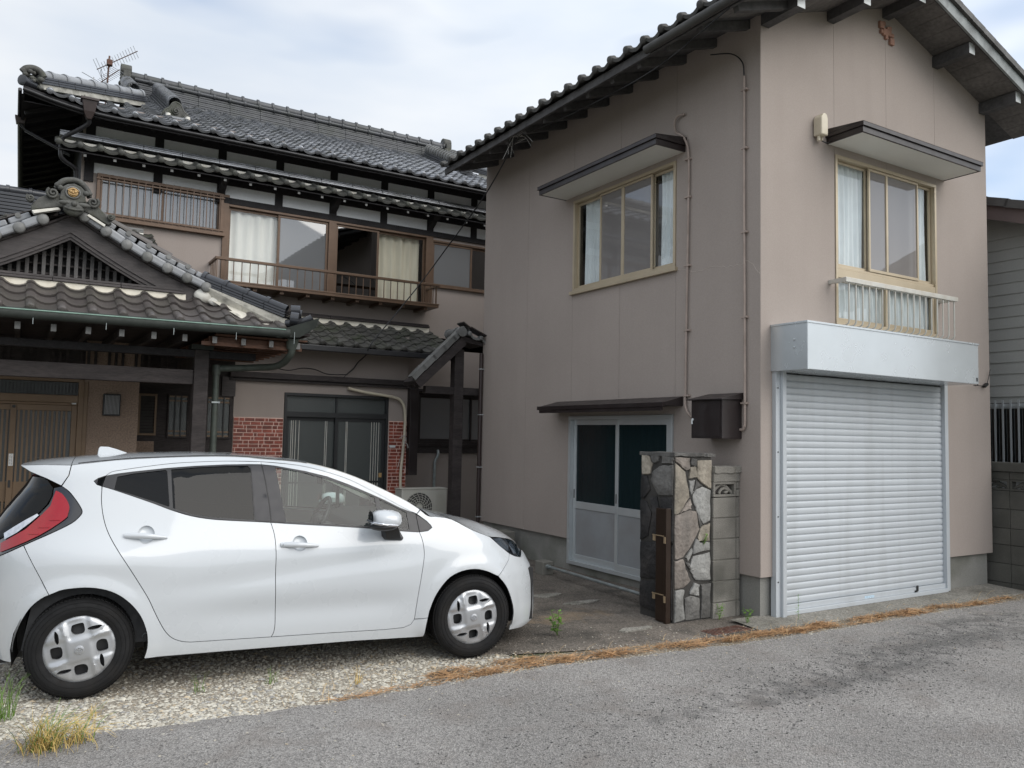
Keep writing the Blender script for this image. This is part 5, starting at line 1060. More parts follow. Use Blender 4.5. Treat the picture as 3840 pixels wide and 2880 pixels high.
# verge tiles with round discs and the narrow ridge above them
q = MB(); q.lathe([(.0005,-.05),(.045,-.046),(.056,-.035),(.058,-.01),(.050,0),(.050,.12)], (0,0,0), (0,1,0), 16); dsc = q.mesh('verge_disc', MT['tile_grey'], 45)
for s_ in (-1,1):
    T = [0.115+.205*k for k in range(8)] if s_ > 0 else [.26+.20*k for k in range(6)]
    for k, t in enumerate(T):
        z = gz(t)+.075; dz = (gz(t+.02)-gz(t))/.02; ex = Vector((s_,0,dz)).normalized()
        inst('verge_disc', dsc, frame(Vector((PXc+s_*t,9.42,z-.015)), Vector((1,0,0)), Vector((0,1,0)), Vector((0,0,1))), po)
        q = MB(); p = Vector((PXc+s_*t,9.44,z+.005)); q.beam(p, p+ex*.20, .10, .085); q.build('verge_tile', MT['tile_silver'], po, bevel=.02)
        if k >= 1:
            q = MB(); p = Vector((PXc+s_*t,9.56,z+.105)); q.beam(p-ex*.1, p+ex*.105, .15, .06); q.build('ridge_course', MT['tile_silver'], po, bevel=.012)
            q = MB(); q.beam(p-ex*.1-Vector((0,0,.055)), p+ex*.105-Vector((0,0,.055)), .17, .035); q.build('ridge_course', MT['tile_glossy'], po, bevel=.004)
            q = MB(); c = p+ex*.02+Vector((0,0,.03)); q.tube([c+Vector((0,-.09,0)), c+Vector((0,.08,0))], .028, 10); q.build('collar_tile', MT['tile_grey'], po, 50)
# hip ridge to the front corner
A = Vector((2.52,9.02,2.94)); B = Vector((1.70,9.52,3.30)); d = (A-B).normalized()
q = MB(); q.prism([B+Vector((.0,-.05,-.10)), B+Vector((-.05,-.10,.02)), A+Vector((-.05,-.05,.02)), A+Vector((.05,-.08,-.13)), A+Vector((-.35,-.02,-.10))], (.10,.10,0)); q.build('plaster_bed', MT['plaster_worn'], po)
q = MB(); q.ball((1.73,9.47,3.20),.115,9,(1.15,.6,.75)); q.ball((1.84,9.42,3.14),.07,8,(1.4,.6,.8)); q.build('plaster_patch', MT['plaster_white'], po, 60)
courses(po, B+Vector((0,0,.02)), A+Vector((0,0,.02)), 3, .030, .17, .15, MT['tile_glossy'], seg=.24)
cap_tiles(po, A+Vector((0,0,.125)), B+Vector((0,0,.125)), .052, MT['tile_glossy'], step=.24, collar=.014)
q = MB(); p = A+d*.04
q.tube([p+Vector((-.02,-.10,.03)), p+Vector((.06,-.13,.02))],.075,14); q.tube([p+Vector((.0,-.02,.13)), p+Vector((.10,-.05,.13))],.06,14); q.tube([p+Vector((.05,.05,.11)), p+Vector((.14,.02,.10))],.05,12); q.ball((p.x+.09,p.y-.02,p.z+.0),.05,7); q.ball((p.x+.10,p.y+.05,p.z+.02),.045,7)
q.build('ridge_end_ornament', MT['tile_glossy'], po, 40)
q = MB(); q.tube(crom([Vector((2.50,8.98,2.90)),Vector((2.60,8.93,2.905)),Vector((2.72,8.86,2.95)),Vector((2.76,8.84,2.975))],4),.045,12); q.build('corner_roll', MT['tile_glossy'], po, 60)
q = MB(); q.add([(2.38,8.79,2.80),(2.82,8.77,2.97),(2.79,8.80,2.86),(2.62,8.82,2.74),(2.36,8.81,2.72)],[(0,1,2,3,4)]); q.add([(2.38,8.83,2.80),(2.82,8.80,2.97),(2.79,8.83,2.86),(2.62,8.85,2.74),(2.36,8.84,2.72)],[(0,4,3,2,1)]); q.build('gutter_tip', MT['copper_green'], po)
# carved ornament at the gable peak
OS = .0011; OX, OY, OZ = .365, 9.36, 3.93
def op(x, z, y=0.0): return (OX+(x-595)*OS, OY+y, OZ+(1330-z)*OS)
orn = MB()
orn.prism([op(*p) for p in ((262,1345),(285,1300),(330,1250),(390,1215),(480,1200),(560,1235),(640,1235),(720,1225),(800,1250),(870,1320),(935,1405),(900,1425),(800,1370),(700,1325),(600,1300),(480,1318),(380,1345),(270,1378))],(0,.10,0))
orn.prism([op(x,z,-.025) for x,z in ((500,1130),(545,1095),(600,1080),(655,1100),(690,1135),(705,1245),(600,1262),(485,1245))],(0,.13,0))
oo = orn.build('ridge_ornament', MT['tile_mossy'], po, None, bevel=.008)
q = MB(); arch = crom([Vector(op(x,z,.02)) for x,z in ((450,1125),(478,1100),(515,1062),(560,1045),(605,1040),(655,1055),(695,1095),(720,1130),(738,1165))],4); q.tube(arch,[.018]+[.030]*(len(arch)-2)+[.018],8); q.tube([Vector(p)+Vector((0,.05,-.01)) for p in arch],.026,8)
q.ball(op(490,1140,-.02),.028,7); q.ball(op(700,1160,-.02),.028,7); q.build('arch_cap', MT['tile_mossy'], oo, 60)
q = MB(); q.ball(op(593,1172,-.035),.048,12,(1,.35,.95)); q.ball(op(575,1165,-.05),.016,7); q.ball(op(612,1165,-.05),.016,7); q.ball(op(593,1177,-.055),.010,7); q.tube(crom([Vector(op(568,1188,-.048)),Vector(op(593,1198,-.056)),Vector(op(618,1188,-.048))],4),.005,6); q.tube(crom([Vector(op(552,1158,-.045)),Vector(op(593,1138,-.055)),Vector(op(634,1158,-.045))],4),.010,6); q.build('gold_mask', MT['gold_leaf'], oo, 60)
q = MB(); q.tube([Vector(op(593+58*math.cos(a),1172-52*math.sin(a),-.03)) for a in [i*math.pi/12 for i in range(25)]],.010,6); q.build('mask_ring', MT['tile_grey'], oo, 60)
for cx, cz, r_, sg_ in ((430,1200,.055,1),(255,1275,.034,1),(765,1235,.055,-1),(920,1350,.032,-1)):
    q = MB(); sp = []
    for i in range(22):
        a = i*.50; rr = r_*(1-.04*i); sp.append(Vector(op(cx,cz,-.02-.001*i))+Vector((sg_*rr*math.cos(a+2.2),0,rr*math.sin(a+2.2))))
    q.tube(sp,[.016*(1-.02*i) for i in range(22)],7); q.lathe([(r_*.9,-.08),(r_*.9,.012),(.0005,.012)],op(cx,cz,0.0),(0,-1,0),14); q.build('scroll', MT['tile_mossy'], oo, 60)
q = MB(); q.ball(op(605,1325,-.045),.095,10,(1.05,.55,.85)); q.ball(op(540,1280,-.06),.045,8,(1.6,.6,.6)); q.ball(op(680,1285,-.06),.045,8,(1.6,.6,.6)); q.ball(op(605,1290,-.09),.03,8); q.tube(crom([Vector(op(530,1330,-.085)),Vector(op(600,1345,-.10)),Vector(op(680,1335,-.085))],4),.012,6); q.build('front_boss', MT['tile_mossy'], oo, 60)
q = MB(); q.prism([op(*p) for p in ((272,1382),(480,1322),(500,1338),(290,1408))],(0,.08,0)); q.build('plaster_bed', MT['plaster_white'], po); q = MB(); q.prism([op(*p) for p in ((735,1345),(880,1425),(870,1445),(720,1362))],(0,.08,0)); q.build('plaster_bed', MT['plaster_white'], po)
cap_tiles(po, (PXc,9.5,4.02), (PXc,12.3,4.02), .07, MT['tile_glossy']); courses(po, (PXc,9.5,3.90), (PXc,12.3,3.90), 3, .035, .24, .18, MT['tile_glossy'])
# gutter, rafters, beams, posts
q = MB(); q.lathe([(.055,0),(.055,4.6)], (-2.1,8.825,2.742), (1,0,.008), 10); q.build('gutter', MT['copper_green'], po, 60)
MB().tube([(-2.1,8.775,2.772),(2.45,8.775,2.808)],.006,6).build('gutter_lip', MT['copper_lip'], po)
for i in range(6): MB().beam((-.55+i*.62,8.79,2.79),(-.55+i*.62,8.80,2.66),.005,.012).build('gutter_hook', MT['steel_pipe'], po)
for i in range(16):
    x = -1.85+i*.2995
    r_ = MB().beam((x,8.955,2.655),(x,11.0,2.70),.048,.072).build('rafter', MT['wood_dark' if x < 1.7 else 'wood_brown'], po)
    MB().box(x-.0235,x+.0235,8.947,8.9525,2.62,2.69).build('painted_end', MT['tile_grey'], r_)
for i in range(9): MB().beam((1.70,9.05+i*.27,2.665),(2.70,9.05+i*.27,2.655),.045,.07).build('side_rafter', MT['wood_brown'], po)
b = MB(); b.box(1.62,2.70,9.0,9.01,2.60,2.64); b.build('corner_batten', MT['wood_brown'], po)
for x in (1.632,-1.02):
    p_ = MB().box(x,x+.155,9.425,9.58,0,2.585).build('post', MT['wood_dark'], po, bevel=.008)
    MB().box(x-.04,x+.195,9.40,9.60,2.586,2.64).build('post_cap', MT['copper_green'], po)
MB().box(-1.0,1.631,9.45,9.555,2.195,2.356).build('tie_beam', MT['wood_dark'], po, bevel=.006)
MB().box(-1.6,2.3,9.44,9.56,2.50,2.58).build('plate_beam', MT['wood_black'], po, bevel=.004)
MB().box(1.70,1.82,9.57,11.0,2.40,2.56).build('side_beam', MT['wood_dark'], po)
# rain pipe
q = MB(); q.tube(crom([Vector((2.58,8.98,2.68)),Vector((2.58,9.02,2.56)),Vector((2.52,9.3,2.45)),Vector((2.3,9.58,2.43)),Vector((1.93,9.62,2.40))],5),.040,10); q.tube([(1.905,9.62,2.43),(1.905,9.62,.05)],.036,10); q.tube([(1.905,9.62,2.44),(1.905,9.62,2.33)],.048,10); q.tube([(2.58,8.96,2.74),(2.58,8.99,2.62)],[.075,.055],10); q.build('rain_pipe', MT['copper_pipe'], po, 60)
MB().box(1.86,1.95,9.57,9.67,2.0,2.02).build('pipe_clip', MT['steel_pipe'], po)
# entrance wall
YN = 11.0; MN = lambda a, z, d: (a, YN-d, z)
wall(po, MN, .66, 1.268, 0, 2.75, [], [], MT['stucco_rough'])
b = MB(); b.quad((1.268,YN,0),(1.268,YL,0),(1.268,YL,2.75),(1.268,YN,2.75)); b.build('return_wall', MT['stucco_rough'], po)
b = MB(); wbox(b, MN, -2.1, .66, 2.275, 2.75, -.02, .0); b.build('upper_board', MT['wood_dark'], po)
for i in range(34):
    if i % 4 != 3: b = MB(); x = -.9+i*.075; wbox(b, MN, x, x+.03, 2.30, 2.70, .001, .03); b.build('lattice_slat', MT['wood_dark'], po)
b = MB(); wbox(b, MN, -2.1, 1.26, 2.275, 2.30, .0, .05); b.build('lattice_rail', MT['wood_dark'], po)
b = MB(); wbox(b, MN, .60, .66, 0, 2.27, -.05, .03); wbox(b, MN, .655, .705, 0, 2.24, .001, .02); wbox(b, MN, -2.0, .60, 2.235, 2.275, -.05, .03); wbox(b, MN, -2.0, .60, 1.985, 2.075, -.05, .032); wbox(b, MN, -2.0, .60, 1.955, 1.983, -.05, .015); b.build('door_frame', MT['alu_door'], po, bevel=.004)
b = MB(); wbox(b, MN, -2.0, .60, 2.076, 2.234, -.04, -.035); b.build('transom_pane', MT['pane_figured'], po)
for i in range(44): b = MB(); x = .575-i*.036; wbox(b, MN, x-.005, x+.005, 2.078, 2.232, -.02, -.008); b.build('transom_slat', MT['alu_dark'], po)
def lattice_door(a0, a1, d):
    b = MB(); fw = .062
    wbox(b, MN, a0, a0+fw, .05, 1.955, d-.02, d+.02); wbox(b, MN, a1-fw, a1, .05, 1.955, d-.02, d+.02); wbox(b, MN, a0+fw, a1-fw, 1.885, 1.955, d-.019, d+.019); wbox(b, MN, a0+fw, a1-fw, .05, .16, d-.019, d+.019); wbox(b, MN, a0+fw, a1-fw, .82, 1.05, d-.019, d+.012)
    dr = b.build('entrance_door', MT['alu_door'], po, bevel=.004)
    p = MB(); p.quad(MN(a0+fw*.9,.15,d-.01),MN(a1-fw*.9,.15,d-.01),MN(a1-fw*.9,1.89,d-.01),MN(a0+fw*.9,1.89,d-.01)); p.build('pane', MT['pane_figured'], dr)
    n = int((a1-a0-2*fw)/.0485)
    for i in range(n): x = a0+fw+.024+i*.0485; s = MB(); wbox(s, MN, x-.011, x+.011, .16, 1.885, d-.002, d+.014); s.build('door_slat', MT['alu_door'], dr)
    return dr
d1 = lattice_door(-.085, .60, -.02); lattice_door(-.78, -.02, -.055)
b = MB(); wbox(b, MN, -.075, -.030, 1.235, 1.375, .0005, .003); pm('paper_label',(0.72,0.71,0.68),rough=.8,var=.1,vs=60); lb = b.build('paper_label', MT['paper_label'], d1)
pm('print_ink',(0.25,0.25,0.26),rough=.8,var=.1)
for k in range(2):
    for j in range(16):
        b = MB(); x0 = -.066+k*.016; z0 = 1.362-j*.0075; wbox(b, MN, x0, x0+.008, z0-.005, z0, .0031, .0036); 
        if (j*7+k*3) % 5: b.build('printed_mark', MT['print_ink'], d1)
b = MB(); wbox(b, MN, -.068, -.045, .985, 1.07, .0005, .006); b.build('finger_pull', MT['alu_dark'], d1)
b = MB(); wbox(b, MN, .535, .58, 1.968, 1.985, .033, .04); b.build('door_badge', MT['paint_white'], d1)
q = MB(); q.lathe([(.018,0),(.018,.02),(.0005,.022)], MN(-.052,1.925,.0005), (0,-1,0), 10); q.build('door_knob', MT['alu_dark'], d1)
lm = thing('wall_lamp', 'square ribbed wall lamp with black frame beside the entrance door', 'wall lamp', (.964, 10.94, 1.84))
b = MB(); wbox(b, MN, .868, 1.06, 1.843, 2.11, .001, .055); b.build('case', MT['alu_dark'], lm, bevel=.006)
for i in range(11): b = MB(); x = .888+i*.0148; wbox(b, MN, x, x+.0075, 1.862, 2.092, .0555, .064); b.build('rib', MT['lamp_louver'], lm)
# dark side wall with lattice lights
b = MB(); wbox(b, MW, 1.27, 2.679, 0, 3.0, -.02, .0); b.build('side_panel', MT['wood_dark'], po)
b = MB(); wbox(b, MW, 1.42, 1.62, 1.62, 2.16, .001, .012); b.build('louvre_panel', MT['room_dark'], po)
outer_frame(po, MW, 1.40, 1.64, 1.60, 2.18, .001, .035, .03, 'alu_door', 'window_frame', False)
for i in range(12): b = MB(); z = 1.65+i*.042; wbox(b, MW, 1.43, 1.61, z, z+.008, .013, .028); b.build('louvre', MT['wood_dark'], po)
b = MB(); wbox(b, MW, 1.27, 1.62, 0, 1.52, .001, .05); b.build('low_wall', MT['stucco_rough'], po)
for a0, a1 in ((1.78,2.06),(2.30,2.64)):
    outer_frame(po, MW, a0, a1, 1.57, 2.19, .001, .03, .02, 'wood_dark', 'window_frame', False)
    b = MB(); b.quad(MW(a0+.02,1.59,.006),MW(a1-.02,1.59,.006),MW(a1-.02,2.17,.006),MW(a0+.02,2.17,.006)); b.build('pane', MT['pane_figured'], po)
    for z in (1.595,1.655,2.085,2.145): b = MB(); wbox(b, MW, a0+.02, a1-.02, z, z+.022, .008, .020); b.build('lattice_rail', MT['alu_door'], po)
    for x in (a0+.10, a1-.10): b = MB(); wbox(b, MW, x-.008, x+.008, 1.59, 2.17, .021, .030); b.build('lattice_bar', MT['alu_dark'], po)
b = MB(); wbox(b, MW, 2.50, 2.69, 2.19, 2.475, .001, .04); b.build('beam_end', MT['wood_weathered'], po)
# ---------------------------------------------------------------- white hatchback
pm('car_paint', (0.535,0.56,0.58), rough=0.30, var=0.01, vs=1, spec=0.5, coat=1.0)
pm('car_glasstrim', (0.018,0.018,0.020), rough=0.35, var=0.05, vs=5)
pm('car_bpillar', (0.022,0.021,0.024), rough=0.40, var=0.05, vs=5)
pm('hubcap', (0.43,0.44,0.455), rough=0.35, metal=0.55, var=0.03, vs=4)
pm('lamp_red', (0.30,0.004,0.010), rough=0.2, var=0.08, vs=5, coat=0.4)
pm('lamp_black', (0.010,0.010,0.011), rough=0.12, var=0.05, vs=5, coat=1.0)
pm('lamp_chrome', (0.62,0.64,0.68), rough=0.18, metal=0.9, var=0.15, vs=40)
pm('seat_cloth', (0.05,0.05,0.052), rough=0.9, var=0.1, vs=9)
pm('dash_soft', (0.035,0.035,0.036), rough=1.0, var=0.1, vs=9, spec=0.0)
pm('headliner', (0.42,0.41,0.38), rough=0.9, var=0.05, vs=5)
glass('car_glass', (0.78,0.86,0.82), 0.9)
glass('car_privacy', (0.05,0.052,0.058), 0.6)
glass('lamp_glass', (0.78,0.84,0.9), 2.5)
CAR_HEAD = math.atan2(-0.11849, 0.99295)
car = thing('parked_car', 'pearl white compact hatchback parked on the gravel before the porch', 'car', (0.51335, 6.59215, 0.0), rotz=CAR_HEAD)
ORG[car.name] = (0, 0, 0)            # parts are modelled in the car's own axes: x forward, y left, z up
def ip(x, xs_, ys_): return float(np.interp(x, xs_, ys_))
VZ = [.10,.18,.25,.4,.6,.72,.82,.90,.96,1.05,1.40,1.47,1.52]; VY = [.775,.795,.815,.832,.8475,.846,.835,.815,.785,.738,.585,.53,.45]
# smooth the vertical section once so that the highlights run clean
_zz = np.linspace(.05,1.6,311); _yy = np.interp(_zz, VZ, VY); _k = np.exp(-(np.arange(-14,15)/7.0)**2); _k /= _k.sum()
_yy = np.convolve(np.pad(_yy, 14, mode='reflect', reflect_type='odd'), _k, 'valid')
XH, ZH = (-.018, 2.638), .31
def S(x, z):
    w = float(np.interp(z, _zz, _yy))
    if x > 2.1:
        xn = ip(z,[.1,.16,.3,.5,.6,.7,.86,1.0,1.1],[3.40,3.47,3.47,3.45,3.42,3.36,3.22,3.05,3.0]); t = min(.9999,(x-2.1)/(xn-2.1)); w *= (1-t**3.2)**.5
    elif x < .4:
        xr = ip(z,[.2,.6,.9,1.0,1.15,1.3,1.45],[-.62,-.66,-.66,-.64,-.60,-.58,-.58]); t = min(.9999,(.4-x)/(.4-xr)); w *= (1-t**4)**.5
    for cx in XH:                    # flares above the wheels
        r_ = math.hypot(x-cx, z-ZH)
        if z > .2: w += .016/(1+math.exp((r_-.435)/.012))
    g = math.exp(-((z-.46)/.085)**2)*(1/(1+math.exp(-(x-.75)/.10)))*(1/(1+math.exp((x-2.05)/.06)))
    w -= .016*g                      # hollow along the lower doors
    w += .022*math.exp(-((x-.05-(.93-z)*.9)/.34)**2-((z-.86)/.10)**2)     # rear haunch
    w -= .012*math.exp(-((z-.72-.10*(x-1.2))/.07)**2)*(1/(1+math.exp(-(x-.55)/.12)))*(1/(1+math.exp((x-2.2)/.08)))
    return w
def inside(p, poly):
    x, y = p; c = False; n = len(poly)
    for i in range(n):
        x1, y1 = poly[i]; x2, y2 = poly[i-1]
        if (y1 > y) != (y2 > y) and x < (x2-x1)*(y-y1)/(y2-y1)+x1: c = not c
    return c
def area(poly): return .5*sum(poly[i-1][0]*poly[i][1]-poly[i][0]*poly[i-1][1] for i in range(len(poly)))
def clean(poly, step):
    out = []
    for i in range(len(poly)):
        a, b_ = poly[i], poly[(i+1)%len(poly)]; l = math.hypot(b_[0]-a[0], b_[1]-a[1])
        if l < 1e-4: continue
        k = max(1, math.ceil(l/step))
        out += [(a[0]+(b_[0]-a[0])*j/k, a[1]+(b_[1]-a[1])*j/k) for j in range(k)]
    return out
def offset(poly, d):
    if area(poly) < 0: poly = poly[::-1]
    n = len(poly); out = []
    for i in range(n):
        p0, p1, p2 = poly[i-1], poly[i], poly[(i+1)%n]
        e1 = Vector((p1[0]-p0[0], p1[1]-p0[1])); e2 = Vector((p2[0]-p1[0], p2[1]-p1[1]))
        n1 = Vector((-e1.y, e1.x)).normalized() if e1.length else Vector((0,0)); n2 = Vector((-e2.y, e2.x)).normalized() if e2.length else n1
        nn = (n1+n2); nn = nn.normalized() if nn.length > .1 else n1; k = max(.5, nn.dot(n1)); out.append((p1[0]+nn.x*d/k, p1[1]+nn.y*d/k))
    return out
def cdt(loops, step, pts_extra=()):
    V_ = []; E_ = []
    for lp in loops:
        o_ = len(V_); V_ += [Vector(p) for p in lp]; E_ += [(o_+i, o_+(i+1)%len(lp)) for i in range(len(lp))]
    A_ = np.array(loops[0]); x0, z0 = A_.min(0); x1, z1 = A_.max(0); B_ = np.concatenate([np.array(l) for l in loops])
    r = random.Random(1); gx = x0+step/2; row = 0
    while gx < x1:
        gz_ = z0+step*(.25+.5*(row%2))
        while gz_ < z1:
            if inside((gx,gz_), loops[0]) and not any(inside((gx,gz_), l) for l in loops[1:]) and np.min(np.hypot(B_[:,0]-gx, B_[:,1]-gz_)) > step*.45: V_.append(Vector((gx,gz_)))
            gz_ += step
        gx += step*.9; row += 1
    V_ += [Vector(p) for p in pts_extra]
    vo, eo, fo, *_ = delaunay_2d_cdt(V_, E_, [], 0, 1e-6)
    F_ = []
    for f in fo:
        c = (sum(vo[i].x for i in f)/3, sum(vo[i].y for i in f)/3)
        if inside(c, loops[0]) and not any(inside(c, l) for l in loops[1:]): F_.append(tuple(f))
    return vo, F_
def panel(name, poly, mat, parent=car, gap=.0022, push=0.0, step=.032, lip=.018, holes=(), both=True, tag_side=None):
    """a body panel: outline in side view, wrapped onto the body surface, with turned-in edges"""
    poly = clean(poly, step*.8)
    if gap: poly = offset(poly, gap)
    if area(poly) < 0: poly = poly[::-1]
    hl = [clean(h, step*.5) for h in holes]
    vo, F_ = cdt([poly]+hl, step); V_ = [(v.x, -(S(v.x, v.y)+push), v.y) for v in vo]; q = MB(); q.add(V_, F_)
    for i in range(len(F_)):   # outward facing
        a, b_, c = [Vector(V_[j]) for j in F_[i]]
        if (b_-a).cross(c-a).y > 0: q.f[i] = q.f[i][::-1]
    if lip:
        for lp in [poly]+hl:
            n = len(lp); o_ = len(q.v); P = [(x, -(S(x,z)+push), z) for x, z in lp]
            q.add(P+[(x, y+lip, z) for x, y, z in P], [(i,(i+1)%n,n+(i+1)%n,n+i) for i in range(n)])
    out = [q.build(name, MT[mat], parent if not isinstance(parent, tuple) else parent[0], 40)]
    if both:
        m_ = MB(); m_.v = [(x,-y,z) for x,y,z in q.v]; m_.f = [f[::-1] for f in q.f]; out.append(m_.build(name, MT[mat], parent if not isinstance(parent, tuple) else parent[1], 40))
    return tuple(out)
def sm(pts, n=3): return [(v.x, v.y) for v in crom([Vector((x,z,0)) for x,z in pts], n)]
dlo_top = [(0.004,1.345),(0.027,1.363),(0.073,1.379),(0.144,1.393),(0.24,1.406),(0.437,1.428),(0.624,1.443),(0.826,1.453),(0.989,1.456),(1.072,1.455),(1.165,1.446),(1.379,1.408),(1.535,1.37),(1.692,1.312),(1.83,1.253),(1.958,1.196),(2.065,1.142),(2.191,1.088),(2.271,1.038),(2.299,1.009),(2.308,0.991)]
dlo_bot = [(0.004,1.345),(0.022,1.322),(0.054,1.311),(0.126,1.288),(0.247,1.244),(0.37,1.198),(0.478,1.154),(0.604,1.113),(0.739,1.088),(0.911,1.073),(1.026,1.065),(1.126,1.057),(1.311,1.041),(1.618,1.017),(1.83,0.998),(2.046,0.975),(2.202,0.962),(2.272,0.969),(2.308,0.991)]
door_top = [(0.073,1.379),(0.103,1.402),(0.15,1.413),(0.312,1.438),(0.478,1.459),(0.65,1.47),(0.827,1.476),(1.072,1.473),(1.331,1.449),(1.536,1.401),(1.695,1.348),(1.832,1.281),(1.96,1.214),(2.066,1.155),(2.191,1.0905)]
rdoor_rear = [(0.054,1.311),(0.055,1.228),(0.069,1.137),(0.093,1.055),(0.128,0.982),(0.179,0.901),(0.229,0.825),(0.271,0.757),(0.312,0.689),(0.363,0.601),(0.402,0.516),(0.441,0.436),(0.476,0.377),(0.517,0.334),(0.575,0.307),(0.632,0.297)]
door_bottom = [(0.632,0.297),(0.848,0.293),(1.146,0.287),(1.526,0.281),(1.946,0.271),(2.088,0.274),(2.142,0.293),(2.168,0.329)]
split = [(1.126,1.057),(1.148,0.974),(1.156,0.861),(1.156,0.728),(1.158,0.633),(1.164,0.497),(1.167,0.378),(1.161,0.323),(1.146,0.287)]
fdoor_front = [(2.168,0.329),(2.178,0.425),(2.198,0.584),(2.217,0.71),(2.229,0.793),(2.227,0.856),(2.216,0.918),(2.202,0.962)]
rarch = [(-0.403,0.223),(-0.397,0.283),(-0.388,0.369),(-0.36,0.464),(-0.325,0.541),(-0.282,0.6),(-0.225,0.645),(-0.145,0.681),(-0.065,0.693),(0.024,0.693),(0.115,0.674),(0.192,0.636),(0.256,0.582),(0.304,0.523),(0.338,0.461),(0.361,0.391),(0.369,0.338),(0.368,0.278),(0.353,0.217)]
farch = [(2.248,0.19),(2.26,0.289),(2.276,0.385),(2.311,0.48),(2.364,0.563),(2.432,0.629),(2.527,0.666),(2.639,0.674),(2.745,0.649),(2.841,0.607),(2.931,0.524),(2.99,0.425),(3.029,0.315),(3.029,0.233),(3.009,0.15)]
roofedge = [(-0.137,1.447),(-0.005,1.464),(0.227,1.488),(0.652,1.507),(0.93,1.506),(1.077,1.493),(1.332,1.473),(1.539,1.433),(1.749,1.364),(1.962,1.268),(2.124,1.187),(2.227,1.122)]
lamp_outer = [(-0.183,1.312),(-0.138,1.279),(-0.096,1.229),(-0.065,1.184),(-0.051,1.151),(-0.065,1.122),(-0.107,1.082),(-0.208,1.027),(-0.368,0.949),(-0.507,0.873)]
qsplit = [(-0.368,0.947),(-0.278,0.791),(-0.202,0.655)]
hoodline = [(2.227,1.120),(2.287,1.075),(2.358,1.067),(2.478,1.044),(2.646,0.96),(2.813,0.897)]
head_top = [(2.813,0.897),(2.905,0.885),(3.041,0.856),(3.13,0.825)]; head_bot = [(3.16,0.70),(3.074,0.722),(3.007,0.751),(2.913,0.816),(2.813,0.897)]
bsplit = [(3.007,0.751),(2.981,0.706),(2.934,0.662),(2.856,0.602)]
it = lambda a, x0, x1: [p for p in a if x0-1e-6 <= p[0] <= x1+1e-6]
# painted doors below the glass, each with a dished handle cup
def ellipse(cx, cz, a, b_, n=20): return [(cx+a*math.cos(2*math.pi*i/n), cz+b_*math.sin(2*math.pi*i/n)) for i in range(n)]
cupR = ellipse(.332,1.003,.052,.056); cupF = ellipse(1.318,.914,.052,.052)
rd = panel('rear_door', sm(it(dlo_bot,.054,1.126))+sm(split)[1:]+[p for p in door_bottom[::-1] if p[0] < 1.14]+sm(rdoor_rear)[::-1][1:-1], 'car_paint', holes=[cupR])
fd = panel('front_door', sm(it(dlo_bot,1.126,2.202))+sm(fdoor_front)[::-1][1:]+[p for p in door_bottom[::-1] if 1.147 < p[0] < 2.16]+sm(split)[::-1][:-1], 'car_paint', holes=[cupF])
def handle(doors, cx, cz, slope):
    for i, s_ in enumerate((-1, 1)):
        q = MB(); n = 14       # cup
        prof = [(1.04,.0),(.95,.012),(.7,.022),(.35,.026),(.01,.027)]; V_ = []
        for k, dp in prof:
            for j in range(20):
                x = cx+.052*k*math.cos(j*math.pi/10); z = cz+.053*k*math.sin(j*math.pi/10); V_.append((x, s_*(S(x,z)-.001-dp), z))
        q.add(V_, [(a*20+j, a*20+(j+1)%20, (a+1)*20+(j+1)%20, (a+1)*20+j) for a in range(4) for j in range(20)]); q.build('handle_cup', MT['car_paint'], doors[i], 60)
        q = MB(); pts = []; rr = []
        for k in range(13):
            t = k/12; x = cx-.128+.256*t; z = cz-.012+slope*(t-.5)*.25+.006*math.sin(t*math.pi); out_ = .004+.030*math.sin(min(1,t*1.25)*math.pi*.5)*math.sin(min(1,(1-t)*1.6)*math.pi*.5)
            pts.append(Vector((x, s_*(S(x,z)+out_), z))); rr.append(.0235*(math.sin(math.pi*(.10+.86*t)*.98))**.35*(1-.35*t))
        q.tube(pts, rr, 10); q.build('handle', MT['car_paint'], doors[i], 60)
handle(rd, .332, 1.003, -.08); handle(fd, 1.318, .914, -.06)
q = MB(); q.lathe([(.008,0),(.008,.003),(.0005,.004)], (1.205, -(S(1.205,.912)+.022), .913), (0,-1,0), 10); q.build('keyhole', MT['lamp_chrome'], fd[0])
# painted strips above the glass
panel('rear_door_frame', sm(it(door_top,.073,1.072))+it(dlo_top,.073,1.072)[::-1], 'car_paint', rd, gap=.001, step=.02)
panel('front_door_frame', sm(it(door_top,1.072,2.191))+it(dlo_top,1.072,2.19)[::-1], 'car_paint', fd, gap=.001, step=.02)
# glass and black trim
rq = [(0.141,1.372),(0.24,1.393),(0.437,1.416),(0.447,1.406),(0.468,1.18),(0.461,1.175),(0.37,1.209),(0.239,1.255),(0.127,1.291)]
rg = [(0.471,1.419),(0.65,1.434),(0.826,1.442),(0.979,1.444),(0.996,1.424),(1.015,1.077),(0.912,1.086),(0.739,1.101),(0.603,1.126),(0.49,1.164)]
fg = [(1.169,1.432),(1.225,1.424),(1.378,1.395),(1.534,1.351),(1.691,1.293),(1.818,1.243),(1.882,1.218),(1.907,1.008),(1.81,1.015),(1.516,1.038),(1.232,1.06)]
fq = [(1.916,1.203),(2.012,1.155),(2.119,1.104),(2.127,0.981),(1.938,0.999)]
sp_top = [(1.072,1.455),(1.094,1.332),(1.118,1.168),(1.126,1.057)]
tr = panel('rear_window_trim', it(dlo_top,.073,1.072)+sp_top[1:-1]+it(dlo_bot,.054,1.126)[::-1], 'car_glasstrim', rd, gap=.001, push=-.002, step=.02, holes=[rq, rg])
tf = panel('front_window_trim', it(dlo_top,1.072,2.191)+it(dlo_bot,1.126,2.202)[::-1]+sp_top[::-1][1:-1], 'car_glasstrim', fd, gap=.001, push=-.002, step=.02, holes=[fg, fq])
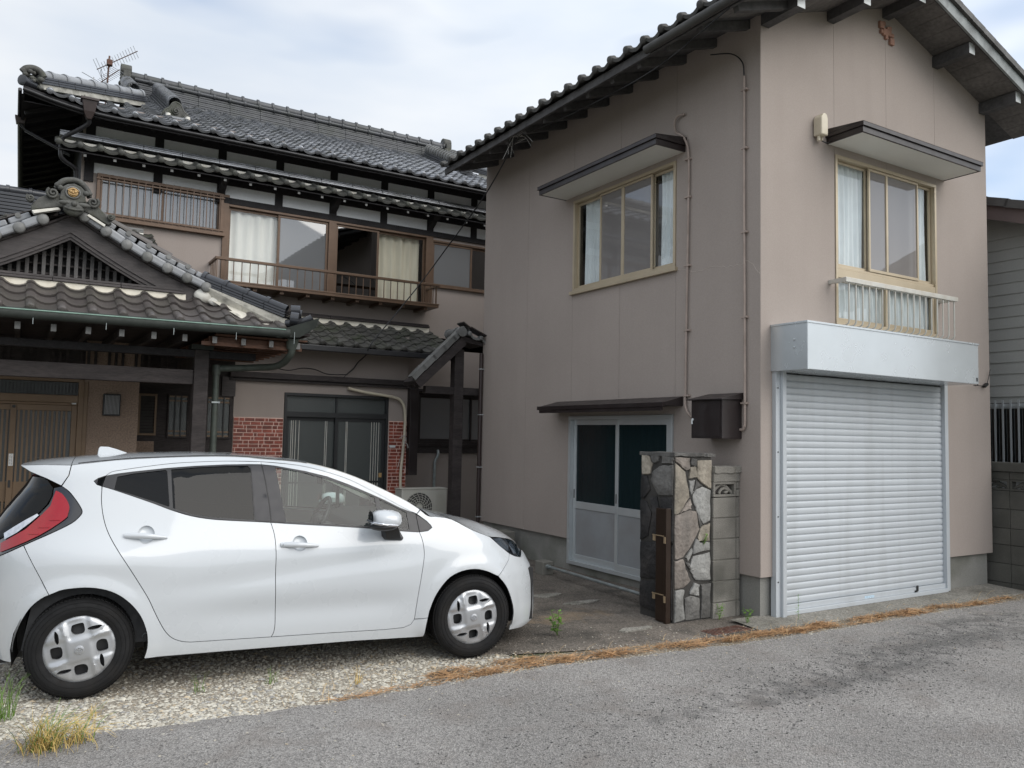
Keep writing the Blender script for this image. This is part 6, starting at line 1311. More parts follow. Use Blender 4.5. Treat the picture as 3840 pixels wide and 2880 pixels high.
for nm, poly, mt, pr_ in (('rear_quarter_glass',rq,'car_privacy',rd),('rear_glass',rg,'car_privacy',rd),('front_glass',fg,'car_glass',fd),('front_quarter_glass',fq,'car_glass',fd)):
    panel(nm, poly, mt, pr_, gap=-.002, push=-.008, step=.05, lip=0)
panel('pillar_cover', [(1.0,1.44),(1.066,1.448),(1.088,1.332),(1.112,1.168),(1.119,1.064),(1.022,1.072)], 'car_bpillar', rd, gap=0, push=.0015, step=.03, lip=.004)
panel('pillar_cover', [(1.078,1.448),(1.160,1.440),(1.224,1.056),(1.132,1.064),(1.124,1.168),(1.1,1.332)], 'car_bpillar', fd, gap=0, push=.0015, step=.03, lip=.004)
panel('window_tip_trim', it(dlo_top,0,.072)+it(dlo_bot,.02,.053)[::-1], 'car_bpillar', gap=.0, push=-.001, step=.012)
panel('fender_sail_trim', [(2.193,1.087)]+it(dlo_top,2.27,2.4)+it(dlo_bot,2.21,2.30)[::-1]+[(2.205,.963)], 'car_bpillar', gap=.001, push=-.001, step=.02)
# body side frame: quarter panel, roof rail, sill
ra = [p for p in rarch if p[0] > -.20 or p[1] < .0]
body = panel('body', sm(roofedge)+[(2.2,1.0925)]+sm(door_top)[::-1][1:-1]+[(.073,1.379)]+[(0.028,1.363),(0.004,1.345),(0.022,1.322),(0.052,1.311)]+sm(rdoor_rear)[1:]+door_bottom[1:]+[(2.268,.335),(2.26,.289),(2.248,.19),(1.739,.205),(1.2,.211),(.852,.214),(.563,.216),(.353,.217)]+sm(rarch[:])[::-1][1:int(3*(len(rarch)-1)*.635)]+[(-.202,.655)]+sm(qsplit)[::-1][1:]+sm(lamp_outer[:-1])[::-1][1:]+[(-.183,1.312),(-.146,1.38)], 'car_paint')
panel('front_fender', [(2.229,1.118)]+sm(hoodline)[1:]+[(2.913,.816),(3.007,.751)]+sm(bsplit)[1:]+sm(it(farch,2.276,2.842))[::-1]+[(2.268,.335),(2.169,.331)]+sm(fdoor_front)[1:]+it(dlo_bot,2.21,2.4)+it(dlo_top,2.2,2.305)[::-1]+[(2.2,1.09)], 'car_paint')
panel('front_bumper', [(3.007,.751)]+sm(bsplit)[1:]+[p for p in sm(farch) if p[0] > 2.857]+[(3.184,.135),(3.30,.15),(3.40,.163),(3.44,.17),(3.462,.19),(3.467,.30),(3.455,.42),(3.445,.5),(3.418,.6),(3.385,.66),(3.345,.705),(3.25,.73)]+[(3.16,.70),(3.074,.722)], 'car_paint', step=.026)
panel('rear_bumper', [(-.37,.947)]+sm(qsplit)[1:]+[p for p in sm(rarch)[::-1] if p[0] < -.205]+[(-.45,.22),(-.55,.23),(-.60,.28),(-.645,.45),(-.655,.6),(-.655,.75),(-.60,.84),(-.507,.873)], 'car_paint', step=.026)
# headlamps
hl = panel('headlight', head_top+[(3.18,.79),(3.20,.74)]+head_bot[:-1], 'lamp_black', gap=.003, push=-.030, step=.03, lip=.01)
panel('headlight_lens', head_top+[(3.18,.79),(3.20,.74)]+head_bot[:-1], 'lamp_glass', hl, gap=.002, push=.001, step=.03, lip=.03)
panel('reflector', [(2.86,.875),(2.96,.868),(3.03,.80),(3.01,.765),(2.93,.81)], 'lamp_chrome', hl, gap=0, push=-.024, step=.03, lip=.006)
panel('projector', [(3.04,.80),(3.08,.83),(3.12,.79),(3.12,.74),(3.07,.735)], 'lamp_chrome', hl, gap=0, push=-.016, step=.02, lip=.014)
# tail lamps
inner = [(-0.23,1.30),(-0.232,1.25),(-0.25,1.20),(-0.29,1.148),(-0.38,1.06),(-0.535,.96),(-.56,.87)]
tl = panel('tail_light', sm(lamp_outer)+inner[::-1], 'lamp_black', gap=.003, push=-.004, step=.03)
panel('red_lens', sm([(-0.216,1.286),(-0.176,1.266),(-0.141,1.221),(-0.126,1.18),(-0.131,1.139),(-0.147,1.107),(-0.282,1.01),(-0.509,.894)])+[(-.515,.95),(-.37,1.045),(-.285,1.135),(-.24,1.19),(-.226,1.25)], 'lamp_red', tl, gap=.002, push=.006, step=.03, lip=.012)
panel('clear_strip', [(-.50,1.01),(-.44,1.055),(-.375,1.10),(-.31,1.14),(-.30,1.13),(-.345,1.085),(-.42,1.02),(-.49,.975)], 'lamp_chrome', tl, gap=0, push=.012, step=.02, lip=.01)
for x, z in ((-.205,1.105),(-.265,1.06),(-.32,1.02)): panel('lens_rib', [(x-.03,z-.005),(x+.03,z-.003),(x+.03,z+.003),(x-.03,z+.003)], 'lamp_red', tl, gap=0, push=.010, step=.02, lip=.006)
# roof, windscreen, bonnet: lofted across the car between the side edges
RX = np.array([-.487,-.373,-.057,.22,.66,1.2,1.42,1.66,1.9,2.15,2.34,2.47,2.72,2.88,3.08,3.22,3.35]); RZ = np.array([1.434,1.463,1.498,1.518,1.529,1.502,1.472,1.419,1.320,1.195,1.110,1.062,1.006,.97,.90,.834,.766])
edge = [(-.445,1.440),(-.30,1.447)]+roofedge+hoodline[1:]+head_top[1:]+[(3.18,.79),(3.26,.745)]
EX = np.array([p[0] for p in edge]); EZ_ = np.array([p[1] for p in edge])
def loft(name, xs_, mat, parent=car, fwd=0.0, inset=0.0, dz=0.0, nv=15, lip=.015):
    q = MB(); V_ = []
    for x in xs_:
        ze = ip(x, EX, EZ_); ye = S(x, ze)-inset; zc = ip(x, RX, RZ)
        for j in range(nv):
            v = -1+2*j/(nv-1); V_.append((x+fwd*(1-v*v), v*ye, ze+(max(zc-ze,.006))*(1-abs(v)**2.4)+dz))
    n = len(xs_); q.add(V_, [(i*nv+j, (i+1)*nv+j, (i+1)*nv+j+1, i*nv+j+1) for i in range(n-1) for j in range(nv-1)])
    return q.build(name, MT[mat], parent, 40)
lp = lambda a, b_, n: [a+(b_-a)*i/n for i in range(n+1)]
roof = loft('roof', lp(-.137,1.44,28), 'car_paint', inset=.004)
loft('roof_lining', lp(-.1,1.44,10), 'headliner', roof, inset=.05, dz=-.03)
loft('windscreen', lp(1.447,2.19,14), 'car_glass', fwd=.0, inset=.012, dz=-.002)
for s_ in (-1, 1):
    q = MB(); pts = [Vector((x, s_*(S(x,ip(x,EX,EZ_))-.022), ip(x,EX,EZ_)+.006)) for x in lp(-.10,1.40,24)]; q.tube(pts, .0035, 6); q.build('roof_moulding', MT['black_plastic'], roof, 60)
loft('cowl', lp(2.195,2.30,3), 'black_plastic', inset=.012, dz=-.006)
loft('bonnet', lp(2.305,3.20,22), 'car_paint', inset=.004)
loft('roof_spoiler', lp(-.445,-.141,8), 'car_paint', inset=.0)
panel('spoiler_side', [(-.445,1.438),(-.378,1.40),(-.278,1.361),(-.186,1.316),(-.149,1.38),(-.140,1.445),(-.30,1.446)], 'car_paint', gap=.001, step=.02)
q = MB(); pts = [(x, -S(x,z), z) for x, z in ((-.440,1.434),(-.378,1.398),(-.278,1.358))]; nv = 13
q.add([(x, y*(1-2*j/(nv-1)), z) for x,y,z in pts for j in range(nv)], [(i*nv+j,i*nv+j+1,(i+1)*nv+j+1,(i+1)*nv+j) for i in range(2) for j in range(nv-1)]); q.build('spoiler_underside', MT['car_paint'], car, 40)
def hatch(name, rows, mat, par=car):
    q = MB(); nv = 17; V_ = []
    for xe, z, xc in rows:
        ye = S(xe, z)-.004
        for j in range(nv): v = -1+2*j/(nv-1); V_.append((xc+(xe-xc)*abs(v)**3.5, v*ye, z))
    q.add(V_, [(i*nv+j,i*nv+j+1,(i+1)*nv+j+1,(i+1)*nv+j) for i in range(len(rows)-1) for j in range(nv-1)]); return q.build(name, MT[mat], par, 50)
hatch('rear_window', [(-.282,1.362,-.40),(-.234,1.30,-.44),(-.238,1.25,-.475),(-.258,1.20,-.51),(-.30,1.148,-.545),(-.385,1.06,-.60),(-.54,.965,-.65)], 'car_privacy')
hatch('tailgate', [(-.543,.96,-.655),(-.565,.875,-.69),(-.63,.80,-.70),(-.65,.6,-.71),(-.645,.45,-.71),(-.60,.28,-.68),(-.55,.23,-.62)], 'car_paint')
MB().beam((-.47,-.18,1.21),(-.62,.12,1.0),.015,.02).build('rear_wiper', MT['black_plastic'], car)
q = MB(); P_ = [(-.01,1.498),(-.004,1.545),(.004,1.560),(.06,1.558),(.12,1.540),(.18,1.518),(.196,1.508),(.196,1.495)]
V_ = [(x, s_*.022*(1 if z < 1.53 else .35), z) for s_ in (-1,1) for x, z in P_]; n = len(P_); q.add(V_, [tuple(range(n)), tuple(range(2*n-1,n-1,-1))]+[(i,n+i,n+(i+1)%n,(i+1)%n) for i in range(n)]); q.build('antenna_fin', MT['car_paint'], roof, 60, bevel=.006)
# cabin
tb = MB(); pf = [(.0,.30),(2.25,.30)]
tb.quad((-.3,-.66,.30),(2.3,-.66,.30),(2.3,.66,.30),(-.3,.66,.30))
for s_ in (-1,1): tb.add([(-.35,s_*.70,.30),(2.25,s_*.74,.30),(2.25,s_*.70,.955),(1.2,s_*.70,1.04),(.6,s_*.68,1.10),(-.2,s_*.55,1.25)],[(0,1,2,3,4,5)])
tb.quad((-.35,-.6,.30),(-.35,.6,.30),(-.30,.5,1.1),(-.30,-.5,1.1)); tb.quad((2.26,-.74,.2),(2.26,.74,.2),(2.26,.66,.98),(2.26,-.66,.98)); tb.build('cabin_tub', MT['black_plastic'], car)
panel('pillar_lining', sm(it(roofedge,1.07,2.23))+it(dlo_top,1.07,2.2)[::-1], 'headliner', gap=-.004, push=-.03, step=.05, lip=0)
panel('pillar_lining', sm(it(roofedge,-.01,1.08))+it(dlo_top,.0,1.08)[::-1], 'headliner', gap=-.004, push=-.03, step=.05, lip=0)
panel('pillar_lining', [(1.0,1.45),(1.16,1.44),(1.23,1.05),(1.02,1.07)], 'seat_cloth', gap=-.004, push=-.03, step=.06, lip=0)
q = MB(); q.prism([(1.72,-.69,.55),(2.24,-.66,.55),(2.24,-.66,1.03),(1.98,-.68,1.04),(1.80,-.69,1.0),(1.74,-.69,.88)],(0,1.36,0)); q.build('dashboard', MT['dash_soft'], car, bevel=.02)
def seat(cy):
    q = MB()
    q.prism([(1.0,cy-.23,.42),(1.50,cy-.23,.42),(1.54,cy-.23,.60),(1.48,cy-.23,.66),(1.0,cy-.23,.58)],(0,.46,0)); q.prism([(.98,cy-.22,.55),(1.10,cy-.22,.56),(.98,cy-.20,1.14),(.90,cy-.20,1.16),(.86,cy-.2,1.12)],(0,.43,0)); se = q.build('front_seat', MT['seat_cloth'], car, bevel=.03)
    q = MB(); q.prism([(.90,cy-.12,1.19),(.98,cy-.12,1.18),(.94,cy-.11,1.35),(.87,cy-.11,1.36)],(0,.23,0)); q.build('headrest', MT['seat_cloth'], se, bevel=.025)
seat(-.36); seat(.36)
q = MB(); q.prism([(.0,-.55,.45),(.5,-.55,.45),(.5,-.55,.62),(.12,-.55,.62),(.0,-.52,1.12),(-.1,-.5,1.12)],(0,1.06,0)); q.build('rear_seat', MT['seat_cloth'], car, bevel=.03)
q = MB(); c = Vector((1.53,-.36,1.03)); ax = Vector((-.9,0,.42)).normalized(); a_ = ax.orthogonal().normalized(); b_ = ax.cross(a_)
q.tube([c+(a_*math.cos(t*math.pi/16)+b_*math.sin(t*math.pi/16))*.18 for t in range(33)], .015, 8); q.ball(tuple(c), .05, 7); q.tube([c+Vector((0,-.17,0)), c+Vector((0,.17,0))], .018, 6); q.tube([c, c-ax*.25], .03, 6); q.build('steering_wheel', MT['black_plastic'], car, 60)
MB().box(1.60,1.62,-.10,.10,1.275,1.335).build('inner_mirror', MT['black_plastic'], car, bevel=.012); MB().tube([(1.62,0,1.31),(1.68,0,1.38)],.01,6).build('mirror_stem', MT['black_plastic'], car)
# door mirrors
for i, s_ in enumerate((-1,1)):
    q = MB(); rows = [(.0,.35),(.10,.75),(.3,.98),(.6,1.0),(.85,.82),(1.0,.45)]; V_ = []
    for t, k in rows:
        for j in range(16):
            a = j*math.pi/8; cx, cz = 1.895+.012*t, 1.075-.01*t; V_.append((cx+.105*k*math.copysign(abs(math.cos(a))**.8, math.cos(a))*(1.15 if math.cos(a) > 0 else 1), s_*(.80+.205*t), cz+.075*k*math.copysign(abs(math.sin(a))**.75, math.sin(a))*(1 if math.sin(a) > 0 else .62)))
    n = len(rows); q.add(V_, [(r_*16+j, r_*16+(j+1)%16, (r_+1)*16+(j+1)%16, (r_+1)*16+j) for r_ in range(n-1) for j in range(16)]+[tuple(range(16)), tuple((n-1)*16+j for j in range(16))])
    mo = q.build('door_mirror', MT['car_paint'], car, 70)
    q = MB(); q.ball((1.885, s_*.92, 1.030), .1, 8, (1.05,.95,.34)); q.add([(1.90,s_*.79,1.02),(2.02,s_*.79,1.02),(2.075,s_*.80,.925),(2.06,s_*.81,.908),(1.93,s_*.81,.918),(1.905,s_*.81,.945),(1.90,s_*.90,1.03),(2.00,s_*.90,1.03),(2.04,s_*.845,.93),(1.93,s_*.85,.93)],[(0,1,7,6),(1,2,8,7),(2,3,8),(3,4,9,8),(4,5,9),(5,0,6,9),(6,7,8,9)]); q.build('mirror_foot', MT['black_plastic'], mo, 40, bevel=.004)
    q = MB(); q.tube(crom([Vector((1.785,s_*.86,1.07)),Vector((1.80,s_*.99,1.062)),Vector((1.88,s_*1.008,1.048)),Vector((1.97,s_*1.0,1.038))],5), .009, 6); q.build('turn_signal', MT['lamp_chrome'], mo, 60)
    q = MB(); q.ball((1.795, s_*.90, 1.085), .06, 8, (.12,1.35,.95)); q.build('mirror_glass', MT['pane_dark'], mo, 60)
# wheels
def wheel(cx, s_, spin):
    c = Vector((cx, s_*.815, ZH)); ax = (0, s_, 0)     # outward axis
    w = bpy.data.objects.new('wheel', None); COL.objects.link(w); w.parent = car; w.empty_display_size = .1; ORG[w.name] = (0,0,0)
    q = MB(); q.lathe([(.200,-.03),(.206,.000),(.222,.010),(.250,.014),(.272,.010),(.290,.0),(.300,-.014),(.305,-.024),(.305,-.030),(.3095,-.031),(.31,-.085),(.3095,-.139),(.305,-.14),(.300,-.158),(.27,-.182),(.20,-.18)], c, ax, 56); ty = q.build('tyre', MT['rubber'], w, 30)
    q = MB()
    for rr, h in ((.236,.0125),(.262,.0125),(.287,.003)): q.lathe([(rr-.0022,h-.002),(rr,h+.0022),(rr+.0022,h-.002)], c, ax, 56)
    q.build('sidewall_bead', MT['rubber'], ty, 60)
    q = MB()
    for k in range(84):
        a = 2*math.pi*k/84; d = Vector((math.cos(a),0,math.sin(a))); t = Vector((-math.sin(a),0,math.cos(a)))
        for y0, y1, sk in ((-.024,-.075,.010),(-.095,-.145,-.010)):
            p0 = c+Vector(ax)*y0+d*.3105; p1 = c+Vector(ax)*y1+d*.3105+t*sk; q.beam(p0, p1, .016, .006, d)
    q.build('tread_blocks', MT['rubber'], ty, kind='stuff')
    # steel disc behind the cover
    q = MB(); q.lathe([(.205,-.035),(.17,-.045),(.12,-.045),(.08,-.03),(.0005,-.03)], c, ax, 32); rim = q.build('rim', MT['black_plastic'], w, 40)
    q = MB()
    for k in range(4): a = math.pi/4+k*math.pi/2+spin; q.lathe([(.013,-.03),(.013,-.008),(.0005,-.006)], c+Vector((.055*math.cos(a)*1.6,0,.055*math.sin(a)*1.6)), ax, 8)
    q.build('wheel_nuts', MT['black_plastic'], rim, kind='stuff')
    # cover with pinwheel openings
    hl_ = []; big = [(.096,-.044),(.146,-.050),(.158,-.036),(.158,.008),(.148,.020),(.120,.026),(.096,.008)]; sml = [(.064,.112),(.078,.101),(.120,.097),(.144,.107),(.146,.114),(.116,.121),(.082,.121)]
    for k in range(4):
        a = k*math.pi/2+spin; R2 = lambda p: (p[0]*math.cos(a)-p[1]*math.sin(a), p[0]*math.sin(a)+p[1]*math.cos(a))
        for hp in (big, sml): hl_.append([(v.x,v.y) for v in crom([Vector((*R2(p),0)) for p in hp], 3, True)])
    outer_ = [(.205*math.cos(2*math.pi*i/56), .205*math.sin(2*math.pi*i/56)) for i in range(56)]
    vo, F_ = cdt([outer_]+hl_, .0105 if s_ < 0 else .02)
    def dome(x, y):
        r_ = math.hypot(x, y); h = .004+.020*(1-(r_/.205)**2); h -= .012*math.exp(-((r_-.205)/.012)**2)
        a = math.atan2(y, x)-spin; a = (a+math.pi*.32) % (math.pi/2)-math.pi*.32; u_, v_ = r_*math.cos(a), r_*math.sin(a); sg = lambda t, w=.004: 1/(1+math.exp(-max(-30,min(30,t/w))))
        h -= .010*sg(u_-.070)*sg(.186-u_)*sg(v_+.078)*sg(.046-v_)          # pocket frame
        h += .006*math.exp(-((v_-.066)/.010)**2)*sg(u_-.03,.01)*sg(.19-u_,.01)   # swept ridge
        h -= .006*sg(v_-.084)*sg(.15-v_)*sg(u_-.05)*sg(.17-u_)
        return h
    q = MB(); V_ = [c+Vector((v.x, s_*dome(v.x,v.y), v.y)) for v in vo]; q.add(V_, [f if s_ < 0 else f[::-1] for f in F_])
    for lp_ in hl_:
        n = len(lp_); P = [c+Vector((x, s_*dome(x,y), y)) for x,y in lp_]; q.add(P+[p-Vector((0,s_*.022,0)) for p in P], [(i,(i+1)%n,n+(i+1)%n,n+i) for i in range(n)])
    hc = q.build('wheel_cover', MT['hubcap'], w, 35)
    q = MB(); q.lathe([(.027,.022),(.027,.028),(.023,.0295),(.0005,.0300)], c, ax, 20); q.build('hub_badge', MT['hubcap'], hc, 40)
    q = MB()
    for (rx, rz, dz) in ((.019,.0135,0),(.006,.0128,.0004),(.0135,.0055,.006)): q.tube([c+Vector((rx*math.cos(t*math.pi/10), s_*.0305, rz*math.sin(t*math.pi/10)+dz)) for t in range(21)], .0016, 5)
    q.build('badge_emblem', MT['lamp_chrome'], hc, 60)
for cx, sp_ in ((XH[0], .22), (XH[1], .14)):
    for s_ in (-1, 1): wheel(cx, s_, sp_)
# wheel housings and floor pan
for cx in XH:
    for s_ in (-1, 1):
        q = MB(); q.lathe([(.385,0),(.385,.34),(.05,.34)], (cx, s_*(.74 if cx < 1 else .70), ZH+.01), (0,-s_,0), 24, 0, 2*math.pi)
        q.f = [f for f in q.f if min(q.v[i][2] for i in f) > .14]; q.build('wheel_housing', MT['black_plastic'], car, 50)
q = MB(); q.box(-.50,-.42,-.55,.55,.2,.6); q.box(.42,2.20,-.74,.74,.195,.30); q.box(3.06,3.30,-.5,.5,.18,.6); q.box(-.4,.4,-.44,.44,.2,.6); q.box(2.23,3.05,-.44,.44,.2,.6); q.build('floor_pan', MT['black_plastic'], car)
q = MB(); q.lathe([(.035,0),(.04,.02),(.02,.05)], (.36,-.66,.33), (0,-1,0), 12); q.build('tow_bracket', MT['steel_pipe'], car, 50)
panel('bumper_vent', [(3.35,.27),(3.40,.30),(3.42,.44),(3.405,.52),(3.38,.50),(3.365,.38)], 'black_plastic', gap=0, push=.002, step=.02, lip=.01)
# ---------------------------------------------------------------- stone gate pillar
gp = thing('gate_pillar', 'gate pillar faced with irregular stones and a thin slab cap', 'pillar', (5.47, 5.86, 0.0))
X0, X1, Y0, Y1 = 5.232, 5.706, 5.632, 6.09
MB().box(X0,X1,Y0,Y1,-.01,1.535).build('core', MT['mortar_black'], gp)
def slab(x0,x1,y0,y1,z0,z1,seed):
    r = random.Random(seed); q = MB(); n = 9; xs_ = [x0+(x1-x0)*i/n for i in range(n+1)]
    P = [(x,y0+r.uniform(-.012,.008),0) for x in xs_]+[(x,y1+r.uniform(-.01,.01),0) for x in xs_[::-1]]
    q.add([(x,y,z0+r.uniform(-.006,.004)) for x,y,_ in P]+[(x,y,z1+r.uniform(-.006,.004)) for x,y,_ in P], [tuple(range(len(P)))[::-1], tuple(range(len(P),2*len(P)))]+[(i,(i+1)%len(P),len(P)+(i+1)%len(P),len(P)+i) for i in range(len(P))]); return q
slab(X0-.02,5.60,Y0-.02,Y1+.02,1.536,1.568,1).build('cap_slab', MT['stone_dark'], gp, bevel=.005)
slab(5.604,X1+.045,Y0-.02,Y1+.02,1.533,1.560,2).build('cap_slab', MT['stone_dark'], gp, bevel=.005)
FS = [([(472,275),(550,345),(585,545),(500,670),(472,680)],'stone_warm'),([(472,230),(590,232),(585,325),(550,330),(480,265)],'stone_pink'),([(597,232),(645,240),(640,296),(595,292)],'stone_dark'),([(588,305),(640,302),(640,388),(578,396)],'stone_warm'),
([(650,255),(762,245),(762,480),(700,445),(645,390)],'stone_warm'),([(575,410),(628,407),(600,530),(586,480)],'stone_grey'),([(634,412),(690,450),(628,484),(612,518)],'stone_dark'),([(615,498),(690,462),(757,492),(752,735),(700,760),(640,650),(612,560)],'stone_grey'),
([(512,668),(590,562),(605,600),(600,640),(530,655)],'stone_pink'),([(475,688),(590,648),(640,660),(665,800),(600,930),(540,1015),(475,1030)],'stone_pink'),([(690,778),(752,757),(748,896),(662,896),(657,850)],'stone_warm'),([(640,875),(670,908),(750,906),(748,972),(617,998),(622,930)],'stone_grey'),
([(556,1018),(610,948),(600,1010),(577,1052)],'stone_grey'),([(475,1045),(540,1033),(558,1110),(598,1200),(540,1252),(475,1260)],'stone_pink'),([(588,1100),(617,1013),(752,990),(757,1212),(640,1202),(594,1130)],'stone_grey'),([(475,1275),(545,1270),(540,1330),(550,1505),(475,1520)],'stone_grey'),
([(627,1222),(670,1240),(664,1328),(592,1308)],'stone_grey'),([(680,1242),(760,1237),(757,1505),(682,1505)],'stone_dark'),([(557,1342),(600,1322),(668,1348),(670,1505),(560,1510)],'stone_dark'),([(645,665),(690,765),(670,790)],'stone_dark'),([(600,1130),(560,1062),(582,1062),(596,1090)],'stone_dark')]
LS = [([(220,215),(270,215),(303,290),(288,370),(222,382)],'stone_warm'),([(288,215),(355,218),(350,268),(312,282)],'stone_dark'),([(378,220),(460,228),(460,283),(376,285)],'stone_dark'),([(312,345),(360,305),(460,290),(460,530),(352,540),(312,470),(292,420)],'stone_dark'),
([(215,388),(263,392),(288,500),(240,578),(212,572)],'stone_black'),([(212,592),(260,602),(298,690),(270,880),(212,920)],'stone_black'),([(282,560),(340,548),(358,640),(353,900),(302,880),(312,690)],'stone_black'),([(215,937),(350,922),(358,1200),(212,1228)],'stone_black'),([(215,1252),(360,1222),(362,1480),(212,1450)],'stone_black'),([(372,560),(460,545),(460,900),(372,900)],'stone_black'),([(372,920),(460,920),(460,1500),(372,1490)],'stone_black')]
def stone(poly, mapf, nrm, mt, seed):
    r = random.Random(seed); c = [sum(p[i] for p in poly)/len(poly) for i in (0,1)]; P = []
    for i in range(len(poly)):         # ragged edge between corners
        a, b_ = poly[i], poly[(i+1)%len(poly)]
        for k in range(3):
            t = k/3; j = 5 if k else 2; P.append((a[0]+(b_[0]-a[0])*t+r.uniform(-j,j), a[1]+(b_[1]-a[1])*t+r.uniform(-j,j)))
    n = len(P); N_ = Vector(nrm); V_ = [Vector(mapf(*p)) for p in P]
    inn = [Vector(mapf(c[0]+(p[0]-c[0])*.90, c[1]+(p[1]-c[1])*.93))+N_*(.017+r.uniform(-.004,.004)) for p in P]; top = Vector(mapf(*c))+N_*.021
    q = MB(); q.add(V_+[v+N_*.011 for v in V_]+inn+[top], [(i,(i+1)%n,n+(i+1)%n,n+i) for i in range(n)]+[(n+i,n+(i+1)%n,2*n+(i+1)%n,2*n+i) for i in range(n)]+[(2*n+i,2*n+(i+1)%n,3*n) for i in range(n)])
    q.build('facing_stone', MT[mt], gp, 35)
zmap = lambda y: 1.535*(1525-y)/(1525-222)
for i,(p,mt) in enumerate(FS): stone(p, lambda x,y: (X0+(x-468)/(763-468)*(X1-X0), Y0, zmap(y+ (x-468)*.02)), (0,-1,0), mt, i)
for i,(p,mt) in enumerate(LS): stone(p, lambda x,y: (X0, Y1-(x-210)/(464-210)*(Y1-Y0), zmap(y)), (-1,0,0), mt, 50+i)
# folded gate leaf against the pillar
gl_ = thing('gate_leaf', 'narrow dark brown folded gate leaf standing against the stone pillar', 'gate', (5.18, 5.73, 0.0))
MB().box(5.165,5.208,5.672,5.80,.005,1.045).build('board', MT['gate_brown'], gl_, bevel=.003)
MB().box(5.150,5.208,5.640,5.671,.0,1.05).build('stile', MT['gate_brown'], gl_, bevel=.002)
pm('brass_clip',(0.36,0.27,0.17),rough=.45,metal=.4,var=.15,vs=20)
for z in (.74,.20):
    MB().box(5.155,5.164,5.66,5.84,z+.05,z+.058).build('clip_bar', MT['brass_clip'], gl_); MB().box(5.158,5.1645,5.80,5.835,z,z+.05).build('clip', MT['brass_clip'], gl_); MB().box(5.143,5.1495,5.645,5.668,z-.01,z+.05).build('clip', MT['brass_clip'], gl_)
# ---------------------------------------------------------------- block walls with openwork course
def scroll_block(parent, M_, a0, a1, z0, z1, mat, thick, mirror=False):
    b = MB(); e = .022
    wbox(b,M_,a0,a1,z0,z0+e,-thick,0); wbox(b,M_,a0,a1,z1-e,z1,-thick,0); wbox(b,M_,a0,a0+e*1.2,z0+e,z1-e,-thick,-.001); wbox(b,M_,a1-e*1.2,a1,z0+e,z1-e,-thick,-.001)
    ob = b.build('openwork_block', MT[mat], parent, bevel=.003); w = a1-a0; h = z1-z0
    f = (lambda t: a1-w*t) if mirror else (lambda t: a0+w*t)
    q = MB(); q.tube(crom([Vector(M_(f(t),z0+h*s,-.04)) for t,s in ((.05,.22),(.2,.55),(.42,.80),(.62,.72),(.80,.42),(.93,.18))],5),[.010]+[.017]*24+[.008],8)
    q.tube(crom([Vector(M_(f(t),z0+h*s,-.04)) for t,s in ((.35,.18),(.42,.42),(.55,.55),(.68,.50),(.72,.35),(.64,.26),(.57,.33))],5),.016,8); q.tube(crom([Vector(M_(f(t),z0+h*s,-.04)) for t,s in ((.68,.52),(.82,.38),(.92,.17))],5),.014,8)
    q.build('scroll', MT[mat], ob, 60)
bw = thing('block_wall', 'short mossy concrete block wall with scroll opening beside the stone pillar', 'wall', (5.9, 5.66, 0.0))
MBk = lambda a, z, d: (a, 5.60-d, z)
MB().box(5.716,6.068,5.612,5.70,-.01,1.14).build('mortar_bed', MT['mortar'], bw)
zc = [-.01,.145,.345,.545,.745,.945,1.145]
for i in range(6):
    for a0,a1 in ((5.712,6.018),(6.024,6.070)):
        b = MB(); wbox(b, MBk, a0, a1, zc[i]+.005, zc[i+1]-.005, -.105, random.uniform(-.002,.003)); b.build('block', MT['concrete_block'], bw, bevel=.005)
scroll_block(bw, MBk, 5.712, 6.02, 1.148, 1.29, 'concrete_block', .10)
for z0,z1,a1 in ((1.148,1.215,6.068),(1.222,1.29,6.066)): b = MB(); wbox(b, MBk, 6.024, a1, z0, z1, -.10, .001); b.build('block', MT['concrete_block'], bw, bevel=.005)
b = MB(); wbox(b, MBk, 5.712, 6.068, 1.292, 1.375, -.11, .006); b.build('block', MT['concrete_block'], bw, bevel=.005)
slab(5.712,6.085,5.585,5.715,1.377,1.44,3).build('coping', MT['concrete_block'], bw, bevel=.006)
rw = thing('boundary_wall', 'dark blotchy concrete block wall with scroll openings beyond the garage house', 'wall', (10.3, 6.5, 0.0))
MX = lambda a, z, d: (10.22-d, a, z)
MB().box(10.232,10.31,4.46,8.9,-.02,1.13).build('mortar_bed', MT['mortar_black'], rw)
zc = [-.02,.05,.275,.50,.70,.93,1.15]
for i in range(6):
    for k in range(12):
        a1 = 5.174+.39*9-.39*k+(.0 if i % 1 == 0 else .195); a0 = a1-.386
        b = MB(); wbox(b, MX, a0, a1, zc[i]+.003, zc[i+1]-.003, -.10, random.uniform(-.002,.002)); b.build('block', MT['block_dark'], rw, bevel=.004)
for k in range(12):
    a1 = 5.174+.39*9-.39*k; scroll_block(rw, MX, a1-.386, a1, 1.153, 1.285, 'block_dark', .10, k % 2 == 0)
    b = MB(); wbox(b, MX, a1-.386, a1, 1.288, 1.375, -.10, .003); b.build('block', MT['block_dark'], rw, bevel=.004)
for k in range(5): slab(10.19,10.35,7.9-.85*k-.845,7.9-.85*k,1.378,1.49,10+k).build('coping', MT['block_dark'], rw, bevel=.02)
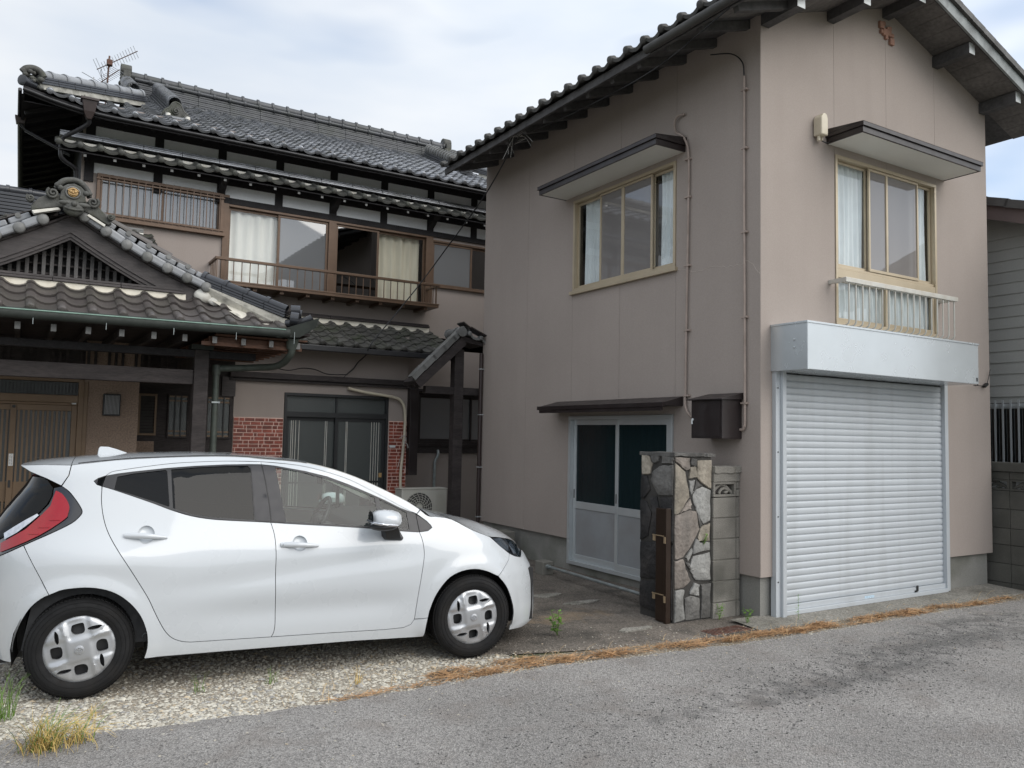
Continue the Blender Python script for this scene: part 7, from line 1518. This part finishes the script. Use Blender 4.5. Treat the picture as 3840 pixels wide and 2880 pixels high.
# ---------------------------------------------------------------- neighbour house
nh = thing('neighbour_house', 'grey lap-sided neighbour house with a barred window beyond the boundary wall', 'house', (12.5, 7.5, 0.0))
XN = 11.0; zt = lambda y: 4.80+.36*(y-5.74)
for k in range(34):
    z0 = .4+k*.1495; z1 = z0+.149
    q = MB()
    for (y0,y1) in (((3.2,4.4),(5.95,11.5)) if (z0 < 2.25 and z1 > 1.45) else ((3.2,11.5),)):
        ys_ = y0
        if zt(y0) < z1: ys_ = max(y0, 5.74+(z1-4.80)/.36)
        if ys_ < y1: q.add([(XN-.018,ys_,z0-.012),(XN-.018,y1,z0-.012),(XN-.004,y1,z1),(XN-.004,ys_,z1),(XN+.02,ys_,z0-.012),(XN+.02,y1,z0-.012)],[(0,1,2,3),(4,5,1,0)])
    if q.v: q.build('siding_board', MT['siding'], nh)
b = MB(); b.add([(XN+.002,3.2,0),(XN+.002,11.5,0),(XN+.002,11.5,zt(11.5)),(XN+.002,3.2,zt(3.2))],[(0,1,2,3)]); b.quad((XN+.002,3.2,0),(16,3.2,0),(16,3.2,3.9),(XN+.002,3.2,3.9)); b.build('back_wall', MT['siding'], nh)
MB().beam((XN-.30,2.9,zt(2.9)+.0),(XN-.30,11.5,zt(11.5)+.0),.03,.20).build('bargeboard', MT['fascia_mauve'], nh)
b = MB(); b.quad((XN-.29,2.9,zt(2.9)-.06),(XN-.29,11.5,zt(11.5)-.06),(XN,11.5,zt(11.5)-.06),(XN,2.9,zt(2.9)-.06)); b.build('soffit', MT['fascia_mauve'], nh)
b = MB(); b.prism([(XN-.33,2.8,zt(2.8)+.10),(XN-.33,11.5,zt(11.5)+.10),(XN-.33,11.5,zt(11.5)+.14),(XN-.33,2.8,zt(2.8)+.14)],(5,0,0)); b.build('roof_deck', MT['roof_slate'], nh)
q = MB(); q.box(-.03,.30,0,.33,0,.045); q.box(-.03,0,0,.33,-.06,0); rt = q.mesh('roof_slate', MT['roof_slate'])
en = Vector((0,1,.36)).normalized(); nzn = Vector((0,-.36,1)).normalized()
for k in range(28): inst('roof_slate', rt, frame(Vector((XN-.34,2.8,zt(2.8)+.145))+en*(.30*k), Vector((1,0,0)), en+nzn*(-.06), nzn), nh)
outer_frame(nh, lambda a,z,d: (XN-.02-d,a,z), 4.42, 5.93, 1.40, 2.22, -.05, .02, .045, 'alu_silver', 'window_frame')
b = MB(); b.quad((XN-.005,4.46,1.44),(XN-.005,5.9,1.44),(XN-.005,5.9,2.18),(XN-.005,4.46,2.18)); b.build('pane', MT['pane_dark'], nh); MB().quad((XN+.001,4.4,1.4),(XN+.001,5.95,1.4),(XN+.001,5.95,2.25),(XN+.001,4.4,2.25)).build('interior_wall', MT['room_dark'], nh)
gr = MB(); gr.box(XN-.13,XN-.11,4.42,5.90,2.20,2.235); gr.box(XN-.13,XN-.11,4.42,5.90,1.36,1.39)
for yy in (4.46,5.86): gr.box(XN-.11,XN-.02,yy,yy+.02,2.205,2.23); gr.box(XN-.11,XN-.02,yy,yy+.02,1.365,1.385)
gro = gr.build('window_grille', MT['alu_silver'], nh)
for i in range(15): MB().box(XN-.142,XN-.131,5.855-.0965*i-.011,5.855-.0965*i+.011,1.33,2.285).build('grille_bar', MT['alu_silver'], gro)
# ---------------------------------------------------------------- small things in the yard
pb = MB(); pb.tube([(5.62,8.25,.105),(5.50,6.12,.105)],.017,10); o = pb.build('steel_bar', MT['steel_pipe'], None, 60); tag(o, 'long galvanised pipe lying from a concrete block to the stone pillar', 'pipe')
q = MB(); q.tube([(5.622,8.29,.105),(5.620,8.22,.105)],.026,10); q.build('end_nut', MT['steel_pipe'], o, 60)
def cblock(x0,x1,y0,y1,h,label):
    q = MB(); q.box(x0,x1,y0,y1,-.005,h); o = q.build('concrete_block', MT['moss_concrete'], None, bevel=.012); tag(o, label, 'concrete block'); return o
cblock(5.56,5.72,8.28,8.46,.16,'small mossy concrete block holding the end of the galvanised pipe')
cblock(5.70,6.0,9.65,9.92,.36,'square grey concrete footing block against the garage house foundation')
cblock(5.48,5.66,10.75,10.82,.12,'flat concrete stub at the foot of the passage post')
# flakes and cracks of broken concrete
r = random.Random(3)
for i,(x,y,w,h) in enumerate(((4.55,7.9,.22,.10),(4.9,7.2,.18,.09),(4.3,7.0,.25,.06),(4.75,5.60,.2,.06),(5.0,6.75,.22,.07))):
    P = [(x+w*math.cos(a)*r.uniform(.7,1.2), y+h*math.sin(a)*r.uniform(.7,1.2)) for a in [k*math.pi/5 for k in range(10)]]
    q = MB(); q.prism([(px,py,.0005) for px,py in P],(0,0,.012)); o = q.build('concrete_flake', MT['apron_concrete'], None); tag(o, ['pale concrete flake on the yard near the concrete block','lifted concrete flake in the middle of the yard','long thin concrete flake beside the car nose','small concrete flake on the yard edge near the straw','low concrete flake close to the galvanised pipe'][i], 'debris')
